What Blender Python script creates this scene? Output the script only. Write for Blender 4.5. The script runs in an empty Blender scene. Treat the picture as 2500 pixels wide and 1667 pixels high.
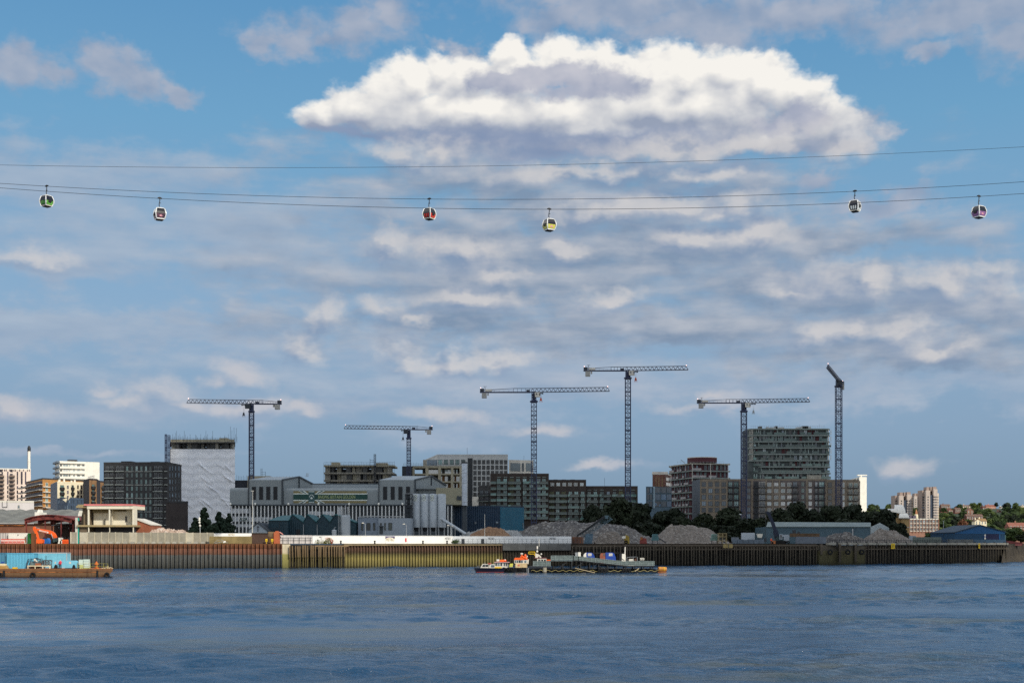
import bpy,bmesh,math,random
from mathutils import Vector,Matrix
import numpy as np
R=math.radians
S=bpy.context.scene
C=S.collection
random.seed(7)

# ------------------------------------------------------------------ camera, sky, sun, exposure
F,CX,HY,CH=3256.0,1250.0,1327.0,6.6 # focal length in photo pixels, centre column, horizon row, eye height (m)
cd=bpy.data.cameras.new('camera'); cam=bpy.data.objects.new('camera',cd); C.objects.link(cam)
cam.location=(0,0,CH); cam.rotation_euler=(R(90),0,0)
cd.sensor_width=36; cd.lens=36*F/2500; cd.shift_y=(HY-833.5)/2500
cd.clip_start=1; cd.clip_end=30000
S.camera=cam
SUN_EL,SUN_AZ=R(33),R(142) # azimuth clockwise from +Y: behind the camera, to the right
SUND=Vector((math.sin(SUN_AZ)*math.cos(SUN_EL),math.cos(SUN_AZ)*math.cos(SUN_EL),math.sin(SUN_EL)))
sl=bpy.data.lights.new('sun','SUN'); sun=bpy.data.objects.new('sun',sl); C.objects.link(sun)
sl.energy=3.5; sl.angle=R(0.5); sl.color=(1,.93,.80)
sun.rotation_euler=(-SUND).to_track_quat('-Z','Y').to_euler()
vs=S.view_settings
vs.view_transform='Standard'; vs.look='None'; vs.gamma=1; vs.exposure=0
S.cycles.max_bounces=6; S.cycles.diffuse_bounces=3; S.cycles.glossy_bounces=3; S.cycles.transparent_max_bounces=8
S.cycles.use_denoising=False; S.cycles.denoiser='OPENIMAGEDENOISE'; S.cycles.denoising_input_passes='RGB_ALBEDO_NORMAL'
S.cycles.use_adaptive_sampling=True; S.cycles.adaptive_threshold=0.01; S.cycles.adaptive_min_samples=16
S.render.film_transparent=False

def lin(c):
 return tuple(((v/255)/12.92 if v/255<=.04045 else ((v/255+.055)/1.055)**2.4) for v in c)

class NT:
 """small helper that writes node trees"""
 def __init__(s,tree):s.t=tree
 def put(s,sock,v):
  if isinstance(v,bpy.types.NodeSocket):s.t.links.new(v,sock)
  elif v is not None:
   if hasattr(sock.default_value,'__len__') and hasattr(v,'__len__'):
    v=tuple(v); n=len(sock.default_value)
    sock.default_value=(v+(1.0,))[:n] if len(v)<n else v[:n]
   else :sock.default_value=v
 def n(s,typ,ins=None,**props):
  o=s.t.nodes.new(typ)
  for k,v in props.items():setattr(o,k,v)
  for k,v in (ins or {}).items():s.put(o.inputs[k],v)
  return o
 def m(s,op,a,b=None,c=None,clamp=False):
  o=s.n('ShaderNodeMath',operation=op,use_clamp=clamp)
  for i,v in enumerate((a,b,c)):
   if v is not None:s.put(o.inputs[i],v)
  return o.outputs[0]
 def v(s,op,a,b=None,c=None):
  o=s.n('ShaderNodeVectorMath',operation=op)
  for i,v in enumerate((a,b,c)):
   if v is not None:s.put(o.inputs[i],v)
  return o.outputs['Value' if op in ('LENGTH','DOT_PRODUCT') else 0]
 def mix(s,f,a,b,blend='MIX'):
  o=s.n('ShaderNodeMix',data_type='RGBA',blend_type=blend)
  s.put(o.inputs[0],f); s.put(o.inputs[6],a); s.put(o.inputs[7],b)
  return o.outputs[2]
 def rng(s,x,a,b,lo=0.0,hi=1.0,kind='SMOOTHSTEP'):
  o=s.n('ShaderNodeMapRange',interpolation_type=kind)
  for i,v in enumerate((x,a,b,lo,hi)):s.put(o.inputs[i],v)
  return o.outputs[0]
 def noise(s,vec,scale=1.0,detail=4,rough=.5,dim='2D',dist=0.0):
  o=s.n('ShaderNodeTexNoise',{'Scale':scale,'Detail':detail,'Roughness':rough,'Distortion':dist},noise_dimensions=dim)
  if vec is not None:s.put(o.inputs['Vector'],vec)
  return o
 def ramp(s,x,stops):
  o=s.n('ShaderNodeValToRGB'); e=o.color_ramp.elements
  while len(e)<len(stops):e.new(0.5)
  for i,(p,c) in enumerate(stops):e[i].position=p; e[i].color=tuple(c)+(1,)
  s.put(o.inputs[0],x); return o.outputs[0]

world=bpy.data.worlds.new('World'); S.world=world; world.use_nodes=True
SKY_STRENGTH=0.10
def build_sky():
 T=NT(world.node_tree); t=T.t
 for o in list(t.nodes):t.nodes.remove(o)
 geo=T.n('ShaderNodeTexCoord').outputs['Generated']
 d=T.n('ShaderNodeSeparateXYZ',{0:geo})
 az=T.m('ARCTAN2',d.outputs[0],d.outputs[1])
 el=T.m('ARCSINE',d.outputs[2])
 elp=T.m('MAXIMUM',el,0.0)
 P=T.n('ShaderNodeCombineXYZ',{0:az,1:el}).outputs[0]
 sky=T.n('ShaderNodeTexSky',sky_type='NISHITA',sun_disc=False)
 sky.sun_elevation=SUN_EL; sky.sun_rotation=SUN_AZ
 sky.air_density=1.0; sky.dust_density=1.6; sky.ozone_density=2.2; sky.altitude=10
 k=1/SKY_STRENGTH
 # hazy lower sky: the clear sky keeps its own brightness higher up
 base=T.mix(T.rng(el,.02,.45,.92,.80),sky.outputs[0],T.ramp(T.rng(el,0,.5,0,1,'LINEAR'),[(0,[x*k for x in lin((118,145,170))]),(.16,[x*k for x in lin((134,162,190))]),(.34,[x*k for x in lin((137,171,202))]),(.60,[x*k for x in lin((110,166,204))]),(.8,[x*k for x in lin((90,151,198))]),(1,[x*k for x in lin((70,128,185))])]))
 def pq(px,py):
  a=math.atan((px-CX)/F); return a,math.atan((HY-py)/F*math.cos(a))
 def texture(dl):
  """shared cloud noises at the view direction, and a little way towards the light"""
  Q=T.v('ADD',P,(dl*.6,dl,0)) if dl else P
  W=T.noise(T.v('MULTIPLY',Q,(1,1.5,1)),21,4,.6).outputs['Color']
  W=T.v('SUBTRACT',W,(.5,.5,.5))
  Qc=T.v('MULTIPLY',T.v('MULTIPLY_ADD',W,(.03,.02,0),Q),(1,1.25,1))
  vs_=T.n('ShaderNodeTexVoronoi',{'Vector':Qc,'Scale':34,'Detail':1.5,'Roughness':.4,'Lacunarity':2.0,'Smoothness':.6},voronoi_dimensions='2D',feature='SMOOTH_F1',normalize=True)
  soft=T.m('MULTIPLY_ADD',T.m('SUBTRACT',.40,vs_.outputs['Distance']),1.5,T.m('SUBTRACT',T.noise(T.v('MULTIPLY',Q,(1,1.5,1)),30,3,.5).outputs[0],.5))
  band=T.m('SUBTRACT',T.noise(T.v('MULTIPLY_ADD',W,(.02,.012,0),T.v('MULTIPLY',Q,(1,3.6,1))),13,5,.52).outputs[0],.5)
  if dl:return Q,W,soft,band,soft
  vo=T.n('ShaderNodeTexVoronoi',{'Vector':Qc,'Scale':44,'Detail':3.5,'Roughness':.55,'Lacunarity':2.1},voronoi_dimensions='2D',feature='F1',normalize=True)
  fine=T.noise(T.v('MULTIPLY',Q,(1,1.35,1)),55,6,.55).outputs[0]
  puff=T.m('MULTIPLY_ADD',T.m('SUBTRACT',.40,vo.outputs['Distance']),1.3,T.m('SUBTRACT',fine,.5))
  return Q,W,puff,band,soft
 A,B=texture(0),texture(.0095)
 def field(tx,puffs,warp,wp,wb,smooth=False):
  Q,W,puff,band,soft=tx
  if smooth:puff=soft
  Pw=T.v('MULTIPLY_ADD',W,(warp,warp*.7,0),Q)
  dmin=None
  for px,py,rx,ry in puffs:
   a,e=pq(px,py); ix,iy=F/rx/math.cos(a),F/ry
   l=T.v('LENGTH',T.v('MULTIPLY_ADD',Pw,(ix,iy,0),(-a*ix,-e*iy,0)))
   dmin=l if dmin is None else T.m('SMOOTH_MIN',dmin,l,.3)
  return T.m('ADD',T.m('SUBTRACT',1.0,dmin),T.m('MULTIPLY_ADD',puff,wp,T.m('MULTIPLY',band,wb)))
 def layer(col,puffs,warp,wp,wb,soft,lit,dark,relief,full=False,bias=.5,opac=1.0,base_y=None,extra=0.0):
  f0=field(A,puffs,warp,wp,wb)
  if full:df=T.m('MULTIPLY_ADD',T.m('SUBTRACT',A[4],B[4]),extra,T.m('SUBTRACT',field(A,puffs,warp,wp,wb,True),field(B,puffs,warp,wp,wb,True)))
  else :df=T.m('MULTIPLY_ADD',T.m('SUBTRACT',A[4],B[4]),wp,T.m('MULTIPLY',T.m('SUBTRACT',A[3],B[3]),wb))
  a=T.rng(f0,soft[0],soft[1],0,opac)
  sh=T.m('MULTIPLY_ADD',df,relief,bias)
  if base_y:
   e0,e1=pq(CX,base_y[0])[1],pq(CX,base_y[1])[1]
   sh=T.m('MULTIPLY_ADD',T.rng(el,e0,e1,-1,1),base_y[2],sh)
  c=T.mix(T.rng(sh,-.1,1.1,0,1,'LINEAR'),[x*k for x in lin(dark)],[x*k for x in lin(lit)])
  return T.mix(a,col,c)
  # added unseen cloud over the rest of the dome, overbright to fill the shade
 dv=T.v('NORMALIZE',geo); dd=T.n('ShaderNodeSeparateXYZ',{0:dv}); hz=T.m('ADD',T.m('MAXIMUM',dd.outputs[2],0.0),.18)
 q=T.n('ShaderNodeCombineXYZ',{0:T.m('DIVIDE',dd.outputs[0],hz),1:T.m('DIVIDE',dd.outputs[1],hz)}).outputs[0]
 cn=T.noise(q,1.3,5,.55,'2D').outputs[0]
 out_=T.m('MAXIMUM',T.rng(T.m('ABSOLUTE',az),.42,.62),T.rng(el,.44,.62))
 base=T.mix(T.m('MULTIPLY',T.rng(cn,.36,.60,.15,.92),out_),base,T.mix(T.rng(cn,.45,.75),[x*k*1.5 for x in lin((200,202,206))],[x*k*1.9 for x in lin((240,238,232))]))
 # thin lavender veil over the left and the middle
 veil=[(200,450,700,100),(500,560,800,130),(120,640,420,60),(950,640,700,120),(250,810,800,70),(1700,620,700,130),(1900,800,800,120),(1300,900,1100,110),(2300,930,600,70)]
 col=layer(base,veil,.10,.15,2.2,(-.35,.9),(172,186,203),(149,168,192),.8,False,.5,.82)
 # grey-blue stratocumulus bands under the big cumulus
 bands=[(1500,350,560,44),(1300,440,480,60),(1450,510,500,56),(1250,580,460,60),(1500,620,660,90),(1300,700,620,80),(1950,700,560,80),(2250,770,420,60),(1150,800,520,50),(1600,800,560,60),(2150,860,480,45),(2000,590,330,44)]
 col=layer(col,bands,.07,.35,1.9,(-.55,.85),(176,183,195),(127,147,172),1.3,False,.40,.93)
 streak=[(700,1000,600,40),(250,1010,420,40),(1150,1060,300,40),(1850,960,420,50),(1500,1130,160,22),(1300,940,400,34),(120,1100,420,14)]
 col=layer(col,streak,.04,.3,1.7,(-.2,1.0),(174,184,200),(146,166,190),1.4,False,.5,.70)
 # soft grey clouds along the top and upper left
 grey=[(60,165,110,50),(-20,150,80,50),(130,180,50,30),(270,160,85,46),(330,195,90,46),(420,225,60,26),(690,95,100,50),(640,110,50,34),(880,75,130,56),(960,40,75,55),(800,110,70,30),(1500,14,330,52),(1900,40,340,62),(1700,60,260,44),(2350,30,330,62),(2480,90,110,70),(1370,60,130,34),(2240,122,60,24),(1130,120,80,20),(2150,290,60,40),(1980,450,60,26),(2180,500,130,34)]
 col=layer(col,grey,.055,.75,.5,(-.30,.80),(180,184,197),(140,157,183),1.3,False,.52,.84)
 # the big sunlit cumulus
 big=[(800,285,76,40),(880,262,96,52),(960,228,80,62),(1010,195,66,54),(1070,170,58,46),(1140,195,110,64),(1245,128,44,36),(1260,185,90,62),(1375,150,88,54),(1480,174,110,62),(1600,178,94,64),(1690,185,90,66),(1785,180,90,60),(1870,200,88,58),(1945,235,85,58),(2010,280,80,52),(2070,325,90,48),(1650,262,340,84),(1200,285,390,58),(1500,325,480,46),(1930,320,240,50)]
 col=layer(col,big,.030,.46,.06,(-.12,.36),(246,243,237),(150,161,182),.80,True,.50,1.0,(352,205,.40),.45)
 # grey cloud drifting in front of it and the dark shelf below it
 front=[(1360,185,150,36),(1240,205,110,28),(1480,200,110,34),(1420,222,150,24),(1960,290,60,38),(1890,305,60,24)]
 col=layer(col,front,.026,.85,.3,(-.15,.55),(198,198,208),(150,160,184),1.1,False,.42,.90)
 shelf=[(1250,345,440,30),(1100,335,350,20),(1560,335,340,18),(1300,372,250,26),(880,325,140,16)]
 col=layer(col,shelf,.03,.3,.9,(-.25,.8),(146,160,187),(124,143,175),1.0,False,.4,.90)
 # smaller sunlit cumulus lower down
 small=[(1060,374,150,34),(980,385,90,28),(1660,360,210,28),(1850,350,180,34),(2060,365,70,26),(1420,425,250,24),(1720,430,140,24),(1650,505,140,32),(1770,520,110,32),(1480,520,130,24),(955,600,46,40),(1130,622,120,36),(1210,672,80,22),(1380,605,44,26),(1680,590,90,34),(1830,580,130,40),(2010,682,120,46),(2120,695,70,32),(1930,715,70,20),(2290,690,120,52),(2430,695,120,54),(790,775,50,42),(940,770,56,36),(1010,785,44,22),(1150,730,130,26),(740,848,50,30),(985,870,54,34),(1100,880,140,30),(1220,880,70,22),(2000,810,80,38),(2080,800,50,26),(2200,815,120,36),(2300,850,90,22),(80,628,80,22),(1490,735,80,22)]
 col=layer(col,small,.040,.85,.5,(-.65,1.1),(208,206,207),(132,152,181),.95,True,.42,.80,None,.6)
 low=[(370,958,76,40),(300,975,70,22),(445,985,56,20),(590,922,60,36),(525,935,46,20),(30,1000,70,26),(610,990,100,26),(720,1000,60,18),(260,945,34,20),(1740,975,56,20),(1720,998,100,16),(2205,1136,62,22),(1320,1050,70,16),(1080,1020,100,16),(1470,1130,70,12)]
 col=layer(col,low,.032,.85,.4,(-.65,1.1),(204,201,204),(146,165,190),.9,True,.44,.72,None,.6)
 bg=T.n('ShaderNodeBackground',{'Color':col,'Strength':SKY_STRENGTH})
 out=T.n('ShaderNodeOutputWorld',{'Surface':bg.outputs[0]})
build_sky()
world.cycles.sampling_method='MANUAL'; world.cycles.sample_map_resolution=512

# ------------------------------------------------------------------ helpers
def X(px,Y):return (px-CX)/F*Y
def Z(py,Y):return CH+(HY-py)/F*Y
ORG={}
def org(o):
 return ORG.get(o,Vector((0,0,0)))
def tag(o,label=None,cat=None,group=None,kind=None):
 for k,v in (('label',label),('category',cat),('group',group),('kind',kind)):
  if v:o[k]=v
 return o
def thing(name,label,cat,loc=(0,0,0),rz=0,group=None):
 """an Empty at the thing's base that parents its parts"""
 o=bpy.data.objects.new(name,None); C.objects.link(o)
 o.empty_display_size=.5; o.location=loc; o.rotation_euler=(0,0,rz)
 ORG[o]=Vector(loc)
 return tag(o,label,cat,group)
def copy_tree(o,parent=None):
 c=o.copy(); C.objects.link(c)
 if parent:c.parent=parent
 for ch in list(o.children):copy_tree(ch,c)
 return c

class MB:
 """collects shapes into one mesh object"""
 def __init__(s):s.v=[]; s.f=[]; s.mi=[]
 def add(s,vs,fs,m=0):
  b=len(s.v); s.v+=[tuple(p) for p in vs]
  for f in fs:s.f.append(tuple(b+i for i in f)); s.mi.append(m)
  return s
 def box(s,x0,x1,y0,y1,z0,z1,m=0):
  return s.hexa([(x0,y0,z0),(x1,y0,z0),(x1,y1,z0),(x0,y1,z0)],[(x0,y0,z1),(x1,y0,z1),(x1,y1,z1),(x0,y1,z1)],m)
 def hexa(s,a,b,m=0):
  return s.add(list(a)+list(b),[(3,2,1,0),(4,5,6,7),(0,1,5,4),(1,2,6,5),(2,3,7,6),(3,0,4,7)],m)
 def obox(s,p,d,u0,u1,o0,o1,z0,z1,m=0):
  """box along plan direction d from point p; o is measured out towards the viewer's side"""
  n=(d[1],-d[0])
  q=lambda u,o:(p[0]+d[0]*u+n[0]*o,p[1]+d[1]*u+n[1]*o)
  c=[q(u0,o1),q(u1,o1),q(u1,o0),q(u0,o0)]
  return s.hexa([k+(z0,) for k in c],[k+(z1,) for k in c],m)
 def extr(s,poly,z0,z1,m=0,top=None):
  n=len(poly); a=[(x,y,z0) for x,y in poly]; b=[(x,y,z1) for x,y in poly]
  s.add(a+b,[tuple(range(n-1,-1,-1))]+[(i,(i+1)%n,n+(i+1)%n,n+i) for i in range(n)],m)
  return s.add(b,[tuple(range(n))],m if top is None else top)
 def prism(s,poly,y0,y1,m=0):
  """outline in x/z, extruded from y0 (near) to y1"""
  n=len(poly); a=[(x,y0,z) for x,z in poly]; b=[(x,y1,z) for x,z in poly]
  return s.add(a+b,[tuple(range(n)),tuple(range(2*n-1,n-1,-1))]+[(i,n+i,n+(i+1)%n,(i+1)%n) for i in range(n)],m)
 def prism_x(s,poly,x0,x1,m=0):
  n=len(poly); a=[(x0,y,z) for y,z in poly]; b=[(x1,y,z) for y,z in poly]
  return s.add(a+b,[tuple(range(n-1,-1,-1)),tuple(range(n,2*n))]+[(i,(i+1)%n,n+(i+1)%n,n+i) for i in range(n)],m)
 def bar(s,p,q,w,h=None,m=0):
  p,q=Vector(p),Vector(q); d=(q-p)
  if d.length<1e-6:return s
  d.normalize(); up=Vector((0,0,1)) if abs(d.z)<.95 else Vector((0,1,0))
  a=d.cross(up).normalized()*(w/2); b=a.cross(d).normalized()*((h or w)/2)
  c=[-a-b,a-b,a+b,-a+b]
  return s.hexa([p+k for k in c],[q+k for k in c],m)
 def tube(s,pts,r,n=6,m=0,r2=None,caps=True):
  pts=[Vector(p) for p in pts]; b0=len(s.v); N=len(pts); pa=None
  for i,p in enumerate(pts):
   d=(pts[min(i+1,N-1)]-pts[max(i-1,0)]).normalized()
   if pa is None:pa=d.orthogonal().normalized()
   pa=(pa-d*pa.dot(d)).normalized(); pb=d.cross(pa)
   rr=r if r2 is None else r+(r2-r)*i/(N-1)
   for k in range(n):
    t=2*math.pi*k/n; s.v.append(tuple(p+(pa*math.cos(t)+pb*math.sin(t))*rr))
  for i in range(N-1):
   for k in range(n):
    s.f.append((b0+i*n+k,b0+i*n+(k+1)%n,b0+(i+1)*n+(k+1)%n,b0+(i+1)*n+k)); s.mi.append(m)
  if caps:
   s.f.append(tuple(b0+k for k in range(n-1,-1,-1))); s.f.append(tuple(b0+(N-1)*n+k for k in range(n))); s.mi+=[m,m]
  return s
 def lathe(s,c,prof,n=16,m=0):
  """profile of (r, z) turned round the vertical through c"""
  b0=len(s.v)
  for r,z in prof:
   for k in range(n):
    t=2*math.pi*k/n; s.v.append((c[0]+r*math.cos(t),c[1]+r*math.sin(t),z))
  for i in range(len(prof)-1):
   for k in range(n):
    s.f.append((b0+i*n+k,b0+i*n+(k+1)%n,b0+(i+1)*n+(k+1)%n,b0+(i+1)*n+k)); s.mi.append(m)
  s.f.append(tuple(b0+k for k in range(n-1,-1,-1))); s.f.append(tuple(b0+(len(prof)-1)*n+k for k in range(n))); s.mi+=[m,m]
  return s
 def ball(s,c,rx,ry,rz,n=10,m=0):
  b0=len(s.v); h=n//2
  for i in range(h+1):
   a=math.pi*(i+.02)/(h+.04)-math.pi/2
   for k in range(n):
    t=2*math.pi*k/n
    s.v.append((c[0]+rx*math.cos(a)*math.cos(t),c[1]+ry*math.cos(a)*math.sin(t),c[2]+rz*math.sin(a)))
  for i in range(h):
   for k in range(n):
    s.f.append((b0+i*n+k,b0+i*n+(k+1)%n,b0+(i+1)*n+(k+1)%n,b0+(i+1)*n+k)); s.mi.append(m)
  return s
 def torus(s,c,R_,r,axis='y',n=14,k=6,m=0):
  b0=len(s.v)
  for i in range(n):
   t=2*math.pi*i/n
   for j in range(k):
    u=2*math.pi*j/k; rr=R_+r*math.cos(u); p=(rr*math.cos(t),rr*math.sin(t),r*math.sin(u))
    if axis=='y':p=(p[0],p[2],p[1])
    elif axis=='x':p=(p[2],p[0],p[1])
    s.v.append((c[0]+p[0],c[1]+p[1],c[2]+p[2]))
  for i in range(n):
   for j in range(k):
    s.f.append((b0+i*k+j,b0+((i+1)%n)*k+j,b0+((i+1)%n)*k+(j+1)%k,b0+i*k+(j+1)%k)); s.mi.append(m)
  return s
 def mesh(s,name,mats,smooth=False,off=(0,0,0)):
  me=bpy.data.meshes.new(name)
  me.from_pydata([(v[0]-off[0],v[1]-off[1],v[2]-off[2]) for v in s.v],[],s.f)
  for m in (mats if isinstance(mats,(list,tuple)) else [mats]):me.materials.append(m)
  me.polygons.foreach_set('material_index',s.mi)
  bm=bmesh.new(); bm.from_mesh(me); bmesh.ops.recalc_face_normals(bm,faces=bm.faces); bm.to_mesh(me); bm.free()
  if smooth:
   me.polygons.foreach_set('use_smooth',[True]*len(me.polygons))
   try:me.set_sharp_from_angle(angle=R(40))
   except Exception:pass
  me.update(); return me
 def build(s,name,mats,parent=None,smooth=False,origin=None,local=False):
  o0=Vector((0,0,0)) if local else (org(parent) if parent else Vector(origin or (0,0,0)))
  o=bpy.data.objects.new(name,s.mesh(name,mats,smooth,o0)); C.objects.link(o)
  if parent:o.parent=parent; ORG[o]=org(parent)
  else :o.location=o0; ORG[o]=Vector(o0)
  return o
def place(name,me,parent,loc,rz=0,ry=0):
 """another object on a shared mesh, at a place in the world"""
 o=bpy.data.objects.new(name,me); C.objects.link(o); o.parent=parent
 o.location=Vector(loc)-org(parent); o.rotation_euler=(0,ry,rz); ORG[o]=Vector(loc); return o
def text(name,body,size,mat,parent,loc,rz=0,ext=.02,sx=1.0,rx=R(90)):
 cu=bpy.data.curves.new(name,'FONT'); cu.body=body; cu.size=size; cu.extrude=ext; cu.align_x='CENTER'; cu.align_y='CENTER'
 cu.materials.append(mat)
 tmp=bpy.data.objects.new(name,cu); me=bpy.data.meshes.new_from_object(tmp); bpy.data.objects.remove(tmp)
 o=bpy.data.objects.new(name,me); C.objects.link(o); o.parent=parent
 o.location=Vector(loc)-org(parent); o.rotation_euler=(rx,0,rz); o.scale=(sx,1,1); return o

 # ------------------------------------------------------------------ materials
MC={}
def mat(name,c,r=.75,var=.12,sc=.35,metal=0.0,streak=0.0,spec=.4,bump=0.0,c2=None,emit=0,zs=1.0):
 """painted / mineral surface with uneven tone, vertical weather streaks and a little relief"""
 if name in MC:return MC[name]
 m=bpy.data.materials.new(name); m.use_nodes=True; T=NT(m.node_tree); bs=m.node_tree.nodes['Principled BSDF']
 col=lin(c)
 co=T.n('ShaderNodeTexCoord').outputs['Object']
 if zs!=1.0:co=T.v('MULTIPLY',co,(1,1,zs))
 f=T.noise(co,sc,6,.62,'3D').outputs[0]
 base=T.mix(T.rng(f,.32,.68),[x*(1-var) for x in col],[min(1,x*(1+var)) for x in (lin(c2) if c2 else col)])
 if streak:
  q=T.v('MULTIPLY',co,(1.1,1.1,.09))
  g=T.noise(q,1.0,5,.65,'3D').outputs[0]
  base=T.mix(T.m('MULTIPLY',T.rng(g,.50,.72),streak),base,[x*.45 for x in col])
 T.put(bs.inputs['Base Color'],base)
 bs.inputs['Roughness'].default_value=r; bs.inputs['Metallic'].default_value=metal; bs.inputs['Specular IOR Level'].default_value=spec
 if bump:
  b=T.n('ShaderNodeBump',{'Strength':bump,'Distance':.3,'Height':T.noise(co,sc*4,6,.7,'3D').outputs[0]})
  T.put(bs.inputs['Normal'],b.outputs[0])
 if emit:
  bs.inputs['Emission Color'].default_value=col+(1,); bs.inputs['Emission Strength'].default_value=emit
 MC[name]=m; return m
def glass(name,c=(38,46,52),r=.12,var=.5,sc=.12):
 """window glass: dark and shiny, some panes with pale blinds behind"""
 if name in MC:return MC[name]
 m=bpy.data.materials.new(name); m.use_nodes=True; T=NT(m.node_tree); bs=m.node_tree.nodes['Principled BSDF']
 rnd=T.n('ShaderNodeObjectInfo').outputs['Random']
 co=T.n('ShaderNodeTexCoord').outputs['Object']
 f=T.m('FRACT',T.m('ADD',T.m('MULTIPLY',rnd,7.3),T.noise(co,sc,2,.5,'3D').outputs[0]))
 col=lin(c)
 T.put(bs.inputs['Base Color'],T.ramp(f,[(0,[x*.35 for x in col]),(.55,col),(.8,[x*1.8 for x in col]),(1,[min(.5,x*(1.8+5*var)) for x in col])]))
 bs.inputs['Roughness'].default_value=r; bs.inputs['Specular IOR Level'].default_value=.6
 MC[name]=m; return m
def brick(name,c,c2,mortar=(150,140,128),scale=1.0,r=.85):
 if name in MC:return MC[name]
 m=bpy.data.materials.new(name); m.use_nodes=True; T=NT(m.node_tree); bs=m.node_tree.nodes['Principled BSDF']
 co=T.n('ShaderNodeTexCoord').outputs['Object']; s=T.n('ShaderNodeSeparateXYZ',{0:co})
 q=T.n('ShaderNodeCombineXYZ',{0:T.m('ADD',s.outputs[0],s.outputs[1]),1:s.outputs[2]}).outputs[0]
 b=T.n('ShaderNodeTexBrick',{'Vector':q,'Color1':lin(c),'Color2':lin(c2),'Mortar':lin(mortar),'Scale':2.2*scale,'Mortar Size':.012,'Brick Width':.5,'Row Height':.17})
 f=T.noise(co,.25,6,.65,'3D').outputs[0]
 T.put(bs.inputs['Base Color'],T.mix(T.rng(f,.35,.72,0,.55),b.outputs[0],[x*.35 for x in lin(c)]))
 bs.inputs['Roughness'].default_value=r; MC[name]=m; return m
def ribbed(name,c,period=.5,r=.55,var=.08,metal=0.0,axis='x',depth=.35,streak=.25,c2=None):
 """profiled metal sheet: the ribs are real relief in the normal, the paint is even"""
 if name in MC:return MC[name]
 m=mat(name,c,r,var,.25,metal,streak,c2=c2); T=NT(m.node_tree); bs=m.node_tree.nodes['Principled BSDF']
 co=T.n('ShaderNodeTexCoord').outputs['Object']; s=T.n('ShaderNodeSeparateXYZ',{0:co})
 w=T.m('SINE',T.m('MULTIPLY',T.m('ADD',s.outputs[0],s.outputs[1]) if axis=='x' else s.outputs[2],2*math.pi/period))
 b=T.n('ShaderNodeBump',{'Strength':depth,'Distance':period*.25,'Height':w}); T.put(bs.inputs['Normal'],b.outputs[0]); return m
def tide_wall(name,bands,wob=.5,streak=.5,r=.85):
 """wall coloured in level zones, by the tide and in places by painted shade: bands of (height, colour)"""
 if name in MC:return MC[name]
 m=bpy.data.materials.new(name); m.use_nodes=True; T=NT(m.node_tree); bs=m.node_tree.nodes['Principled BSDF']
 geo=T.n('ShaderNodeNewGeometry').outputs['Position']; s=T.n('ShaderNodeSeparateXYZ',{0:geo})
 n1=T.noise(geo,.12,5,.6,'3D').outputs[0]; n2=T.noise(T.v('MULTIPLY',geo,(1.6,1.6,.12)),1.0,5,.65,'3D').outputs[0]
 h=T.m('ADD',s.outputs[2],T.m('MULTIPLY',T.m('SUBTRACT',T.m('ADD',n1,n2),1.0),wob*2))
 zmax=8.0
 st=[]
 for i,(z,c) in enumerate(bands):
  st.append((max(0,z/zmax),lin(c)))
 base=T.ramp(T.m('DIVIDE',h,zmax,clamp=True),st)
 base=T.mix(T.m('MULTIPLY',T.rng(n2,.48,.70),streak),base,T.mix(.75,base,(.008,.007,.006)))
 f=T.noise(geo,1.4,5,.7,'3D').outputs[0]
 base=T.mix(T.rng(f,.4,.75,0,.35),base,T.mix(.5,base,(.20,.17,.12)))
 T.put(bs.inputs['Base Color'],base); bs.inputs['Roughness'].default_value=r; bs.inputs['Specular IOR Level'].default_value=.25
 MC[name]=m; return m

white=mat('white_paint',(226,222,210),.6,.06,.3,streak=.12)
offwhite=mat('off_white_paint',(205,200,188),.7,.1,.3,streak=.2)
black=mat('black_paint',(26,27,30),.55,.2)
rubber=mat('black_rubber',(22,22,23),.85,.25,2)
concrete=mat('concrete',(150,146,134),.9,.18,.4,streak=.35,bump=.2)
conc_dark=mat('dark_concrete',(92,92,90),.9,.2,.4,streak=.35)
conc_warm=mat('warm_concrete',(158,152,132),.9,.12,.3,streak=.3)
steel=mat('galvanised_steel',(150,154,156),.5,.15,.8,.5)
steel_dk=mat('dark_steel',(52,56,62),.55,.2,.8,.3)
rust=mat('rusty_steel',(112,66,36),.85,.35,.6,c2=(150,92,48),streak=.5)
orange=mat('orange_paint',(236,96,30),.45,.1,.8)
yellow=mat('yellow_paint',(226,188,36),.5,.12,.8)
red=mat('red_paint',(176,34,34),.5,.15,.8)
blue=mat('blue_paint',(30,62,150),.5,.12,.6)
green=mat('green_paint',(20,92,52),.6,.15,.6)
timber=mat('weathered_timber',(120,100,74),.9,.3,.6,streak=.5)
crane_blue=mat('navy_crane_paint',(44,52,80),.5,.15,.5)
crane_grey=mat('grey_crane_steel',(96,102,116),.5,.15,.5)
pane=glass('window_glass',(62,72,80))
pane_pale=glass('pale_window_glass',(128,140,144),.1,.35)
pane_dark=glass('dark_window_glass',(18,22,26),.15,.1)
pane_green=glass('greenish_window_glass',(88,114,112),.1,.4)

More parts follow.
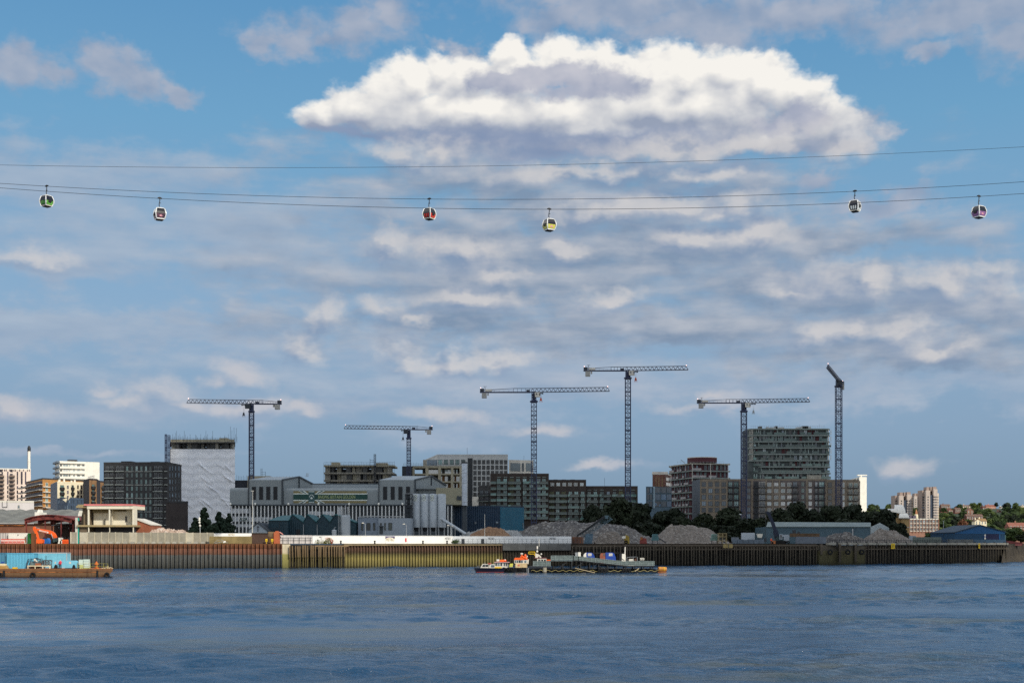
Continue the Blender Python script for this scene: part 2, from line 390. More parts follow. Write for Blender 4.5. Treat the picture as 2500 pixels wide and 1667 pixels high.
# ------------------------------------------------------------------ the setting: water, ground, quay
SHORE=[(-2600,300),(X(-400,330),330),(X(0,347),347),(X(690,364),364),(X(1100,384),384),(X(1660,401),401),(X(2050,421),421),(X(2270,446),446),(X(2455,480),480),(X(2540,540),540),(X(2800,640),640),(4200,900)]
GZ=6.66
def water_mat():
 m=bpy.data.materials.new('river_water'); m.use_nodes=True; T=NT(m.node_tree); bs=m.node_tree.nodes['Principled BSDF']
 P=T.n('ShaderNodeNewGeometry').outputs['Position']
 lane=T.noise(T.v('MULTIPLY',P,(.0045,.022,1)),1.0,4,.55,'2D').outputs[0] # wind lanes
 gust=T.noise(T.v('MULTIPLY',P,(.02,.045,1)),1.0,3,.5,'2D').outputs[0]
 silt=T.noise(T.v('MULTIPLY',P,(.03,.10,1)),1.0,4,.6,'2D').outputs[0]
 w2=T.noise(T.v('MULTIPLY',P,(.50,.85,1)),1.0,3,.6,'2D',.8).outputs[0]
 w3=T.noise(T.v('MULTIPLY',P,(2.0,3.0,1)),1.0,3,.6,'2D',.5).outputs[0]
 h=T.m('ADD',T.m('MULTIPLY',w2,.40),T.m('MULTIPLY',w3,.12))
 calm=T.rng(lane,.42,.60,1.15,.14)
 b=T.n('ShaderNodeBump',{'Strength':1.0,'Distance':T.m('MULTIPLY',calm,1.0),'Height':h})
 T.put(bs.inputs['Normal'],b.outputs[0])
 c=T.mix(T.rng(silt,.50,.78),lin((22,60,90)),lin((66,70,58)))
 T.put(bs.inputs['Base Color'],c)
 T.put(bs.inputs['Roughness'],T.rng(gust,.35,.65,.12,.24))
 bs.inputs['IOR'].default_value=1.33
 return m
wm=water_mat()
def waves():
 """the river between the viewer and the far bank, with real wave relief; calmer water farther out"""
 rg=np.random.default_rng(12); ys=[42.0]
 while ys[-1]<560:ys.append(ys[-1]+.20*(ys[-1]/60)**1.5)
 ys=np.array(ys); us=np.linspace(-.56,.56,440); Yg,Ug=np.meshgrid(ys,us,indexing='ij'); Xg=Ug*Yg; Zg=np.zeros_like(Xg)
 for i in range(70):
  lam=1.6*(9/1.6)**rg.random(); th=rg.normal(1.9,.55); k=2*np.pi/lam; ph=rg.random()*6.28
  fade=np.clip(1.3-Yg*.0016/lam*3,0,1)
  Zg+=.0062*lam**.88*np.sin(k*(np.cos(th)*Xg+np.sin(th)*Yg)+ph)*fade
 env=.70+.55*np.sin(Xg*.021+1.3*np.sin(Yg*.05))*np.sin(Yg*.083+.8*np.sin(Xg*.013)); Zg*=env
 n0,n1=Xg.shape; co=np.stack([Xg,Yg,Zg],-1).reshape(-1,3); q=np.arange(n0*n1).reshape(n0,n1)
 F_=np.stack([q[:-1,:-1],q[:-1,1:],q[1:,1:],q[1:,:-1]],-1).reshape(-1,4)
 me=bpy.data.meshes.new('water'); me.vertices.add(len(co)); me.vertices.foreach_set('co',co.ravel()); me.loops.add(F_.size); me.loops.foreach_set('vertex_index',F_.ravel()); me.polygons.add(len(F_)); me.polygons.foreach_set('loop_start',np.arange(0,F_.size,4)); me.update(calc_edges=True); me.validate()
 me.polygons.foreach_set('use_smooth',[True]*len(me.polygons)); me.materials.append(wm); o=bpy.data.objects.new('water',me); C.objects.link(o); tag(o,kind='structure')
 me=bpy.data.meshes.new('water'); e0,e1=.56,ys[-1]
 V=[(-6000,-600,-.12),(6000,-600,-.12),(6000,2500,-.12),(-6000,2500,-.12)]
 me.from_pydata(V,[],[(0,1,2,3)]); me.materials.append(wm); o=bpy.data.objects.new('water',me); C.objects.link(o); tag(o,kind='structure')
waves()
g=MB()
n=len(SHORE)
g.add([(x,y+.6,GZ) for x,y in SHORE]+[(x*3,9000,GZ) for x,y in SHORE],[(i,i+1,n+i+1,n+i) for i in range(n-1)])
tag(g.build('ground',mat('yard_ground',(104,98,84),.95,.3,.05)),kind='structure')

def shore_pt(px):
 k=(px-CX)/F
 for (x0,y0),(x1,y1) in zip(SHORE,SHORE[1:]):
  t=(k*y0-x0)/((x1-x0)-k*(y1-y0)) if abs((x1-x0)-k*(y1-y0))>1e-9 else -1
  if -1e-6<=t<=1+1e-6:return Vector((x0+(x1-x0)*t,y0+(y1-y0)*t,0))
 return Vector((k*400,400,0))
def shore_line(px0,px1,step=None,out=0.0):
 """points on the quay line between two columns, moved out over the water by `out`"""
 a,b=shore_pt(px0),shore_pt(px1); P=[a]+[Vector((x,y,0)) for x,y in SHORE if a.x+.01<x<b.x-.01]+[b]
 if step:
  Q=[]
  for p,q in zip(P,P[1:]):
   k=max(1,round((q-p).length/step)); Q+=[p.lerp(q,i/k) for i in range(k)]
  P=Q+[P[-1]]
 R_=[]
 for i,p in enumerate(P):
  d=(P[min(i+1,len(P)-1)]-P[max(i-1,0)]).normalized(); R_.append(p+Vector((d.y,-d.x,0))*out)
 return R_
def sheet_pile(px0,px1,z1,m,label,period=1.12,depth=.70,z0=-2,cap=None,name='quay_wall',out=0.0):
 o=thing(name,label,'quay wall',tuple(shore_pt((px0+px1)/2)))
 P=shore_line(px0,px1,period); b=MB(); top=[]
 for p,q in zip(P,P[1:]):
  d=(q-p); L=d.length; d.normalize(); nn=Vector((d.y,-d.x,0))
  for u,dd in ((0,0),(.46,0),(.56,depth),(.90,depth),(1.0,0)):top.append(p+d*(u*L)+nn*(dd+out))
 nn=len(top)
 b.add([(p.x,p.y,z0) for p in top]+[(p.x,p.y,z1) for p in top],[(i,i+1,nn+i+1,nn+i) for i in range(nn-1)])
 b.build('sheet_piling',m,o)
 if cap:
  Q=shore_line(px0,px1,12); c=MB()
  for p,q in zip(Q,Q[1:]):
   d=(q-p).normalized(); c.obox(p,(d.x,d.y),0,(q-p).length,-.8,depth+.16+out,z1-cap[0],z1+.06)
  c.build('capping_beam',cap[1],o)
 return o
pile_left=tide_wall('rusty_tide_shadow_piling',[(0,(40,41,38)),(.8,(66,68,66)),(3.5,(92,94,92)),(3.75,(104,74,60)),(4.6,(126,86,70)),(5.25,(128,84,64)),(5.4,(64,40,28)),(5.6,(104,62,40)),(6.6,(118,76,48))],.34,.75)  # thin dark band near the top paints the overhang's shadow
sheet_pile(-420,690,6.6,pile_left,'long sheet piled quay wall, rusty brown above and dark grey below, on the left',out=.1)
pile_mid=tide_wall('mossy_tide_piling',[(0,(58,54,36)),(.5,(110,102,62)),(2.4,(142,130,76)),(3.4,(110,102,62)),(4.1,(76,62,44)),(4.9,(92,68,54)),(6.4,(86,64,50))],.3,.75)
sheet_pile(838,1226,6.45,pile_mid,'sheet piled quay wall with yellow green weed below the white hoarding',.86,.55,cap=(.35,mat('muddy_concrete',(128,112,84),.9,.2,.4)))
pile_dk=tide_wall('dark_tide_piling',[(0,(36,34,28)),(2.0,(56,50,40)),(4.8,(58,50,42)),(5,(70,64,56))],.4,.6)
sheet_pile(1226,1392,4.9,pile_dk,'dark sheet piling under a deep concrete beam behind the workboats',.86,.4,out=-.2)
q=thing('quay_beam','deep grey concrete quay beam with dark piling beneath, behind the workboats','quay beam',tuple(shore_pt(1310)))
b=MB(); P=shore_line(1226,1392,8)
for p,r_ in zip(P,P[1:]):
 d=(r_-p).normalized(); b.obox(p,(d.x,d.y),0,(r_-p).length-.06,-1.5,.9,4.7,6.6)
b.build('beam',conc_dark,q)

# pale concrete end pier between the piling and the timbers
q=thing('concrete_pier','pale concrete pier end with green tide stain beside the timber piles','pier',tuple(shore_pt(697)))
a,c_=shore_pt(687),shore_pt(706); d=(c_-a).normalized()
b=MB(); b.obox(a,(d.x,d.y),0,(c_-a).length,-3,1.2,-2,6.5)
b.build('block',tide_wall('pier_concrete',[(0,(104,100,56)),(3.6,(150,144,84)),(4.2,(196,182,152)),(8,(206,194,168))],.3,.35),q)
def timber_fender(px0,px1,n,label,m,z1=6.5,out=.9,dbl=False,name='timber_fender',seed=1,rail=None,wallz=None,wallm=None):
 rr=random.Random(seed); q=thing(name,label,'timber piles',tuple(shore_pt((px0+px1)/2)))
 for i in range(n):
  t=(i+.5+rr.uniform(-.18,.18))/n; p=shore_pt(px0+(px1-px0)*t); p=p+Vector((0,-out-rr.uniform(0,.35),0))
  h=z1-rr.uniform(0,.35); b=MB(); r0=rr.uniform(.14,.22); lx=rr.uniform(-.08,.08)
  if dbl:b.tube([(p.x+lx,p.y+.3,-2),(p.x,p.y+.3,3.2)],r0*.9,6); b.tube([(p.x,p.y,2.9),(p.x+lx,p.y,h)],r0*1.15,6)
  else :b.tube([(p.x+lx,p.y,-2),(p.x,p.y,h)],r0,6)
  b.build('pile',m,q)
 for zz in (rail or ()):
  b=MB(); P=shore_line(px0,px1,10)
  for p,r_ in zip(P,P[1:]):
   d=(r_-p).normalized(); b.obox(p,(d.x,d.y),0,(r_-p).length,out-.35,out-.05,zz-.18,zz+.18)
  b.build('waling',m,q)
 if wallz:
  b=MB(); P=shore_line(px0,px1,10)
  for p,r_ in zip(P,P[1:]):
   d=(r_-p).normalized(); b.obox(p,(d.x,d.y),0,(r_-p).length,-.4,.05,-2,wallz)
  b.build('back_wall',wallm,q)
 return q
pile_wood=tide_wall('tide_timber',[(0,(40,36,26)),(.6,(92,84,50)),(2.8,(104,92,58)),(3.6,(112,92,66)),(6.5,(132,110,82))],.4,.55)
pile_wood_dk=tide_wall('dark_tide_timber',[(0,(24,24,21)),(.7,(66,62,52)),(3.6,(80,73,62)),(6.5,(100,90,78))],.5,.7)
pile_shade_wall=tide_wall('pile_shade_wall',[(0,(16,14,10)),(3,(28,25,17)),(6,(24,20,16))],.5,.6)  # near black colour stands for the shade behind the piles
timber_fender(708,764,9,'close row of pale timber piles beside the concrete pier',pile_wood,6.3,1.8,True,wallz=6.4,wallm=pile_shade_wall)
timber_fender(764,846,13,'dark timber piles leaning in front of weedy quay below the hoarding',pile_wood,6.3,1.9,True,seed=3,rail=(6.0,),wallz=6.4,wallm=pile_shade_wall)
shade_wall=tide_wall('wharf_shade_wall',[(0,(10,10,10)),(3,(16,15,14)),(5,(24,22,19)),(5.3,(60,52,42)),(8,(72,60,48))],.3,.6)  # lower bands blackened as the shade in the pile gaps
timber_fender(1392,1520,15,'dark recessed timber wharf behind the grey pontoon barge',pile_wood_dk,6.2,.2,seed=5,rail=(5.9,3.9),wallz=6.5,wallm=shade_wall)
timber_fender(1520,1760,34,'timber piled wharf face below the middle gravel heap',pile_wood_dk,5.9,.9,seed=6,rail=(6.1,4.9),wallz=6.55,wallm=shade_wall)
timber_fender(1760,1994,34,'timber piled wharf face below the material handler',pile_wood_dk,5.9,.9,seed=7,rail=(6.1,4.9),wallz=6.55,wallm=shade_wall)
q=thing('concrete_quay_face','stained concrete quay face with hanging black tyres, between timber wharf faces','quay wall',tuple(shore_pt(2050)))
a,c_=shore_pt(1994),shore_pt(2108); d=(c_-a).normalized(); b=MB(); b.obox(a,(d.x,d.y),0,(c_-a).length,-2,.9,-2,6.2)
b.build('face',tide_wall('quay_concrete',[(0,(40,40,26)),(1,(70,68,44)),(4.2,(92,86,60)),(4.5,(84,78,66)),(6.3,(96,88,76))],.12,.5),q)
for px in (2048,2086,2003):
 p=shore_pt(px); b=MB(); b.box(p.x-.35,p.x+.35,p.y-1.6,p.y-.2,.8 if px>2010 else 3.2,6.5); b.build('fender_post',pile_wood_dk,q)
for px in (2024,2067,2101):
 p=shore_pt(px); b=MB(); b.torus((p.x,p.y-1.6,4.0),.62,.28); b.build('tyre',rubber,q)
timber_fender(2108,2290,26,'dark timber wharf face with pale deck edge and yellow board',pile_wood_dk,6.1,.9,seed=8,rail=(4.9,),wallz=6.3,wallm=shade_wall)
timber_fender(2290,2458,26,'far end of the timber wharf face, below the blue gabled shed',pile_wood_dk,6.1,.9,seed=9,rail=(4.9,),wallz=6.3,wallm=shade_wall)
q=thing('deck_edge','pale concrete deck edge broken by black posts along the right hand wharf','deck edge',tuple(shore_pt(2250)))
px=2018
while px<2452:
 a,c_=shore_pt(px),shore_pt(min(px+23,2455)); d=(c_-a).normalized(); b=MB(); b.obox(a,(d.x,d.y),.1,(c_-a).length-.25,-.6,1.25,6.25,6.95); b.build('edge_slab',concrete,q)
 b=MB(); b.box(c_.x-.22,c_.x+.22,c_.y-1.5,c_.y-.9,5.6,7.25); b.build('post',black,q)
 px+=24
 # the muddy bank past the end of the wharf
b=MB(); P=[Vector((x,y,0)) for x,y in SHORE if x>X(2440,480)]
b.add([(p.x-6,p.y-12,-1) for p in P]+[(p.x-3,p.y-5,2.2) for p in P]+[(p.x,p.y+.8,GZ+.02) for p in P],[f for i in range(len(P)-1) for f in ((i,i+1,len(P)+i+1,len(P)+i),(len(P)+i,len(P)+i+1,2*len(P)+i+1,2*len(P)+i))])
tag(b.build('river_bank',mat('bank_mud',(66,58,46),.95,.4,.3,bump=.6)),kind='structure')

# ------------------------------------------------------------------ the cloud overhead that shades the middle of the far bank
def cloud_overhead():
 H=1500.0; k=H/SUND.z
 def reg(px,Y):return Vector((X(px,Y),Y,GZ))
 front=[(236,640),(262,560),(300,470),(400,440),(500,424),(620,414),(760,412),(900,414),(1010,418),(1095,416),(1150,398),(1230,392),(1320,386),(1420,380),(1560,374),(1700,370),(1900,372),(2100,380),(2300,396),(2460,430)]
 rr=random.Random(4); b=MB(); pts=[]
 for (p0,y0),(p1,y1) in zip(front,front[1:]):
  for t in (0,.5):pts.append((p0+(p1-p0)*t,y0+(y1-y0)*t,16))
 for d_,r_ in ((26,24),(60,34),(110,46),(180,60),(260,70),(350,80),(450,90)):
  for px in range(240,2470,int(40+d_*.25)):
   y0=np.interp(px,[a for a,_ in front],[b_ for _,b_ in front])
   if y0+d_<840 and X(px,y0+d_)-r_*.95>X(205,y0+d_) and X(px,y0+d_)+r_*.8<X(2470,y0+d_):pts.append((px+rr.uniform(-8,8),y0+d_,r_))
 ico=bmesh.new(); bmesh.ops.create_icosphere(ico,subdivisions=2,radius=1)
 iv=[v.co.copy() for v in ico.verts]; fi=[tuple(v.index for v in f.verts) for f in ico.faces]; ico.free()
 for px,Y,r_ in pts:
  c=reg(px,Y); c=c+Vector((0,r_*.9,0))+SUND*(k+r_*rr.uniform(0,.6))
  s=[1+rr.uniform(-.06,.06) for _ in range(len(iv))]
  b.add([c+Vector((v.x*r_,v.y*r_,v.z*r_*.75))*s[i] for i,v in enumerate(iv)],fi)
 o=b.build('cloud',mat('cloud_vapour',(235,236,238),1.0,.02,.01,spec=0),smooth=True)
 tag(o,'white cumulus cloud high over the river behind the viewer','cloud',kind='stuff')
cloud_overhead()

# ------------------------------------------------------------------ buildings: facades with windows and balconies placed one by one
WM={}
def win_mesh(w,h,mf,mg,style):
 """a window with its frame standing a little proud of the wall; local y is out of the wall (negative)"""
 key=(round(w,1),round(h,1),mf.name,mg.name,style)
 if key in WM:return WM[key]
 w,h=max(.3,key[0]),max(.3,key[1]); b=MB(); t=min(.12,w*.12)
 b.box(-w/2+t,w/2-t,-.04,.05,t,h-t,1)
 b.box(-w/2,-w/2+t,-.12,.05,0,h); b.box(w/2-t,w/2,-.12,.05,0,h)
 b.box(-w/2+t,w/2-t,-.12,.05,0,t); b.box(-w/2+t,w/2-t,-.12,.05,h-t,h)
 if 'm' in style and w>1:b.box(-.05,.05,-.10,.05,t,h-t)
 if 'q' in style:b.box(-w/2+t,w/2-t,-.10,.05,h*.62,h*.62+.08)
 if 's' in style:b.box(-w/2-.1,w/2+.1,-.25,.05,-.12,0)
 if 'g' in style:
  k=max(2,int(w/.8))
  for i in range(1,k):x=-w/2+w*i/k; b.box(x-.04,x+.04,-.10,.05,t,h-t)
 WM[key]=b.mesh('window',[mf,mg]); return WM[key]
def bal_mesh(w,d,ms,mr,rail,hr=1.05,th=.28):
 key=('b',round(w,1),d,ms.name,mr.name,rail,th)
 if key in WM:return WM[key]
 w=key[1]; b=MB(); b.box(-w/2,w/2,-d,.02,-th,0)
 if rail=='panel':
  b.box(-w/2,w/2,-d,-d+.06,.0,hr,1); b.box(-w/2,-w/2+.06,-d+.06,-.02,0,hr,1); b.box(w/2-.06,w/2,-d+.06,-.02,0,hr,1)
 elif rail=='bars':
  n=max(3,int(w/.35))
  for i in range(n+1):x=-w/2+.03+(w-.06)*i/n; b.box(x-.025,x+.025,-d,-d+.05,0,hr,1)
  b.box(-w/2,w/2,-d-.01,-d+.06,hr,hr+.07,1)
  for sx in (-1,1):
   b.box(sx*w/2-(.05 if sx>0 else 0),sx*w/2+(0 if sx>0 else .05),-d+.06,0,hr,hr+.07,1)
   for i in range(3):y=-d*i/3-.1; b.box(sx*(w/2-.03)-.02,sx*(w/2-.03)+.02,y-.02,y+.02,0,hr,1)
 elif rail=='round':
  b2=[(math.cos(math.pi*(1+i/8))*w/2,math.sin(math.pi*(1+i/8))*d) for i in range(9)]
  b.v,b.f,b.mi=[],[],[]
  b.extr(b2,-th,0); n=len(b2)
  b.add([(x,y,0) for x,y in b2]+[(x,y,hr) for x,y in b2],[(i,i+1,n+i+1,n+i) for i in range(n-1)],1)
 WM[key]=b.mesh('balcony',[ms,mr]); return WM[key]
COUNT={}
LATE={}
def put(name,me,parent,loc,rz):
 """the first hundred of a part are parts of their own, any more of it share one mesh"""
 k=(parent.name,name); COUNT[k]=COUNT.get(k,0)+1
 if COUNT[k]<=100:return place(name,me,parent,loc,rz)
 LATE.setdefault((parent,name),[]).append((me,Vector(loc),rz))
def flush_parts():
 for (parent,name),L in LATE.items():
  mats=[]; b=MB()
  for me,loc,rz in L:
   idx=[]
   for m in me.materials:
    if m not in mats:mats.append(m)
    idx.append(mats.index(m))
   c,s=math.cos(rz),math.sin(rz); b0=len(b.v)
   for v in me.vertices:b.v.append((loc.x+v.co.x*c-v.co.y*s,loc.y+v.co.x*s+v.co.y*c,loc.z+v.co.z))
   for p in me.polygons:b.f.append(tuple(b0+i for i in p.vertices)); b.mi.append(idx[p.material_index])
  tag(b.build(name,mats,parent),kind='stuff')
class Face:
 """an upright wall face between two plan points, left to right as seen; columns and rows of the photograph are turned into places on it"""
 def __init__(s,root,A,B,z0,z1):
  s.root,s.A,s.z0,s.z1=root,Vector(A).to_2d() if len(A)==3 else Vector(A),z0,z1
  B=Vector(B).to_2d() if len(B)==3 else Vector(B)
  s.L=(B-s.A).length; s.d=(B-s.A).normalized(); s.n=Vector((s.d.y,-s.d.x)); s.rz=math.atan2(s.d.y,s.d.x)
 def u(s,px):
  k=(px-CX)/F; return (k*s.A.y-s.A.x)/(s.d.x-k*s.d.y)
 def pos(s,u,z,out=0):p=s.A+s.d*u+s.n*out; return Vector((p.x,p.y,z))
 def z(s,u,row):return Z(row,s.A.y+s.d.y*u)
 def win(s,px0,px1,r0,r1,mf,mg,style='',name='window'):
  u0,u1=s.u(px0),s.u(px1); uc=(u0+u1)/2; zt,zb=s.z(uc,r0),s.z(uc,r1)
  return put(name,win_mesh(u1-u0,zt-zb,mf,mg,style),s.root,s.pos(uc,zb),s.rz)
 def bal(s,px0,px1,row,d,ms,mr,rail,name='balcony',th=.28,hr=1.05):
  u0,u1=s.u(px0),s.u(px1); uc=(u0+u1)/2
  return put(name,bal_mesh(u1-u0,d,ms,mr,rail,hr,th),s.root,s.pos(uc,s.z(uc,row)),s.rz)
 def slab(s,b,px0,px1,r0,r1,o0,o1,m=0):
  u0,u1=s.u(px0),s.u(px1); uc=(u0+u1)/2
  b.obox(s.A,s.d,u0,u1,o0,o1,s.z(uc,r1),s.z(uc,r0),m)
def plan(*pts):return [Vector((X(px,Y),Y)) for px,Y in pts]
def building(name,label,cat,pts,top,depth,wall,roof=None,base=GZ-.3,group=None,part='wall'):
 """walls up from plan points seen left to right; top is a photo row at the first point's distance"""
 P=plan(*pts); z1=Z(top,pts[len(pts)//2 if len(pts)>2 else 0][1]); r=thing(name,label,cat,(P[0].x,P[0].y,base),0,group)
 yb=max(p.y for p in P)+depth; back=[P[-1]*(yb/P[-1].y),P[0]*(yb/P[0].y)]
 poly=[p for p in P]+back
 b=MB(); b.extr([tuple(p) for p in poly],base,z1,0); b.build(part,wall,r)
 if roof:
  b=MB(); n=len(P)
  for p,q in zip(P,P[1:]):
   d=(q-p).normalized(); b.obox(p,d,0,(q-p).length,-.45,.08,z1-.25,z1+.55)
  b.build('parapet',roof,r)
 return r,[Face(r,p,q,base,z1) for p,q in zip(P,P[1:])],z1

 # ---- far left
pinkish=mat('pale_pink_render',(222,204,190),.8,.07,.1,streak=.15)
dkframe=mat('dark_window_frame',(44,42,48),.6,.15)
purple_glass=glass('purplish_window_glass',(44,38,54),.15,.25)
r,fs,z1=building('apartment_tower','pale pink apartment tower with tall slot windows and jutting balconies, far left','building',[(-70,890),(75,905)],1143,26,pinkish,white)
f=fs[0]
for px in (-62,-44,-20,5.5,19,42.5,53,62.5):
 w=3 if px!=53 else 4.2
 f.win(px-w/2,px+w/2,1151,1182,dkframe,purple_glass,'q')
 for k in range(5):f.win(px-w/2,px+w/2,1186+k*10.7,1193.5+k*10.7,dkframe,purple_glass)
for i,px in enumerate((-50,-38,-26,-14,-2,2,6,11,15,24,29,34,38,48,57,67,72)):f.win(px-1.1,px+1.1,1145,1150,dkframe,purple_glass)
for c0,c1 in ((-10,10),(23,36)):
 f.win(c0+2,c1-5,1146,1152,dkframe,purple_glass)
 for k in range(8):f.win(c0+1,c1-5,1156+k*9.8,1162.5+k*9.8,dkframe,purple_glass,'m'); f.bal(c0,c1,1163.6+k*9.8,1.7,dkframe,mat('balcony_bronze',(118,100,88),.6,.1),'panel')
r=thing('chimney','tall white ribbed chimney with black cap behind the pale pink tower','chimney',(X(71,940),940,GZ))
c=(X(71,940),940); b=MB()
rad=.95; zt=Z(1101,940)
for i in range(8):z0,z1_=Z(1300,940)+(zt-Z(1300,940))*i/8,Z(1300,940)+(zt-Z(1300,940))*(i+1)/8; b.lathe(c,[(rad,z0),(rad,z1_-.25),(rad+.12,z1_-.22),(rad+.12,z1_)],12)
b.build('flue',white,r,True)
b=MB(); b.lathe(c,[(1.15,zt),(1.15,Z(1093,940)),(.85,Z(1090.5,940)),(.6,Z(1088,940))],12); b.build('cap',black,r,True)
b=MB(); [b.tube([(c[0]-.95-.12,939.6,Z(1300,940)),(c[0]-1.07,939.6,zt)],.09,5)]; b.build('ladder',steel_dk,r)

r,fs,z1=building('apartment_block','white apartment block with long balcony bands and a blank end wall','building',[(134,1000),(145,975),(207,985),(243,990)],1127,22,white)
f,fl,fb_=fs[1],fs[0],fs[2]
for k in range(4):
 row=1127+12.4*k
 b=MB(); f.slab(b,145,207,row+(0 if k else 0),row+4.6,.0,1.5); b.build('balcony_band',white,r)
 b=MB(); fl.slab(b,134,145,row,row+4.2,0,1.6); b.build('balcony_end',mat('shaded_end_blue_grey',(92,108,124),.5,.1),r)  # band ends on the left toned blue grey as shade
 if k<3:
  for p0,p1,g_ in ((146,152,pane),(153.5,166,pane_pale),(167,172,pane_pale),(178,183,pane_pale),(188,195,pane_pale),(200,206.5,pane_pale)):f.win(p0,p1,row+5.5,row+11.5,white,g_,'m')
b=MB(); b.obox(fs[1].A,fs[1].d,8,14,-9,-4,z1,z1+1.6); b.build('roof_plant',steel_dk,r)

tan=brick('tan_brick',(196,138,72),(176,120,60),(170,140,100),1)
r,fs,z1=building('apartment_block','orange brick apartment block with white balcony lines on its shaded left side','building',[(64,850),(104,800),(204,828)],1168.5,20,tan,mat('dark_coping',(60,58,56)))
f,f2=fs
navy=mat('shaded_side_navy',(44,48,66),.6,.15)  # navy colour paints the shade on the block's left side
for k in range(5):
 row=1187.5+12.6*k
 b=MB(); f.slab(b,50,104,row-1.6,row,-.1,2.2); b.build('balcony_slab',navy,r)
 b=MB(); f.slab(b,50,104,row,row+.9,-.1,2.3); b.build('slab_edge',white,r)
 b=MB(); f.slab(b,64,103,row-9.6,row-2.2,0,.12); b.build('shaded_side_panel',navy,r)
 for i in range(6):f.win(66+i*6.2,70+i*6.2,row-9,row-2.5,dkframe,pane,'m')
 b=MB(); f2.slab(b,104,123,row,row+1.7,0,1.3); b.build('balcony_front',white,r)
 f2.win(111,117,row-10,row-1,white,pane_green,'m')
cream=mat('cream_render',(222,211,182),.85,.06,.12,streak=.15)
shade_blue=mat('shaded_face_blue',(66,82,102),.6,.12)  # blue tone puts the shade of left-facing walls into the colour
r,fs,z1=building('apartment_block','cream apartment block with bowed dark balconies in front of the orange brick block','building',[(124,770),(140,735),(180,742),(204,745)],1178.5,16,cream,cream)
fl,f,f3=fs
b=MB(); fl.slab(b,124,140,1179,1250,0,.15); b.build('shaded_side',shade_blue,r)
for k in range(5):
 row=1184+12.4*k
 for px in (126.5,131,135.5):fl.win(px,px+2.2,row,row+8,shade_blue,pane)
 if k<4:
  f.win(147,156,row,row+9.5,dkframe,pane_green,'m'); f.win(162.5,168,row,row+9.5,white,purple_glass,'m'); f.win(174.5,180,row,row+9.5,dkframe,pane_green,'m')
  if k<3:
   f.bal(145.3,157.5,row+10,1.5,dkframe,black,'round'); f.bal(173,181.5,row+10,1.4,dkframe,black,'round')
  for px in (188.5,196.5):f3.win(px,px+3.4,row,row+9,dkframe,purple_glass,'q')
for i,px in enumerate((150,154,163,183,189)):
 b=MB(); p=f.pos(f.u(px),z1+.5,-3-i%2); b.lathe((p.x,p.y),[(.5,z1),(.5,z1+1.2+.5*(i%3)),(.7,z1+1.5+.5*(i%3))],8); b.build('roof_vent',white,r)
r,fs,z1=building('terraced_house','slate blue terrace with steep party walls below the cream block','building',[(140,690),(165,680),(204,690)],1217,9,shade_blue,shade_blue)
for i in range(12):
 px=143+i*5; f=fs[0] if px<163 else fs[1]
 for k in range(2):f.win(px,px+2.4,1220+13*k,1229+13*k,shade_blue,pane)
b=MB(); A_=fs[0].pos(fs[0].u(163),0); b.prism([(A_.x-2,Z(1219,680)),(A_.x,Z(1226,680)),(A_.x+2,Z(1213,680))],A_.y-.6,A_.y+6); b.build('party_gable',cream,r)

brown=brick('brown_brick',(150,112,74),(128,94,60),(130,110,90))
dkbrown=brick('near_black_brick',(52,48,54),(44,42,48),(60,58,60))
r,fs,z1=building('apartment_block','narrow tan and black apartment block with a column of round balconies','building',[(204,720),(218,705),(236,709),(244,730),(256,735)],1171,14,brown,dkbrown)
b=MB(); fs[0].slab(b,204,218,1171,1250,0,.15); fs[2].slab(b,236,244,1171,1250,0,.15); b.build('dark_flank',dkbrown,r)
for k in range(5):
 row=1182+12.6*k
 fs[1].win(224,230.5,row,row+9,dkframe,pane_green,'m'); fs[1].bal(222,232.5,row+9.6,1.4,black,black,'round')
 fs[3].win(249,253,row+3,row+11,dkframe,pane,''); fs[3].bal(247.5,255,row+11.6,1.3,black,black,'round')
 for px in (207,212):fs[0].win(px,px+2,row,row+9,dkbrown,pane)
b=MB()
for i in range(9):p=fs[0].pos(fs[0].u(206+i*1.8),z1,-2); b.bar((p.x,p.y,z1),(p.x,p.y,z1+2.2),.12)
p=fs[0].pos(fs[0].u(206),z1+2,-2); q_=fs[0].pos(fs[0].u(221),z1+2,-2); b.bar(p,q_,.12); b.build('roof_railing',steel,r)

# ---- low pale building, the big roof and the ruins by the quay
r,fs,z1=building('low_building','low pale grey block with one square window behind the big grey roof','building',[(-60,545),(83,552)],1224,16,mat('pale_grey_render',(206,200,198),.85,.06,.1,streak=.2),offwhite)
fs[0].win(42.5,49,1232,1241,offwhite,pane,'q')
b=MB(); fs[0].slab(b,5,6.2,1224,1238,0,.15); fs[0].slab(b,16.5,17.7,1222,1238,0,.15); fs[0].slab(b,5,17.7,1237,1238.4,0,.2); b.build('door_frame',steel_dk,r)
r=thing('warehouse','long warehouse with sagging grey sheet roof and weathered brick front, far left','building',(X(-100,425),425,GZ))
b=MB(); b.box(X(-150,425),X(232,440),425,470,GZ-.2,Z(1278,425)); b.build('wall',brick('sooty_red_brick',(140,84,58),(116,70,50),(120,104,90)),r)
zr=Z(1244,465); ze=Z(1277,424)
b=MB(); NX=40
for i in range(NX+1):
 x=X(-150,425)+(X(236,440)-X(-150,425))*i/NX; s_=.35*math.sin(i*1.7)*math.sin(i*.4)
 b.v+=[(x,424,ze),(x,440,ze+(zr-ze)*.40+s_*.6),(x,464,zr+s_),(x,474,zr-3)]
for i in range(NX):
 for k in range(3):b.f.append((i*4+k,i*4+4+k,i*4+5+k,i*4+1+k)); b.mi.append(0)
b.build('roof',ribbed('weathered_roof_sheet',(112,112,106),.9,.85,.25,0,'x',.4,.5),r)
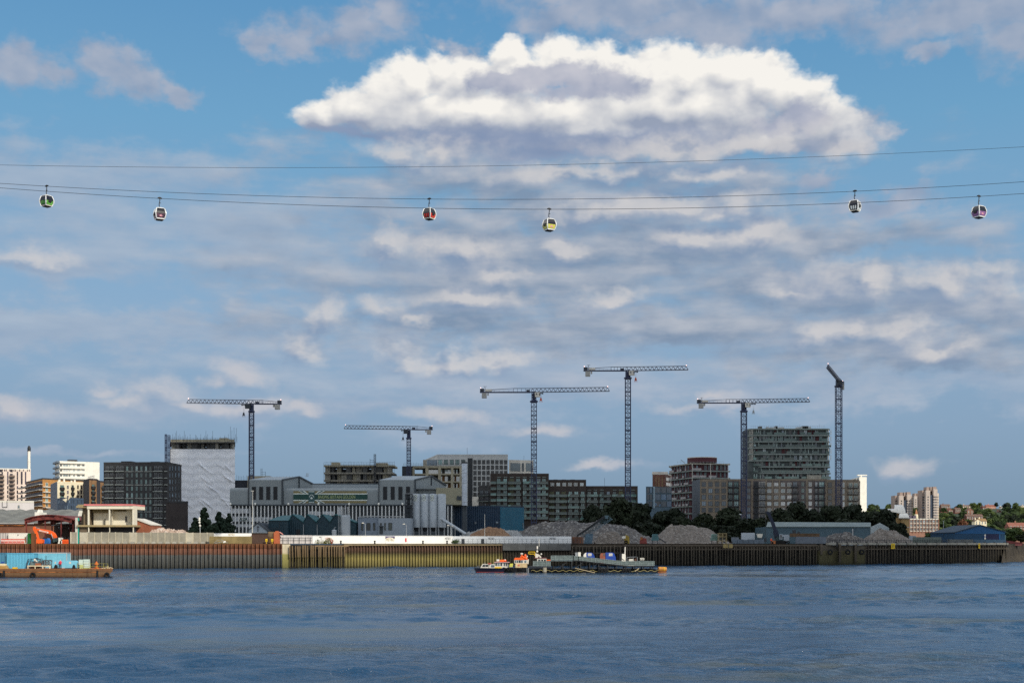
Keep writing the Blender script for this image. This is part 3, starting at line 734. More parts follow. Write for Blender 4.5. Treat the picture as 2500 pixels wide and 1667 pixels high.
b=MB(); b.box(X(90,440),X(101,440),438,445,Z(1262,440),Z(1250,440)); b.prism([(X(93,440),Z(1250,440)),(X(98,440),Z(1250,440)),(X(96,440),Z(1243,440))],439,443); b.build('roof_hatch',white,r)
b=MB(); b.bar((X(-100,425),424.7,Z(1282,425)),(X(60,425),424.7,Z(1282,425)),.25); b.build('gutter',rust,r)

maroon=mat('maroon_steel',(84,30,34),.7,.3,.5,c2=(110,48,40))
r=thing('steel_shed','stripped open shed with maroon steel frame behind the orange excavator','shed',(X(120,395),395,GZ))
xs0,xs1=X(61,395),X(181,395)
b=MB()
for i in range(2):
 for px in (64,110,149,179):b.box(X(px,395)-.16,X(px,395)+.16,395+i*22,395.34+i*22,GZ,Z(1272 if px<170 else 1268,395))
b.box(X(176,395),X(177,395)+.1,395,395.3,GZ,Z(1267,395)); b.build('column',maroon,r)
def arc(px):t=(px-120)/62; return Z(1258+12*t*t,395)
for i,y in enumerate((395,406,417)):
 b=MB(); N=16
 for k in range(N):
  p0,p1=60+122*k/N,60+122*(k+1)/N; b.hexa([(X(p0,395),y,arc(p0)-1.2),(X(p1,395),y,arc(p1)-1.2),(X(p1,395),y+.35,arc(p1)-1.2),(X(p0,395),y+.35,arc(p0)-1.2)],[(X(p0,395),y,arc(p0)),(X(p1,395),y,arc(p1)),(X(p1,395),y+.35,arc(p1)),(X(p0,395),y+.35,arc(p0))])
 b.build('roof_beam',maroon,r)
rr=random.Random(11); b=MB()
for k in range(16):
 p0,p1=60+122*k/16,60+122*(k+1)/16; yy=395-rr.uniform(.1,.8)
 b.hexa([(X(p0,395),yy,arc(p0)+.02),(X(p1,395)-.1,yy,arc(p1)+.02),(X(p1,395)-.1,420,arc(p1)+.02),(X(p0,395),420,arc(p0)+.02)],[(X(p0,395),yy,arc(p0)+.3),(X(p1,395)-.1,yy,arc(p1)+.3),(X(p1,395)-.1,420,arc(p1)+.3),(X(p0,395),420,arc(p0)+.3)])
b.build('roof',maroon,r)  # roof added to keep the inside of the open shed dark
b=MB(); b.box(xs0,xs1,420,420.4,GZ,Z(1275,395)); b.box(xs1-.4,xs1,397,420,GZ,Z(1272,395)); b.build('back_wall',brick('shade_dark_inner_brick',(84,62,54),(70,52,46),(80,70,62)),r)  # inner brick darkened to stand for the shade inside
b=MB()
for px in (74,78,100,128,140,155):b.box(X(px,395),X(px+2.2,395),419.4,419.9,Z(1290-px%7,395),Z(1289-px%7,395)+.3)
b.bar((X(120,395),415,Z(1291,395)),(X(152,395),415,Z(1289.5,395)),.25); b.bar((X(66,395),416,Z(1280,395)),(X(110,395),416,Z(1275,395)),.18); b.bar((X(110,395),416,Z(1275,395)),(X(146,395),416,Z(1282,395)),.18); b.build('hanging_duct',steel,r)

# half demolished building with open rooms
r=thing('ruined_building','half demolished two storey building with open white rooms and pink roof edge','building',(X(255,385),385,GZ))
Yd=385; xx=lambda p:X(p,Yd); zz=lambda q_:Z(q_,Yd)
plaster=mat('broken_white_plaster',(232,226,208),.9,.12,.5,c2=(214,204,180),streak=.3)
ruin=mat('ruin_concrete',(168,156,118),.9,.25,.6,c2=(150,128,92),streak=.35)
b=MB(); b.box(xx(206),xx(326),Yd-.5,Yd+12,zz(1234),zz(1230)); b.build('roof',mat('pink_roof_edge',(206,120,118),.85,.15,.6),r)
b=MB(); b.box(xx(213),xx(326),Yd-.3,Yd+12,zz(1242),zz(1234.2)); b.build('roof_slab',plaster,r)
b=MB(); b.box(xx(188),xx(327),Yd-.3,Yd+12,zz(1285.5),zz(1281)); b.build('floor_slab',ruin,r)
for p0,p1 in ((214.5,218),(266,268.6),(323.5,326.5)):
 b=MB(); b.box(xx(p0),xx(p1),Yd-.15,Yd+.5,zz(1281),zz(1242.2)); b.box(xx(p0+1),xx(p1-.6),Yd-.1,Yd+.5,GZ,zz(1285.6)); b.build('column',plaster,r)
b=MB(); b.box(xx(219),xx(324),Yd+3.6,Yd+4,zz(1281),zz(1242.2)); b.box(xx(324),xx(326.5),Yd+.5,Yd+3.6,zz(1281),zz(1242.2)); b.box(xx(267),xx(268.2),Yd+2.2,Yd+3.6,zz(1281),zz(1242.2)); b.build('room_wall',plaster,r)
b=MB(); b.box(xx(247),xx(248),Yd+3.3,Yd+3.58,zz(1281),zz(1265)); b.box(xx(297.5),xx(301),Yd+3.4,Yd+3.58,zz(1273),zz(1259)); b.box(xx(314),xx(318),Yd+3.4,Yd+3.58,zz(1273),zz(1259)); b.build('opening',dkframe,r)
b=MB(); b.box(xx(220),xx(265),Yd+2.4,Yd+3.5,zz(1250),zz(1242.4)); b.box(xx(270),xx(300),Yd+3.1,Yd+3.5,zz(1247),zz(1242.4)); b.build('ceiling_duct',mat('grimy_plaster',(120,108,78),.9,.3,.5),r)
b=MB(); b.box(xx(221),xx(322),Yd+4,Yd+4.3,GZ,zz(1285.6)); b.build('back_wall',dkframe,r)
b=MB(); b.box(xx(188),xx(206),Yd+.5,Yd+10,zz(1234),zz(1231)); b.box(xx(186),xx(213),Yd,Yd+9,zz(1239),zz(1234.2)); b.build('landing_roof',ruin,r)
b=MB(); b.box(xx(200),xx(212.8),Yd+1.5,Yd+9,zz(1281),zz(1239.2)); b.box(xx(182),xx(188),Yd+6,Yd+9,GZ,zz(1239)); b.box(xx(193),xx(214),Yd+.6,Yd+9,GZ,zz(1285.6)); b.build('stair_wall',mat('brown_inner_wall',(110,96,78),.9,.2,.5),r)
b=MB(); b.hexa([(xx(190),Yd+1,zz(1250)),(xx(198),Yd+1,zz(1250)),(xx(197),Yd+3,zz(1250)),(xx(191),Yd+3,zz(1250))],[(xx(190.5),Yd+1,zz(1240)),(xx(199),Yd+1,zz(1240)),(xx(199),Yd+3,zz(1240)),(xx(190),Yd+3,zz(1240))])
for p in (189,192,195):b.bar((xx(p),Yd+1,zz(1259)),(xx(p+2),Yd+1,zz(1250)),.3)
b.build('hanging_panel',white,r)
b=MB(); b.box(xx(182.5),xx(189),Yd+.4,Yd+.7,GZ,zz(1263)); b.build('door_panel',offwhite,r)
b=MB(); b.box(xx(189.1),xx(192),Yd+.3,Yd+.7,zz(1271),zz(1263)); b.box(xx(189.1),xx(191.5),Yd+.3,Yd+.7,GZ,zz(1284)); b.build('door_frame',mat('teal_paint',(40,150,132),.6,.1),r)
r=thing('brick_annex','red brick lean-to annex with sloping white coping right of the ruined building','building',(xx(326),392,GZ))
b=MB(); b.prism([(X(326.5,392),GZ),(X(367.5,392),GZ),(X(367.5,392),Z(1281,392)),(X(326.5,392),Z(1266,392))],392,404); b.build('wall',brick('orange_red_brick',(164,88,54),(142,74,48),(150,128,108)),r)
b=MB(); b.hexa([(X(326.5,392),391.7,Z(1266,392)),(X(369,392),391.7,Z(1281.6,392)),(X(369,392),404.2,Z(1281.6,392)),(X(326.5,392),404.2,Z(1266,392))],[(X(326.5,392),391.7,Z(1264,392)),(X(369,392),391.7,Z(1279.6,392)),(X(369,392),404.2,Z(1279.6,392)),(X(326.5,392),404.2,Z(1264,392))]); b.build('coping',offwhite,r)

# ---- the dark brick block and the wrapped tower
dkbrick=brick('charcoal_brick',(58,58,60),(48,49,52),(70,70,70))
r,fs,z1=building('apartment_block','charcoal brick apartment block with recessed balconies in front of the wrapped tower','building',[(253,603),(409,600),(443,622)],1130,18,dkbrick,dkbrick)
f,f2=fs
bw=mat('pale_balcony_edge',(150,156,152),.7,.1)
for k in range(10):
 row=1149.5+16.35*k
 if row>1300:break
 for c0,c1 in ((256.5,278.5),(282.5,303.5),(375,398)):
  b=MB(); f.slab(b,c0,c1,row-12.5,row,0,.06); b.build('recess_shade',mat('balcony_shadow_brick',(40,42,44),.8,.1),r)  # flat darker panel paints the shade of the balcony recess
  f.win(c0+2,c0+9,row-11.5,row-1,steel,pane_pale,'m'); f.win(c0+12,c1-2,row-11.5,row-1,steel,pane,'m')
  f.bal(c0,c1,row,1.1,bw,dkframe,'bars',th=.3)
 for p in (308,319.5,331,342.5,354,364.5):
  f.win(p,p+5.6,row-12.5,row-.5,steel_dk,pane_green,'m')
 if k%2==0:
  b=MB(); f.slab(b,306.5,326,row+.3,row+1.8,0,.25); f.slab(b,329.5,349,row+.3,row+1.8,0,.25); f.slab(b,352,371.5,row+.3,row+1.8,0,.25); b.build('sill_band',bw,r)
 f.bal(402.5,409,row,1.0,bw,dkframe,'bars',th=.3)
 for p in (413,419.5,427,435):f2.win(p,p+3.2,row-12.5,row-.5,dkframe,pane,'')
b=MB(); b.obox(f.A,f.d,6.5,11.4,-9,-4,z1,z1+1.2); b.obox(f.A,f.d,20,24,-9,-5,z1,z1+1); b.build('roof_plant',steel_dk,r)
for p0,p1,h in ((287,312,1.9),(366,377,1.4)):
 b=MB(); f.slab(b,p0,p1,1130-h*2.6,1130,-9,-4); b.build('roof_plant',steel_dk,r)
r,fs,z1=building('stair_block','windowless dark brown brick block at the foot of the charcoal apartment block','building',[(405,560),(459,560)],1226,10,brick('dark_brown_brick',(62,54,52),(52,46,46),(70,64,62)),dkbrick)

def wrap_mat():
 m=bpy.data.materials.new('scaffold_sheeting'); m.use_nodes=True; T=NT(m.node_tree); bs=m.node_tree.nodes['Principled BSDF']
 co=T.n('ShaderNodeTexCoord').outputs['Object']; s=T.n('ShaderNodeSeparateXYZ',{0:co})
 def grid(v,p,w):return T.rng(T.m('ABSOLUTE',T.m('SUBTRACT',T.m('FRACT',T.m('DIVIDE',v,p)),.5)),.5-w,.5)
 gx,gz=grid(s.outputs[0],2.4,.08),grid(s.outputs[2],4.0,.05)
 n_=T.noise(co,.10,5,.6,'3D').outputs[0]; n2=T.noise(T.v('MULTIPLY',co,(.9,.9,.25)),1.0,4,.6,'3D').outputs[0]
 g2=T.m('MULTIPLY_ADD',gx,T.rng(n2,.35,.7,.1,.55),T.m('MULTIPLY',gz,.45))
 T.put(bs.inputs['Base Color'],T.mix(T.m('ADD',g2,T.rng(n_,.35,.75,0,.3)),lin((232,234,238)),lin((176,182,194)))); bs.inputs['Roughness'].default_value=.6; return m
r=thing('wrapped_tower','tall concrete tower under construction wrapped in white scaffold sheeting','building',(X(415,690),690,GZ))
Yw=690; x0,x1=X(415,Yw),X(573.5,Yw)
def turned(b,p0,p1,z0,z1,y0=Yw,dp=30,m=0):
 a,c=Vector((X(p0,y0),y0)),Vector((X(p1,y0),y0)); k=(y0+dp)/y0; return b.extr([tuple(a),tuple(c),tuple(c*k*.9985),tuple(a*k)],z0,z1,m)
b=MB(); zt,zb=Z(1096,Yw),GZ-.2; turned(b,415,573.5,zb,zt-.02,Yw+.5)
NX,NZ=100,130; rg=np.random.default_rng(5); us=np.linspace(0,1,NX+1); vs_=np.linspace(0,1,NZ+1); U,V_=np.meshgrid(us,vs_,indexing='ij'); Wd,Hd=x1-x0,zt-zb; UX,VZ=U*Wd,V_*Hd
D=.05*np.sin(UX*2*np.pi/2.4)**2+.06*np.sin(VZ*2*np.pi/4.0+np.sin(UX*.7))
for k in range(34):
 cu,cv=(rg.choice([.16,.56,.88])+rg.normal(0,.05))*Wd,(rg.integers(0,8)+rg.normal(.5,.15))/8*Hd; L_=rg.uniform(3,6.5); a_=np.radians(rg.normal(-40,8)); dx,dz=UX-cu,VZ-cv
 al,ac=dx*np.cos(a_)+dz*np.sin(a_),-dx*np.sin(a_)+dz*np.cos(a_); D+=rg.uniform(.2,.55)*np.exp(-(ac/.38)**2)*np.clip(1-(al/L_)**2,0,1)
b0=len(b.v)
for i in range(NX+1):
 for j in range(NZ+1):b.v.append((x0+UX[i,j],Yw+.2-D[i,j],zb+VZ[i,j]))
for i in range(NX):
 for j in range(NZ):q=b0+i*(NZ+1)+j; b.f.append((q,q+NZ+1,q+NZ+2,q+1)); b.mi.append(0)
b.build('sheeting',wrap_mat(),r,True)
b=MB(); turned(b,416,573,Z(1096,Yw),Z(1094.5,Yw),Yw+.4,29); turned(b,414.8,574.2,Z(1081,Yw),Z(1078.5,Yw),Yw-.6,30); b.build('floor_slab',conc_dark,r)
b=MB(); turned(b,416.5,573,Z(1078.4,Yw),Z(1072.5,Yw),Yw,29); b.build('upstand_wall',conc_warm,r)
b=MB(); b.box(X(533,Yw),X(553,Yw),Yw+2,Yw+8,Z(1072,Yw),Z(1068.5,Yw)); b.build('formwork',conc_warm,r)
rr=random.Random(3)
for i in range(13):
 px=417+i*11.8+rr.uniform(-2,2); w=rr.uniform(1.2,3.2)
 w=min(w,max(.5,X(564,Yw)-X(px,Yw))); b=MB(); b.box(X(px,Yw),X(px,Yw)+w,Yw+rr.uniform(.5,5),Yw+rr.uniform(6,9),Z(1094.6,Yw),Z(1081,Yw)); b.build('column',conc_dark if i%3 else concrete,r)
b=MB(); b.box(X(440,Yw),X(548,Yw),Yw+14,Yw+14.3,Z(1094.6,Yw),Z(1081,Yw)-1.2); b.build('core_wall',conc_dark,r)
b=MB()
for i in range(46):
 px=415+i*3.5+rr.uniform(-.8,.8); h=rr.uniform(1,3.4) if i%5 else 4.4
 if i>41:h=rr.uniform(4,7)
 zb=Z(1072.5,Yw); yy=Yw+rr.choice((-.4,8,20)); b.bar((X(px,Yw),yy,zb-.5),(X(px,Yw)+rr.uniform(-.1,.1),yy,zb+h),.1)
for z_ in (1069,1071.5,1086,1090):b.bar((x0,Yw-.7,Z(z_,Yw)),(x1+.2,Yw-.7,Z(z_,Yw)),.07)
for i in range(20):xq=x0+(x1-x0)*i/19; b.bar((xq,Yw-.7,Z(1096,Yw)),(xq,Yw-.7,Z(1070,Yw)),.07)
b.build('scaffolding',steel_dk,r)
r=thing('hoist_mast','navy lattice hoist mast beside the white wrapped tower','hoist',(X(410,688),688,GZ))
def lattice(b,p0,p1,w,h,step,wc,wb,m=0,face4=True,up=Vector((0,0,1))):
 """square lattice beam with zig-zag bracing"""
 p0,p1=Vector(p0),Vector(p1); d=(p1-p0); L=d.length; d.normalize()
 a=d.cross(up).normalized() if abs(d.dot(up))<.95 else Vector((1,0,0)); c=a.cross(d).normalized()
 cs=[a*(sx*w/2)+c*(sy*h/2) for sx,sy in ((-1,-1),(1,-1),(1,1),(-1,1))]
 for k in cs:b.bar(p0+k,p1+k,wc,m=m)
 n_=max(1,round(L/step))
 for i in range(n_):
  q0,q1=p0+d*(L*i/n_),p0+d*(L*(i+1)/n_)
  for j in range(4):
   k0,k1=cs[j],cs[(j+1)%4]
   if i%2:k0,k1=k1,k0
   b.bar(q0+k0,q1+k1,wb,m=m); b.bar(q1+cs[j],q1+cs[(j+1)%4],wb,m=m)
 return b
b=MB(); lattice(b,(X(405,688),688,GZ),(X(405,688),688,Z(1060,688)),.8,.8,1.9,.22,.13); b.build('mast',crane_blue,r)
b=MB(); lattice(b,(X(412.5,688),688,GZ),(X(412.5,688),688,Z(1062,688)),1.0,.8,1.9,.2,.12)
for i in range(12):zq=Z(1290-i*18,688); b.bar((X(405,688),688,zq),(X(415.5,688),690,zq),.16)
b.build('guide_rail',crane_blue,r)

# ------------------------------------------------------------------ the grey refinery with its green sheds and silos
clad=ribbed('grey_cladding',(128,136,138),.5,.5,.05,.0,'x',.25,.12)
cladt=ribbed('grey_roof_cladding',(142,150,154),.5,.5,.05,.0,'x',.25,.1)
trim=mat('dark_grey_trim',(56,64,70),.6,.1)
r=thing('refinery','big grey clad refinery hall with rows of white fins and a green banner','building',(X(800,480),480,GZ))
Yf=480; xf=lambda p,y=Yf:X(p,y); zf=lambda q_,y=Yf:Z(q_,y)
def clad_block(p0,p1,eave,base,y,depth,rad=1.4):
 """clad front with a rolled eave running into a low roof"""
 prof=[(y,zf(base)),(y,zf(eave)-rad)]+[(y+rad-rad*math.cos(a*math.pi/8),zf(eave)-rad+rad*math.sin(a*math.pi/8)) for a in range(1,5)]+[(y+depth,zf(eave)+1.0),(y+depth,zf(base))]
 b=MB(); b.prism_x(prof,xf(p0),xf(p1)); return b
clad_block(561,605.3,1190,1231,Yf,40).build('left_cladding',clad,r,True)
def gable_block(p0,p1,eave,ridge,prear,yr,apex,base):
 """clad block with an end gable turned to the right"""
 b=MB(); A0,A1=Vector((xf(p0),Yf,0)),Vector((xf(p1),Yf,0)); B1=Vector((X(prear,yr),yr,0)); B0=A0+(B1-A1)
 M0,M1=(A0+B0)/2,(A1+B1)/2; ze=zf(eave); zr_=Z(ridge,M1.y); zb=zf(base)
 V=[(A0.x,A0.y,zb),(A1.x,A1.y,zb),(B1.x,B1.y,zb),(B0.x,B0.y,zb),(A0.x,A0.y,ze),(A1.x,A1.y,ze),(B1.x,B1.y,ze),(B0.x,B0.y,ze),(M0.x,M0.y,zr_),(M1.x,M1.y,zr_)]
 b.add(V,[(0,1,5,4),(1,2,6,9,5),(2,3,7,6),(3,0,4,8,7),(3,2,1,0)],0); b.add([V[4],V[5],V[9],V[8]],[(0,1,2,3)],1); b.add([V[8],V[9],V[6],V[7]],[(0,1,2,3)],1)
 b.build('gabled_hall',[clad,cladt],r)
 t=MB()
 for a_,c_ in ((A1+Vector((0,0,ze)),M1+Vector((0,0,zr_))),(M1+Vector((0,0,zr_)),B1+Vector((0,0,ze)))):t.bar(a_+Vector((.1,-.15,0)),c_+Vector((.1,-.15,0)),.55,.5)
 t.bar(A1+Vector((.12,-.1,zb)),A1+Vector((.12,-.1,ze)),.6); t.bar(A0+Vector((0,-.1,zb)),A0+Vector((0,-.1,ze)),.35); t.bar(M1+Vector((.15,-.25,zf(1190))),M1+Vector((.15,-.25,zr_)),.5); t.build('edge_trim',trim,r)
 return ze
gable_block(607,689,1171,1163.5,767,520,727,1231)
gable_block(925,1013,1171,1161.5,1088.5,525,1052,1231)
clad_block(691,924.4,1191,1231,Yf+.3,60).build('long_hall',clad,r,True)
b=MB(); b.box(xf(748),xf(924),Yf+14,Yf+44,zf(1191),Z(1181.5,500)); b.build('roof_monitor',cladt,r)
b=MB(); b.box(xf(748),xf(924),Yf+13.9,Yf+14.3,Z(1181.5,494),Z(1180,494)); b.build('roof_edge',trim,r)
b=MB(); b.box(xf(1014),xf(1098),Yf+3,Yf+30,zf(1231),zf(1193)); b.prism([(xf(1014),zf(1193)),(xf(1064),zf(1193)),(xf(1064),zf(1191)),(xf(1050),zf(1183)),(xf(1034),zf(1188))],Yf+1,Yf+24); b.build('right_annex',clad,r)
b=MB(); b.box(xf(1064),xf(1129),Yf+1.5,Yf+26,zf(1231.5),zf(1190)); b.build('tan_annex',ribbed('buff_cladding',(146,142,120),.5,.55,.06,0,'x',.25,.15),r)
b=MB(); b.box(xf(1115),xf(1126),Yf+1.1,Yf+1.49,zf(1220),zf(1210)); b.build('louvre',trim,r)
b=MB(); b.box(xf(561),xf(1100),Yf-.35,Yf+.9,zf(1234),zf(1231)); b.build('dark_band',trim,r)
for base in (615.5,930.5+5):
 for k in range(4):
  w0=(615.5+17.6*k) if base<700 else (936+18.7*k)
  if base<700:w0=616+17.4*k
  p0,p1=w0,w0+8.3
  b=MB(); b.box(xf(p0),xf(p1),Yf-.06,Yf+.05,zf(1219.5),zf(1187.5)); b.box(xf(p0)-.12,xf(p0),Yf-.14,Yf,zf(1219.5),zf(1187.5),1); b.box(xf(p1),xf(p1)+.12,Yf-.14,Yf,zf(1219.5),zf(1187.5),1); b.build('slot_window',[mat('black_slot_glass',(14,18,24),.5,.1),trim],r)
  # lower storeys behind white fins
b=MB(); b.box(xf(562),xf(1104),Yf+.9,Yf+40,GZ-.2,zf(1231)); b.build('lower_wall',mat('dim_glazed_wall',(58,66,72),.4,.3,.3),r)
finm=mat('white_concrete_fin',(214,216,214),.8,.08,.3,streak=.2)
i=0; px=564.5
while px<1104:
 if not (1003<px<1080):
  b=MB(); b.hexa([(xf(px),Yf-.2,GZ),(xf(px+2.4),Yf-.2,GZ),(xf(px+2.4),Yf+.9,GZ),(xf(px),Yf+.9,GZ)],[(xf(px),Yf-.2,zf(1234)),(xf(px+2.0),Yf-.2,zf(1234)),(xf(px+2.0),Yf+.9,zf(1234)),(xf(px),Yf+.9,zf(1234))]); b.build('fin',finm,r)
 px+=8.95; i+=1
panel=mat('white_spandrel',(196,200,204),.7,.1,.3)
def spandrel(p0,p1,r0,r1):b=MB(); b.box(xf(p0),xf(p1),Yf+.45,Yf+.89,zf(r1),zf(r0)); b.build('spandrel',panel,r)
for r0,r1 in ((1241,1252.5),(1260,1272.5),(1279,1286)):spandrel(565,606,r0,r1)
for r0,r1 in ((1262,1272.5),(1280,1300)):spandrel(607,662,r0,r1)
spandrel(752,782,1247.5,1258); spandrel(787,815,1247.5,1258); spandrel(825,836,1235,1262)
b=MB()
for px in range(566,1100,4):
 if px%9<5:b.box(xf(px),xf(px)+.07,Yf+.75,Yf+.9,zf(1262),zf(1235))
for rw in (1239,1243,1247.5,1256):b.box(xf(607),xf(1003),Yf+.74,Yf+.9,zf(rw+.5),zf(rw))
b.build('glazing_bar',trim,r)
darkgreen=mat('dark_green_sign',(14,62,56),.5,.1,.3)
text('sign_lettering','ASR',1.75,darkgreen,r,(xf(595),Yf-.32,zf(1267.5)),ext=.08)
text('sign_lettering','T  A  T  E',1.15,darkgreen,r,(xf(653),Yf-.32,zf(1267.5)),ext=.06)
# the banner
paleg=mat('banner_white',(206,214,208),.6,.05,.3); gold=mat('banner_gold',(124,114,76),.6,.15,.12)
ban=thing('banner','long green and gold flag banner reading BAKING BRITAIN GOLDEN on the grey hall','banner',(xf(806),Yf,zf(1229)))
o_=.25
def quad(b,pts,y,m=0):
 n_=len(pts); b.prism([(xf(p,Yf),zf(q_,Yf)) for p,q_ in pts],y-.03,y,m)
b=MB(); quad(b,[(716,1227.5),(895,1227.5),(895,1198),(716,1198)],Yf+.22); b.build('backing',gold,ban)
b=MB()
for r0,r1 in ((1203.8,1206.2),(1219.4,1221.8)):quad(b,[(716,r1),(897,r1),(897,r0),(716,r0)],Yf+.15)
for sx in (-1,1):
 for sy in (-1,1):
  c0=761; a0,a1=c0+sx*9,c0+sx*33
  ya,yb=1212.6+sy*8,1212.6+sy*15
  quad(b,[(a0,ya),(a0+sx*9,ya),(a1,yb),(a1-sx*15,yb)],Yf+.13)
b.build('white_cross',paleg,ban)
b=MB(); quad(b,[(716,1219.2),(897,1219.2),(897,1206.4),(716,1206.4)],Yf+.11)
for sx in (-1,1):
 for sy in (-1,1):
  c0=761; ya,yb=1212.6+sy*8.2,1212.6+sy*14.8
  quad(b,[(c0+sx*12.5,ya),(c0+sx*15.5,ya),(c0+sx*28.5,yb),(c0+sx*23,yb)],Yf+.08)
b.build('green_cross',darkgreen,ban)
tin=MB(); c_=(xf(760.5),Yf-.1)
tin.prism([(xf(753),zf(1227)),(xf(768),zf(1227)),(xf(768),zf(1198.5)),(xf(753),zf(1198.5))],Yf-.02,Yf+.06)
tin.build('tin_emblem',mat('emblem_green',(52,82,84),.5,.15,.5),ban)
b=MB(); b.prism([(xf(753.5),zf(1200.5)),(xf(767.5),zf(1200.5)),(xf(767),zf(1199)),(xf(754),zf(1199))],Yf-.06,Yf-.02); b.prism([(xf(753.5),zf(1226.6)),(xf(767.5),zf(1226.6)),(xf(767),zf(1225)),(xf(754),zf(1225))],Yf-.06,Yf-.02)
b.prism([(xf(760.5+5.6*math.cos(a)),zf(1213.5-6.5*math.sin(a))) for a in [math.pi*k/10 for k in range(11)]]+[(xf(760.5+4.6*math.cos(a)),zf(1213.5-5.4*math.sin(a))) for a in [math.pi*(10-k)/10 for k in range(11)]],Yf-.07,Yf-.02)
b.prism([(xf(760.5+2.6*math.cos(k*.628)),zf(1215.5-2.4*math.sin(k*.628))) for k in range(10)],Yf-.07,Yf-.02); b.build('emblem_mark',paleg,ban)
goldt=mat('banner_gold_letter',(160,172,120),.5,.1);
text('lettering','BAKING BRITAIN GOLDEN',1.75,goldt,ban,(xf(822),Yf+.05,zf(1212.8)),sx=.64)
lampm=mat('lamp_glass',(235,235,225),.3,.02)
for px in (564,624,705,778,853,925,983):
 b=MB(); b.ball((xf(px),Yf-.75,zf(1230)),.38,.38,.48,8); b.bar((xf(px),Yf-.6,zf(1230)),(xf(px),Yf,zf(1230)),.12); b.build('wall_lamp',lampm,r)
b=MB()
for p0 in (727,731):b.bar((xf(p0),500,Z(1164,500)),(xf(p0),500,Z(1155,500)),.14)
for q_ in (1155.5,1158.5,1162):b.bar((xf(727),500,Z(q_,500)),(xf(733),500,Z(q_,500)),.1)
for p0 in range(652,725,8):b.bar((xf(p0),500,Z(1164,500)),(xf(p0),500,Z(1161.5,500)),.1)
b.build('roof_ladder',steel,r)

teal=ribbed('dark_teal_cladding',(22,52,64),.6,.55,.1,0,'x',.3,.15); tealr=ribbed('teal_roof_sheet',(24,84,88),.6,.5,.1,0,'x',.3,.15)
r=thing('green_shed','row of dark teal sheds with four sawtooth gables in front of the refinery','shed',(X(740,425),425,GZ))
Yg=425
def gb(p0,p1,pa,ridge,e0,e1,y,name='gable_bay'):
 b=MB(); xs=lambda p:X(p,y); zs=lambda q_:Z(q_,y)
 b.prism([(xs(p0),GZ-.2),(xs(p1),GZ-.2),(xs(p1),zs(e1)),(xs(pa),zs(ridge)),(xs(p0),zs(e0))],y,y+18,0)
 b.hexa([(xs(p0)-.1,y-.3,zs(e0)),(xs(pa),y-.3,zs(ridge)),(xs(pa),y+18,zs(ridge)),(xs(p0)-.1,y+18,zs(e0))],[(xs(p0)-.1,y-.3,zs(e0)+.25),(xs(pa),y-.3,zs(ridge)+.25),(xs(pa),y+18,zs(ridge)+.25),(xs(p0)-.1,y+18,zs(e0)+.25)],1)
 b.hexa([(xs(pa),y-.3,zs(ridge)),(xs(p1)+.1,y-.3,zs(e1)),(xs(p1)+.1,y+18,zs(e1)),(xs(pa),y+18,zs(ridge))],[(xs(pa),y-.3,zs(ridge)+.25),(xs(p1)+.1,y-.3,zs(e1)+.25),(xs(p1)+.1,y+18,zs(e1)+.25),(xs(pa),y+18,zs(ridge)+.25)],1)
 b.build(name,[teal,tealr],r)
for p0,pa,p1 in ((702,714.5,741),(741,750.5,773),(773,788,806),(806,818,868)):gb(p0,p1,pa,1256,1275,1276,Yg)
# the hipped bay on the left, its roof slope facing the river
b=MB(); xs=lambda p:X(p,421); zs=lambda q_:Z(q_,421)
b.box(xs(655),xs(703),421,440,GZ-.2,zs(1270)); b.build('hipped_bay',teal,r)
b=MB(); b.add([(xs(653),420.6,zs(1270)),(xs(704),420.6,zs(1270)),(xs(704),430,zs(1256)),(xs(678),430,zs(1256)),(xs(653),440,zs(1270)),(xs(704),440,zs(1270))],[(0,1,2,3),(0,3,4),(3,2,5,4),(1,5,2)]); b.build('hipped_roof',tealr,r)
b=MB()
for px,y0 in ((703,1280),(706,1278),(741.5,1280),(775,1280)):b.bar((X(px,Yg),Yg-.5,GZ),(X(px,Yg),Yg-.5,Z(y0,Yg)),.16)
b.build('downpipe',steel,r)
b=MB(); b.box(X(723,Yg),X(733,Yg),Yg-.15,Yg+.05,GZ,Z(1292,Yg)); b.build('door',black,r)
b=MB()
for px in (667,671,675):b.bar((X(px,420),420,Z(1290,420)),(X(px,420),420,Z(1286,420)),.1)
b.bar((X(660,420),420,Z(1290,420)),(X(685,420),420,Z(1290,420)),.2); b.bar((X(681.5,420),420,Z(1290,420)),(X(683,420),420,Z(1275,420)),.15); b.build('gantry',steel_dk,r)
r=thing('gabled_hut','small pale grey gabled building left of the teal sheds','building',(X(630,415),415,GZ))
xs=lambda p:X(p,415); zs=lambda q_:Z(q_,415)
b=MB(); b.prism([(xs(607),GZ),(xs(653),GZ),(xs(653),zs(1296)),(xs(630),zs(1277)),(xs(607),zs(1294))],415,429); b.build('wall',mat('pale_blue_grey_render',(140,152,164),.8,.08,.3,streak=.15),r)
b=MB()
for a_,c_ in (((605.5,1295.5),(630,1276.5)),((630,1276.5),(656,1298))):
 b.hexa([(xs(a_[0]),414.6,zs(a_[1])),(xs(c_[0]),414.6,zs(c_[1])),(xs(c_[0]),430,zs(c_[1])),(xs(a_[0]),430,zs(a_[1]))],[(xs(a_[0]),414.6,zs(a_[1])+.3),(xs(c_[0]),414.6,zs(c_[1])+.3),(xs(c_[0]),430,zs(c_[1])+.3),(xs(a_[0]),430,zs(a_[1])+.3)])
b.build('roof',mat('slate_roof',(50,56,62),.7,.15,.5),r)
b=MB(); b.bar((xs(630),414.85,zs(1297)),(xs(630),414.85,zs(1283)),.18); b.bar((xs(628),414.85,zs(1286)),(xs(632),414.85,zs(1286)),.18); b.build('bracket',steel_dk,r)

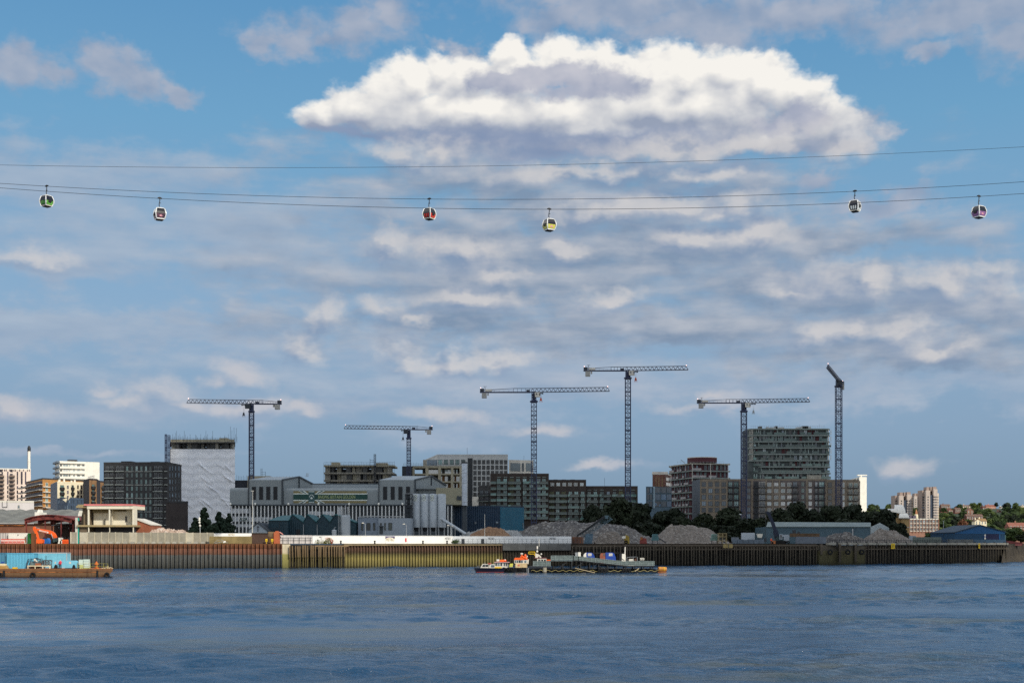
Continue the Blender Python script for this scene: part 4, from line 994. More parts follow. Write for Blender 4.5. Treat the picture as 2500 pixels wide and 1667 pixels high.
silom=mat('pale_grey_silo',(164,172,178),.45,.06,.4,.15,streak=.12)
r=thing('storage_tank','single grey cylindrical tank with ladder and pipework on top, by the teal sheds','tank',(X(844,418),418,GZ))
c=(X(844,418),418); b=MB(); b.lathe(c,[(1.45,GZ),(1.45,Z(1259.5,418)),(1.2,Z(1257.5,418)),(.3,Z(1256.5,418))],20); b.build('shell',silom,r,True)
b=MB()
for s_ in (-1,1):b.bar((c[0]-1.9+s_*.3,417.2,GZ),(c[0]-1.9+s_*.3,417.2,Z(1253,418)),.1)
for k in range(24):zq=GZ+.5+k*.36; b.bar((c[0]-2.2,417.2,zq),(c[0]-1.6,417.2,zq),.06)
b.build('ladder',steel,r)
b=MB()
for px,q_ in ((833,1243),(838,1238),(844,1232),(848,1236)):b.tube([(X(px,418),418,Z(1258,418)),(X(px,418),418,Z(q_,418))],.12,6)
for q_ in (1254,1257):b.bar((X(832,418),417,Z(q_,418)),(X(855,418),417,Z(q_,418)),.08)
for k in range(7):b.bar((X(832+k*3.8,418),417,Z(1258.5,418)),(X(832+k*3.8,418),417,Z(1254,418)),.07)
b.build('pipework',steel,r)
r=thing('small_tank','short pale tank standing left of the single grey tank','tank',(X(816,416),416,GZ))
b=MB(); b.lathe((X(816,416),416),[(.75,GZ),(.75,Z(1294,416)),(.5,Z(1292.6,416)),(.05,Z(1292.2,416))],16); b.build('shell',silom,r,True)
b=MB(); b.tube([(X(816,416),416,Z(1292.5,416)),(X(816,416),416,Z(1288,416)),(X(820,416),416,Z(1287,416))],.1,6); b.build('vent',steel,r)
r,fs,z1=building('office_building','low pale blue grey office with curved corner between the tanks and the tall silos','building',[(874,428),(925,428)],1262,16,mat('blue_grey_render',(128,140,154),.75,.06,.3,streak=.12),None)
f=fs[0]
for p0,p1 in ((882,887),(894.5,904.5),(911,916)):f.win(p0,p1,1275.5,1294,trim,glass('olive_glass',(40,46,40),.15,.2),'')
b=MB(); cx_,ry=X(924,430),0
pts=[(X(924,427),427)]+[(X(924,427)+8.4*math.sin(a),427+5-5*math.cos(a)+0) for a in [math.pi/2*k/10 for k in range(1,11)]]
pts=[(X(924,427),427),(X(968,427),427)]+[(X(968,427)+4.5*math.sin(a),431.5-4.5*math.cos(a)) for a in [math.pi/2*k/8 for k in range(1,9)]]+[(X(968,427)+4.5,444),(X(924,427),444)]
b.extr(pts,GZ-.2,Z(1264,427)); b.build('curved_wing',mat('pale_curved_render',(140,150,160),.75,.06,.3,streak=.1),r)
f=Face(r,(X(924,427),427),(X(968,427),427),GZ,20)
for p0,p1,q0 in ((928,932,1275.5),(938,942,1275.5),(948,957.5,1275.5)):f.win(p0,p1,q0,1294,trim,glass('olive_glass'),'')
b=MB(); f.slab(b,926.5,935,1284.5,1303,0,.12); f.slab(b,926,936,1283,1285,0,.8); b.build('door',trim,r)
b=MB(); b.bar((X(874,427),427.4,Z(1262,427)),(X(895,427),427.4,Z(1259,427)),.3); b.bar((X(895,427),427.4,Z(1259,427)),(X(985,427),427.4,Z(1260.5,427)),.3); b.build('coping',steel,r)
sil=[]
for k in range(4):
 px=1006.5+5+20.4*k; y=440; c=(X(px+5.5,y),y)
 o=thing('silo',['tall pale grey silo with round emblem, beside the dark stair tower','tall pale grey silo with round emblem, second from the stair tower','tall pale grey silo with round emblem, next to the plain silo','plain pale grey silo without an emblem, right end of the silo row'][k],'silo',(c[0],y,GZ),0,'row of tall silos')
 b=MB(); b.lathe(c,[(1.42,Z(1287,y)),(1.42,Z(1208,y)),(1.25,Z(1206,y)),(.3,Z(1205,y))],24); b.build('shell',silom,o,True)
 b=MB(); b.lathe(c,[(.35,Z(1297,y)),(1.38,Z(1287,y))],16); b.build('hopper',steel_dk,o,True)
 for a_ in range(4):t=a_*math.pi/2+.785; b=MB(); b.bar((c[0]+1.3*math.cos(t),y+1.3*math.sin(t),GZ),(c[0]+1.3*math.cos(t),y+1.3*math.sin(t),Z(1286,y)),.22); b.build('leg',steel,o)
 if k<3:
 # emblem wrapped on the shell
  rad=1.46; zc=Z(1215,y); b=MB(); g2=MB(); N=10
  def on(u,v,rr_):t=-math.pi/2-.22+u/rr_; return (c[0]+rr_*math.cos(t),y+rr_*math.sin(t),zc+v)
  for i in range(N):
   u0,u1=-.68+1.36*i/N,-.68+1.36*(i+1)/N; b.add([on(u0,-1.05,rad),on(u1,-1.05,rad),on(u1,1.05,rad),on(u0,1.05,rad)],[(0,1,2,3)])
  b.build('emblem_panel',paleg,o)
  for a0 in range(20):
   t0,t1=2*math.pi*a0/20,2*math.pi*(a0+1)/20
   for r0,r1 in ((.62,.72),(.2,.32)):g2.add([on(r0*.9*math.cos(t0),r0*1.25*math.sin(t0),rad+.03),on(r0*.9*math.cos(t1),r0*1.25*math.sin(t1),rad+.03),on(r1*.9*math.cos(t1),r1*1.25*math.sin(t1),rad+.03),on(r1*.9*math.cos(t0),r1*1.25*math.sin(t0),rad+.03)],[(0,1,2,3)])
  g2.add([on(-.5,-.32,rad+.03),on(.5,-.32,rad+.03),on(.5,-.12,rad+.03),on(-.5,-.12,rad+.03)],[(0,1,2,3)]); g2.build('emblem',trim,o)
r=thing('stair_tower','dark open steel stair tower left of the four tall silos','stair tower',(X(998,438),438,GZ))
b=MB(); y=438
for px in (990,1006):
 for yy in (437,440.5):b.bar((X(px,y),yy,GZ),(X(px,y),yy,Z(1205,y)),.2)
for k in range(9):
 q_=1205+k*11; b.box(X(990,y),X(1006,y),437,440.5,Z(q_+1,y),Z(q_+.4,y)); b.bar((X(990,y),437,Z(q_-5,y)),(X(1006,y),437,Z(q_-5,y)),.09)
 if k<8:b.bar((X(991 if k%2 else 1005,y),438,Z(q_+11,y)),(X(1005 if k%2 else 991,y),438,Z(q_,y)),.5,.12)
b.build('frame',steel_dk,r)
b=MB(); b.box(X(993,y),X(1000,y),439,440.4,GZ,Z(1206,y)); b.build('riser',trim,r)
b=MB(); b.bar((X(990,y),438,Z(1204.6,y)),(X(1020,y),438,Z(1204.6,y)),.15); b.build('walkway',steel,r)
r=thing('flue_stack','shiny silver flue stack with spiral seams right of the refinery','chimney',(X(1134,468),468,GZ))
c=(X(1134,468),468); b=MB(); b.lathe(c,[(.98,Z(1233.5,468)),(.98,Z(1131,468))],20); b.build('pipe',mat('bright_aluminium',(168,176,186),.35,.08,.6,.7),r,True)
b=MB(); b.lathe(c,[(1.05,Z(1131,468)),(1.05,Z(1127.6,468))],20); b.build('cap',black,r,True)
b=MB(); N=160; b.tube([(c[0]+1.0*math.cos(i*.1),c[1]+1.0*math.sin(i*.1),Z(1178-46*i/N,468)) for i in range(N)],.05,4)
for q_ in (1155,1180,1205,1226):b.lathe(c,[(1.04,Z(q_,468)),(1.04,Z(q_-1,468))],20)
b.build('seam',steel,r)
b=MB(); b.box(X(1129,470),X(1139,470),469,475,GZ,Z(1233,470)); b.build('plinth',trim,r)
r=thing('conveyor_tube','pale slanting conveyor tube running down right of the tall silos','conveyor',(X(1110,432),432,GZ))
b=MB(); b.tube([(X(1078,438),438,Z(1266,438)),(X(1138,430),430,Z(1304,430))],.52,10); b.build('tube',silom,r,True)
b=MB(); b.bar((X(1111,433),433,GZ),(X(1111,433),433,Z(1285,433)),.2); b.bar((X(1128,431),431,GZ),(X(1128,431),431,Z(1296,431)),.2); b.build('support',steel_dk,r)

navyw=ribbed('navy_warehouse_cladding',(14,44,68),.8,.5,.08,0,'x',.3,.12); teal2=ribbed('bright_teal_cladding',(14,84,108),.8,.5,.08,0,'x',.3,.12)
r,fs,z1=building('warehouse','plain blue box warehouse, navy left and teal right, behind the sand heap','building',[(1098,500),(1221,500),(1279,508)],1238,30,navyw,navyw)
b=MB(); fs[1].slab(b,1221,1279,1238,1300,0,.1); b.build('teal_face',teal2,r)
fs[0].win(1158,1164,1272,1279,navyw,pane); fs[0].win(1210,1217,1272,1279,navyw,pane)
b=MB(); fs[1].slab(b,1275.8,1276.6,1276,1290,.1,.3); b.build('downpipe',steel,r)
b=MB(); fs[0].slab(b,1079,1098,1290,1300,-4,-3.5); b.build('low_wall',teal2,r)

# ------------------------------------------------------------------ middle and right: flats, towers and building sites
r=thing('unfinished_building','bare concrete storeys under construction with scaffolding behind the long grey hall','building',(X(870,720),720,GZ))
Y0=720; rr=random.Random(21); xs=lambda p:X(p,Y0); zs=lambda q_:Z(q_,Y0)
for k in range(4):
 row=1135+18*k
 b=MB(); b.box(xs(791),xs(961 if k else 963),Y0-.8,Y0+20,zs(row+4),zs(row)); b.build('floor_slab',conc_warm if k==0 else concrete,r)
 for i in range(13):
  px=795+i*12.6+rr.uniform(-3,3); w=rr.uniform(.9,3.4)
  if i in (3,8) and k==0:continue
  b=MB(); b.box(xs(px),xs(px)+w,Y0+rr.uniform(.3,3),Y0+10,zs(row+18.1),zs(row+4)); b.build('column',[concrete,conc_dark,conc_warm][i%3],r)
 b=MB(); b.box(xs(800),xs(950),Y0+12,Y0+12.3,zs(row+18),zs(row+7 if k==0 else row+4)); b.build('inner_wall',dkframe,r)
b=MB(); b.box(xs(918),xs(945),Y0,Y0+9,zs(1135),zs(1129.5)); b.box(xs(808),xs(828),Y0+1,Y0+6,zs(1135),zs(1128)); b.build('formwork',conc_warm,r)
b=MB()
for i in range(44):
 px=791+i*4+rr.uniform(-.5,.5); b.bar((xs(px),Y0-.95,zs(1205)),(xs(px),Y0-.95,zs(1131-rr.uniform(0,5))),.085)
for i in range(20):b.bar((xs(791),Y0-.95,zs(1128+i*4)),(xs(963),Y0-.95,zs(1128+i*4)),.06)
b.build('scaffolding',steel_dk,r)
b=MB(); lattice(b,(xs(916),Y0-1.6,GZ),(xs(916),Y0-1.6,zs(1109)),.9,.9,2,.2,.1); b.bar((xs(904),Y0-1.2,zs(1140)),(xs(904),Y0-1.2,zs(1120)),.15); b.bar((xs(904),Y0-1.2,zs(1123)),(xs(914),Y0-1.2,zs(1123)),.15); b.bar((xs(904),Y0-1.2,zs(1127)),(xs(914),Y0-1.2,zs(1127)),.15); b.build('hoist_mast',steel_dk,r)
r=thing('site_roof','low dark half built storeys with scaffold poles between wrapped tower and grey hall','building',(X(600,700),700,GZ))
b=MB(); b.box(X(572,700),X(606,700),700,715,GZ,Z(1172,700)); b.build('dark_storey',mat('dark_formwork',(52,56,64),.8,.2,.3),r)
b=MB(); b.box(X(606,700),X(660,700),698,714,GZ,Z(1162,700)); b.build('deck',conc_warm,r)
b=MB()
for i in range(12):px=574+i*4; b.bar((X(px,699),699,Z(1175,699)),(X(px,699),699,Z(1163+rr.uniform(-4,5),699)),.1)
for p in (637,640,648):b.bar((X(p,699),699,Z(1166,699)),(X(p,699),699,Z(1143 if p<645 else 1151,699)),.14)
for q_ in (1146,1152,1157):b.bar((X(637,699),699,Z(q_,699)),(X(648 if q_>1150 else 640,699),699,Z(q_,699)),.1)
b.build('scaffolding',steel_dk,r)

r=thing('unfinished_building','cream concrete lattice frame building left of the silver flue stack','building',(X(1060,730),730,GZ))
Y0=730
for k in range(4):
 row=1137+18.7*k
 b=MB(); b.box(xs(1009),xs(1135),Y0-.3,Y0+18,zs(row+(5.2 if k==0 else 3)),zs(row)); b.build('floor_slab',conc_warm,r)
for px,w in ((1006,6),(1039,7),(1070,6.5),(1101,6),(1122,8)):
 b=MB(); b.box(xs(px),xs(px+w),Y0-.5,Y0+2,GZ,zs(1137)); b.build('column',conc_warm,r)
for k in range(4):
 row=1142+18.7*k
 for px,w in ((1012,9),(1030,8),(1047,22),(1078,7),(1092,8),(1108,5),(1116,6)):
  if (px+k)%5==2:continue
  b=MB(); b.box(xs(px),xs(px+w),Y0+5,Y0+5.4,zs(row+13.6),zs(row+(4 if k==0 and px==1012 else 0))); b.build('inner_wall',[dkframe,conc_dark,mat('plywood',(150,112,76),.8,.15)][(px+k)%3],r)
b=MB(); b.box(xs(982),xs(1007),Y0-1.2,Y0+12,GZ,zs(1138)); b.build('dark_bay',steel_dk,r)
b=MB()
for i in range(36):px=985+i*4.1; b.bar((xs(px),Y0-.6,zs(1139)),(xs(px),Y0-.6,zs(1131-rr.uniform(0,3))),.08)
for q_ in (1132,1134.5):b.bar((xs(985),Y0-.6,zs(q_)),(xs(1130),Y0-.6,zs(q_)),.06)
b.build('guard_rail',steel_dk,r)
b=MB(); b.box(xs(1032),xs(1040),Y0+3,Y0+8,zs(1137),zs(1121)); b.build('lift_core',concrete,r)

greyp=mat('pale_grey_panel',(178,180,178),.7,.08,.2,streak=.12)
r,fs,z1=building('apartment_block','pale grey apartment block with a gridded front of dark square openings','building',[(1040,860),(1068,812),(1240,812)],1111,26,greyp,greyp)
f=fs[1]; dkgap=mat('dark_recess',(36,40,44),.5,.3,.5)
for i in range(8):fs[0].win(1042+i*3.3,1044.6+i*3.3,1122,1136,steel_dk,pane,'m')
for i in range(6):
 for k in range(2):
  p0=1070+i*14
  if p0<1140:f.win(p0,p0+9.5,1121.5+k*16,1134+k*16,trim,pane_green,'m')
b=MB(); f.slab(b,1142,1154,1118,1300,0,.1); b.build('recess',dkgap,r)
for i in range(8):
 for k in range(7):
  p0,r0=1155.5+i*10.7,1122.5+k*13.2
  f.win(p0,p0+8.2,r0,r0+10.4,dkgap,pane_dark,'m')
b=MB(); f.slab(b,1153,1241,1212,1300,0,.2); b.build('podium',offwhite,r)
b=MB(); p=f.pos(f.u(1140),z1,-4); b.bar(p,p+Vector((0,0,5)),.15); b.build('mast',steel_dk,r)
r,fs,z1=building('apartment_block','pale grey block with tall glass bays behind the third crane mast','building',[(1242,845),(1302,850)],1124,20,offwhite,offwhite)
for p0,p1 in ((1246,1270),(1274,1279),(1284,1300)):
 for k in range(3):fs[0].win(p0,p1,1130+k*25,1150+k*25,trim,pane_pale,'g')
b=MB(); fs[0].slab(b,1258,1280,1122,1124.5,-6,-2); b.build('roof_plant',steel_dk,r)
b=MB(); p=fs[0].pos(fs[0].u(1281.5),z1,-2); b.bar(p,p+Vector((0,0,3.6)),.12); b.build('mast',steel_dk,r)

choc=brick('chocolate_brick',(66,56,50),(54,46,42),(70,62,58)); grn=mat('olive_render',(92,92,66),.8,.12,.3)
gbal=glass('green_balcony_glass',(60,84,80),.1,.2); edge=mat('pale_slab_edge',(120,130,126),.7,.12,.3)
def balcony_flats(label,pts,top,row0,n,cols,bals,wall,depth=16,step=14.3,extra=None):
 r,fs,z1=building('apartment_block',label,'building',pts,top,depth,wall,wall); f=fs[-1]
 for k in range(n):
  row=row0+step*k
  for p0,p1,m_ in cols:
   if m_=='o':b=MB(); f.slab(b,p0,p1,row-step+3.5,row-.4,0,.08); b.build('render_panel',grn,r)
   else :f.win(p0,p1,row-step+3.6,row-.4,trim,pane_green if m_=='g' else pane,'m')
  if k or True:
   for p0,p1 in bals:f.bal(p0,p1,row+1.2,1.7,edge,gbal,'panel',th=.32,hr=1.0)
 return r,fs,z1
r,fs,z1=balcony_flats('dark brown brick flats with green glass balconies behind the third crane mast',[(1197,690),(1340,690)],1158,1178.5,7,[(1213,1222,'g'),(1228.5,1238,'g'),(1244,1254,'o'),(1246,1252,'g'),(1260,1270,'g'),(1276,1286,'g'),(1292,1302,'g'),(1310,1320,'d'),(1323,1333,'g')],[(1198,1211),(1212.5,1238),(1240,1272),(1277,1308),(1311,1338)],choc)
f=fs[0]
b=MB()
for p in (1214,1229.5,1245,1260.5,1276.5,1293,1310.5,1324):f.slab(b,p,p+9,1164,1165.6,0,.4)
b.build('lintel',edge,r)
b=MB(); f.slab(b,1240,1340,1284,1300,0,.3); b.build('plinth',dkframe,r)
r2,fs2,_=building('apartment_block','black brick lower wing between pale gridded block and brown flats','building',[(1168,700),(1198,692)],1188,10,dkbrick,dkbrick)
for k in range(4):fs2[0].bal(1169,1196,1209+14.4*k,1.3,edge,dkframe,'bars',th=.2); fs2[0].win(1172,1180,1197+14.4*k,1208+14.4*k,trim,pane,'m'); fs2[0].win(1184,1193,1197+14.4*k,1208+14.4*k,trim,pane,'m')
r,fs,z1=balcony_flats('dark brown flats with small top windows, middle of the brown terrace',[(1339,694),(1431,694)],1173,1210,6,[(1342,1352,'o'),(1344,1350,'g'),(1357,1366,'g'),(1371,1381,'o'),(1373,1379,'g'),(1388,1397,'g'),(1402,1412,'g'),(1418,1427,'g')],[(1340,1354),(1355,1384),(1386,1414),(1416,1428)],choc)
f=fs[0]
for p in (1344,1358.5,1373,1387,1401,1416):f.win(p,p+9,1178,1186,offwhite,pane_pale,'m')
b=MB()
for p0,p1 in ((1352,1362),(1372,1382),(1393,1404)):f.slab(b,p0,p1,1169.5,1173,-5,-2)
b.build('roof_plant',steel_dk,r)
r,fs,z1=balcony_flats('low dark brown flats at the right end of the terrace, behind the fourth crane',[(1430,698),(1557,698)],1188.5,1210,5,[(1434,1443,'g'),(1449,1458,'g'),(1465,1474,'g'),(1481,1489,'d'),(1496,1504,'g'),(1511,1521,'o'),(1528,1536,'d'),(1541,1550,'d')],[(1432,1460),(1463,1492),(1494,1523),(1526,1553)],choc)
b=MB()
for p in (1434,1449,1465,1496,1511,1541):fs[0].slab(b,p,p+9,1195,1196.4,0,.35)
b.build('lintel',edge,r)
b=MB(); p=fs[0].pos(fs[0].u(1477),z1,-3); b.bar(p,p+Vector((0,0,5)),.12); b.build('mast',steel_dk,r)
bluegl=glass('blue_curtain_glass',(34,62,84),.08,.2)
r,fs,z1=building('glass_block','low blue glass block left of the round maroon building','building',[(1577,660),(1640,668)],1187,14,mat('blue_grey_frame',(70,92,106),.5,.1),None)
for k in range(3):
 for p0,p1 in ((1579,1585),(1586,1592),(1599,1613),(1614,1627),(1628,1639)):fs[0].win(p0,p1,1189+17*k,1203+17*k,trim,bluegl,'g')
b=MB(); fs[0].slab(b,1594,1597.5,1187,1240,0,.5); b.build('mullion',mat('pale_blue_metal',(130,150,162),.4,.1),r)
r,fs,z1=building('apartment_block','red brick block with pale roof band peeping over the blue glass block','building',[(1593,790),(1624,790),(1640,805)],1157,14,brick('muted_red_brick',(128,76,62),(110,66,54)),offwhite)  # dull red brick in its own tone
for k in range(3):fs[1].win(1626,1637,1166+12*k,1174+12*k,offwhite,pane,'m')
b=MB()
for p in (1601,1608,1616):fs[0].slab(b,p,p+1.6,1163,1200,0,.1)
b.build('buff_stripe',mat('buff_brick_stripe',(150,130,96),.8,.1),r)
b=MB(); p=fs[0].pos(fs[0].u(1612),z1,-4); b.box(p.x-4,p.x+5,p.y,p.y+4,z1,z1+1.6); b.build('roof_plant',offwhite,r)

# the two rounded blocks
wine=mat('wine_red_panel',(72,30,38),.7,.15,.3)
r=thing('round_block','rounded maroon apartment block with pale balcony rings and a red drum on its roof','building',(X(1708,745),745,GZ))
def ring_pts(px0,px1,Yb,depth,rad,grow=0.0):
 x0,x1=X(px0,Yb)-grow,X(px1,Yb)+grow; y0,y1=Yb-grow,Yb+depth+grow; q=[]
 for cx_,cy_,a0 in ((x0+rad,y0+rad,180),(x1-rad,y0+rad,270),(x1-rad,y1-rad,0),(x0+rad,y1-rad,90)):
  for i in range(7):a=R(a0+15*i); q.append((cx_+rad*math.cos(a),cy_+rad*math.sin(a)))
 return q
def oct_block(px0,pxc,px1,Yb,grow):
 P=[Vector((X(px0,Yb+26),Yb+26)),Vector((X(pxc,Yb),Yb)),Vector((X(px1,Yb+6),Yb+6)),Vector((X(px1,Yb+6)-3,Yb+40)),Vector((X(px0,Yb+26)+4,Yb+46))]
 c=sum(P,Vector((0,0)))/5; return [tuple(p+(p-c).normalized()*grow) for p in P],P
poly,P=oct_block(1640,1687,1777,735,0); slab_poly,_=oct_block(1640,1687,1777,735,1.7)
rows=[1131+17.3*k for k in range(9)]
b=MB(); b.extr(poly,GZ,Z(1131,735)); b.build('core',wine,r)
for i,row in enumerate(rows):
 b=MB(); b.extr(slab_poly,Z(row+2.4,735),Z(row-.6,735)); b.build('balcony_ring',edge if i else concrete,r)
faceA,faceB=Face(r,P[0],P[1],GZ,60),Face(r,P[1],P[2],GZ,60)
rr=random.Random(31)
for i,row in enumerate(rows[:-1]):
 for j in range(9):
  u0=1690+j*9.6
  if rr.random()<.8:faceB.win(u0,u0+rr.choice((4,6,7)),row+4,row+16.5,trim,rr.choice((pane,pane_pale,pane_green)),'m')
 for j in range(6):faceA.win(1645+j*6.8,1648.5+j*6.8,row+4,row+16.5,trim,pane,'')
 for fc,p0,p1 in ((faceA,1640,1686),(faceB,1688,1777)):
  b=MB(); u0,u1=fc.u(p0),fc.u(p1); zb=Z(row+17.3-.6,735)
  k=0; u=u0
  while u<u1-1.6:
   w=rr.choice((1.5,2.2,3.0))
   if rr.random()<.5:b.obox(fc.A,fc.d,u,min(u+w,u1),1.45,1.6,zb,zb+1.15)
   u+=w
  if b.v:b.build('balustrade',mat('pale_balustrade',(150,146,146),.5,.15),r)
b=MB()
for px in (1638,1778,1690,1735):Yq=733 if px>1650 else 758; b.bar((X(px,Yq),Yq,Z(1190,735)),(X(px,Yq),Yq,Z(1131,735)),.25)
b.build('column',offwhite,r)
b=MB(); cxd,cyd=X(1714,752),752; b.lathe((cxd,cyd),[(8.3,Z(1130,752)),(8.3,Z(1118,752)),(8.3,Z(1117.5,752))],36); b.build('roof_drum',wine,r,True)
b=MB(); b.lathe((cxd,cyd),[(8.4,Z(1118.5,752)),(8.4,Z(1117,752))],36); b.build('drum_rim',offwhite,r,True)
b=MB()
for px in range(1654,1768,8):b.bar((X(px,737),737,Z(1131,737)),(X(px,737),737,Z(1126,737)),.08)
b.bar((X(1654,737),737,Z(1127,737)),(X(1768,737),737,Z(1127,737)),.08); b.bar((X(1662,740),740,Z(1122,740)),(X(1672,740),740,Z(1130,740)),.3); b.build('roof_rail',steel,r)

r=thing('tower_block','tall rounded apartment tower with continuous balcony rings between two crane masts','building',(X(1928,770),770,GZ))
Yt=770; z_=lambda q_:Z(q_,Yt)
body=ring_pts(1829,2030,Yt,26,4.5); rows=[1045.5+15.35*k for k in range(9)]
b=MB(); b.extr(ring_pts(1827,2024,Yt+1.7,24,4.0),GZ,z_(1045)); b.build('core',mat('grey_green_wall',(70,78,78),.7,.2,.4),r)
wr=mat('dull_red_panel',(76,40,44),.8,.15)
for i,row in enumerate(rows):
 gx=0 if i!=6 else -1.4
 if i==6:pl=ring_pts(1848,2031,Yt,26,4.2)
 elif i>6:pl=ring_pts(1848,2032,Yt,26,4.2)
 else :pl=body
 b=MB(); b.extr(pl,z_(row+3.2),z_(row)); b.build('balcony_ring',edge,r)
f=Face(r,(X(1829,Yt+1.7),Yt+1.7),(X(2024,Yt+1.7),Yt+1.7),GZ,90)
rr=random.Random(8)
for i,row in enumerate(rows):
 px=1840
 while px<2018:
  w=rr.choice((5,7,9)); kind=rr.random()
  if kind<.50:f.win(px,px+w-1,row+3.4,row+15,trim,rr.choice((pane,pane_green,pane_pale)),'m')
  elif kind<.62:b=MB(); f.slab(b,px,px+w-1,row+3.4,row+15,0,.08); b.build('red_panel',wr,r)
  elif kind<.85:b=MB(); f.slab(b,px,px+2.6,row+3.4,row+15,0,.35); b.build('pale_pier',mat('sage_panel',(140,154,150),.6,.1),r)
  px+=w+rr.choice((0,1,4))
 b=MB(); px=1838
 while px<2022:
  w=rr.choice((6,9,12))
  if rr.random()<.55:f.slab(b,px,px+w,row+10.2,row+15.2,1.5,1.58)
  px+=w
 b.build('balustrade',gbal,r)
 if i<5:
  b=MB()
  for k in range(4):b.bar((X(1830+k*2.6,Yt+3-k),Yt+3-k,z_(row+15.4)),(X(1830+k*2.6,Yt+3-k),Yt+3-k,z_(row+3.2)),.2)
  b.box(X(2021.5,Yt+1),X(2023.5,Yt+1),Yt+.8,Yt+1.4,z_(row+15.4),z_(row+3.2)); b.bar((X(2028.6,Yt+1.4),Yt+1.4,z_(row+15.4)),(X(2028.6,Yt+1.4),Yt+1.4,z_(row+3.2)),.3); b.build('corner_post',offwhite,r)
b=MB(); rr=random.Random(2)
for k in range(34):px=1834+k*5.4; b.bar((X(px,Yt),Yt+.6,z_(1045)),(X(px,Yt),Yt+.6,z_(1038.5-(4 if k%9==4 else 0))),.07)
b.bar((X(1834,Yt),Yt+.6,z_(1040)),(X(2016,Yt),Yt+.6,z_(1040)),.07); b.build('roof_rail',steel,r)
for p0,p1,q0 in ((1857,1864,1038.5),(1876,1880,1040),(1884,1918,1041),(1897,1902,1038),(1950,1956,1040.5),(1958,1984,1040),(1963,1977,1038)):
 b=MB(); b.box(X(p0,Yt),X(p1,Yt),Yt+4,Yt+9,z_(1045.4),z_(q0)); b.build('roof_plant',conc_dark if p0%2 else greyp,r)
b=MB(); f.slab(b,1968,2002,1160,1172,1.6,2.6); b.build('formwork',concrete,r)

beige=brick('greyish_buff_brick',(140,128,110),(124,112,98),(140,130,118)); beige_dk=brick('grey_mauve_brick',(110,100,98),(98,90,88),(112,104,100))
r,fs,z1=building('apartment_block','buff brick block with a grid of square windows before the maroon block','building',[(1690,690),(1709,664),(1776,664)],1172,18,beige,beige)
f=fs[1]
for k in range(5):
 for i in range(4):
  p0=1713+i*16.2; r0=1176+k*15.6; f.win(p0,p0+10.5,r0,r0+11.5,trim,pane,'m')
 for p in (1692,1696,1700,1704):fs[0].win(p,p+2,1177+15.6*k,1187+15.6*k,trim,pane,'')
b=MB(); fs[0].slab(b,1690,1709,1172,1290,0,.12); b.build('flank',mat('slate_flank',(78,84,92),.7,.1),r)
r,fs,z1=building('apartment_block','long buff brick block below the rounded tower, between two crane masts','building',[(1776,668),(2018,668)],1171.5,18,beige_dk,beige)
f=fs[0]
for k in range(6):
 r0=1176+15.6*k
 f.win(1778,1788,r0,r0+12,trim,pane_green,'m'); f.win(1792,1803,r0,r0+12,trim,pane_green,'m'); f.bal(1777,1804.5,r0+13,1.2,trim,dkframe,'bars',th=.2)
 f.win(1822,1832,r0,r0+11,trim,pane,'m'); f.win(1841,1851,r0,r0+12,trim,dkgap,''); f.win(1853,1868,r0,r0+12,offwhite,pane,'m'); f.bal(1838,1872,r0+13,1.3,trim,dkframe,'bars',th=.2)
 for p in (1873,1890,1906.5,1922):f.win(p,p+10,r0+1.5,r0+11,offwhite,pane_pale,'m')
 f.win(1936,1946,r0,r0+11,trim,pane,'m'); f.bal(1932,1950,r0+12.5,1.2,trim,dkframe,'bars',th=.2); f.win(1956,1964,r0,r0+11,trim,pane_green,'m')
 f.win(1974,1982,r0+1,r0+11,offwhite,pane_pale,'m'); f.win(1990,1996,r0,r0+12,trim,pane_pale,'m'); f.win(1999,2012,r0,r0+12,trim,pane_green,'m'); f.bal(1987,2014.5,r0+12.8,1.1,trim,dkframe,'bars',th=.2)
b=MB()
for p0,p1 in ((1772,1777),(1805,1809),(1834,1838),(1868.5,1872),(1884,1888),(1901,1905),(1968,1972),(2014.5,2018)):f.slab(b,p0,p1,1171.5,1280,0,.18)
for k in range(6):f.slab(b,1872.2,1930,1188.5+15.6*k,1191+15.6*k,0,.12)
b.build('brick_pier',beige,r)
r,fs,z1=building('apartment_block','buff brick end block right of the last crane mast, before the white tower','building',[(2018,672),(2096,672),(2100,690)],1173,16,beige,beige)
f=fs[0]
for k in range(5):
 r0=1177.5+15.6*k
 f.win(2021.5,2031,r0,r0+12,trim,pane,'m'); f.win(2057,2062,r0,r0+12,offwhite,pane_pale,''); f.win(2072,2081,r0+1,r0+12,offwhite,pane_green,'m'); f.win(2085,2094,r0+1,r0+12,offwhite,pane_green,'m'); f.bal(2069,2096,r0+13,1.1,trim,dkframe,'bars',th=.2)
r,fs,z1=building('tower_block','slim white tower block lit by the sun behind the buff end block','building',[(2077,1290),(2098,1240),(2116,1244)],1165,30,white,white)
for k in range(15):
 for p in (2080.5,2086,2093):fs[0].win(p,p+3.2,1168+4.6*k,1170.6+4.6*k,dkframe,pane,'')
b=MB(); p=fs[0].pos(fs[0].u(2086),z1,-5); b.box(p.x-2,p.x+7,p.y,p.y+4,z1+3,z1+4); b.box(p.x+1,p.x+2,p.y,p.y+3,z1,z1+3); b.build('roof_mast',white,r)

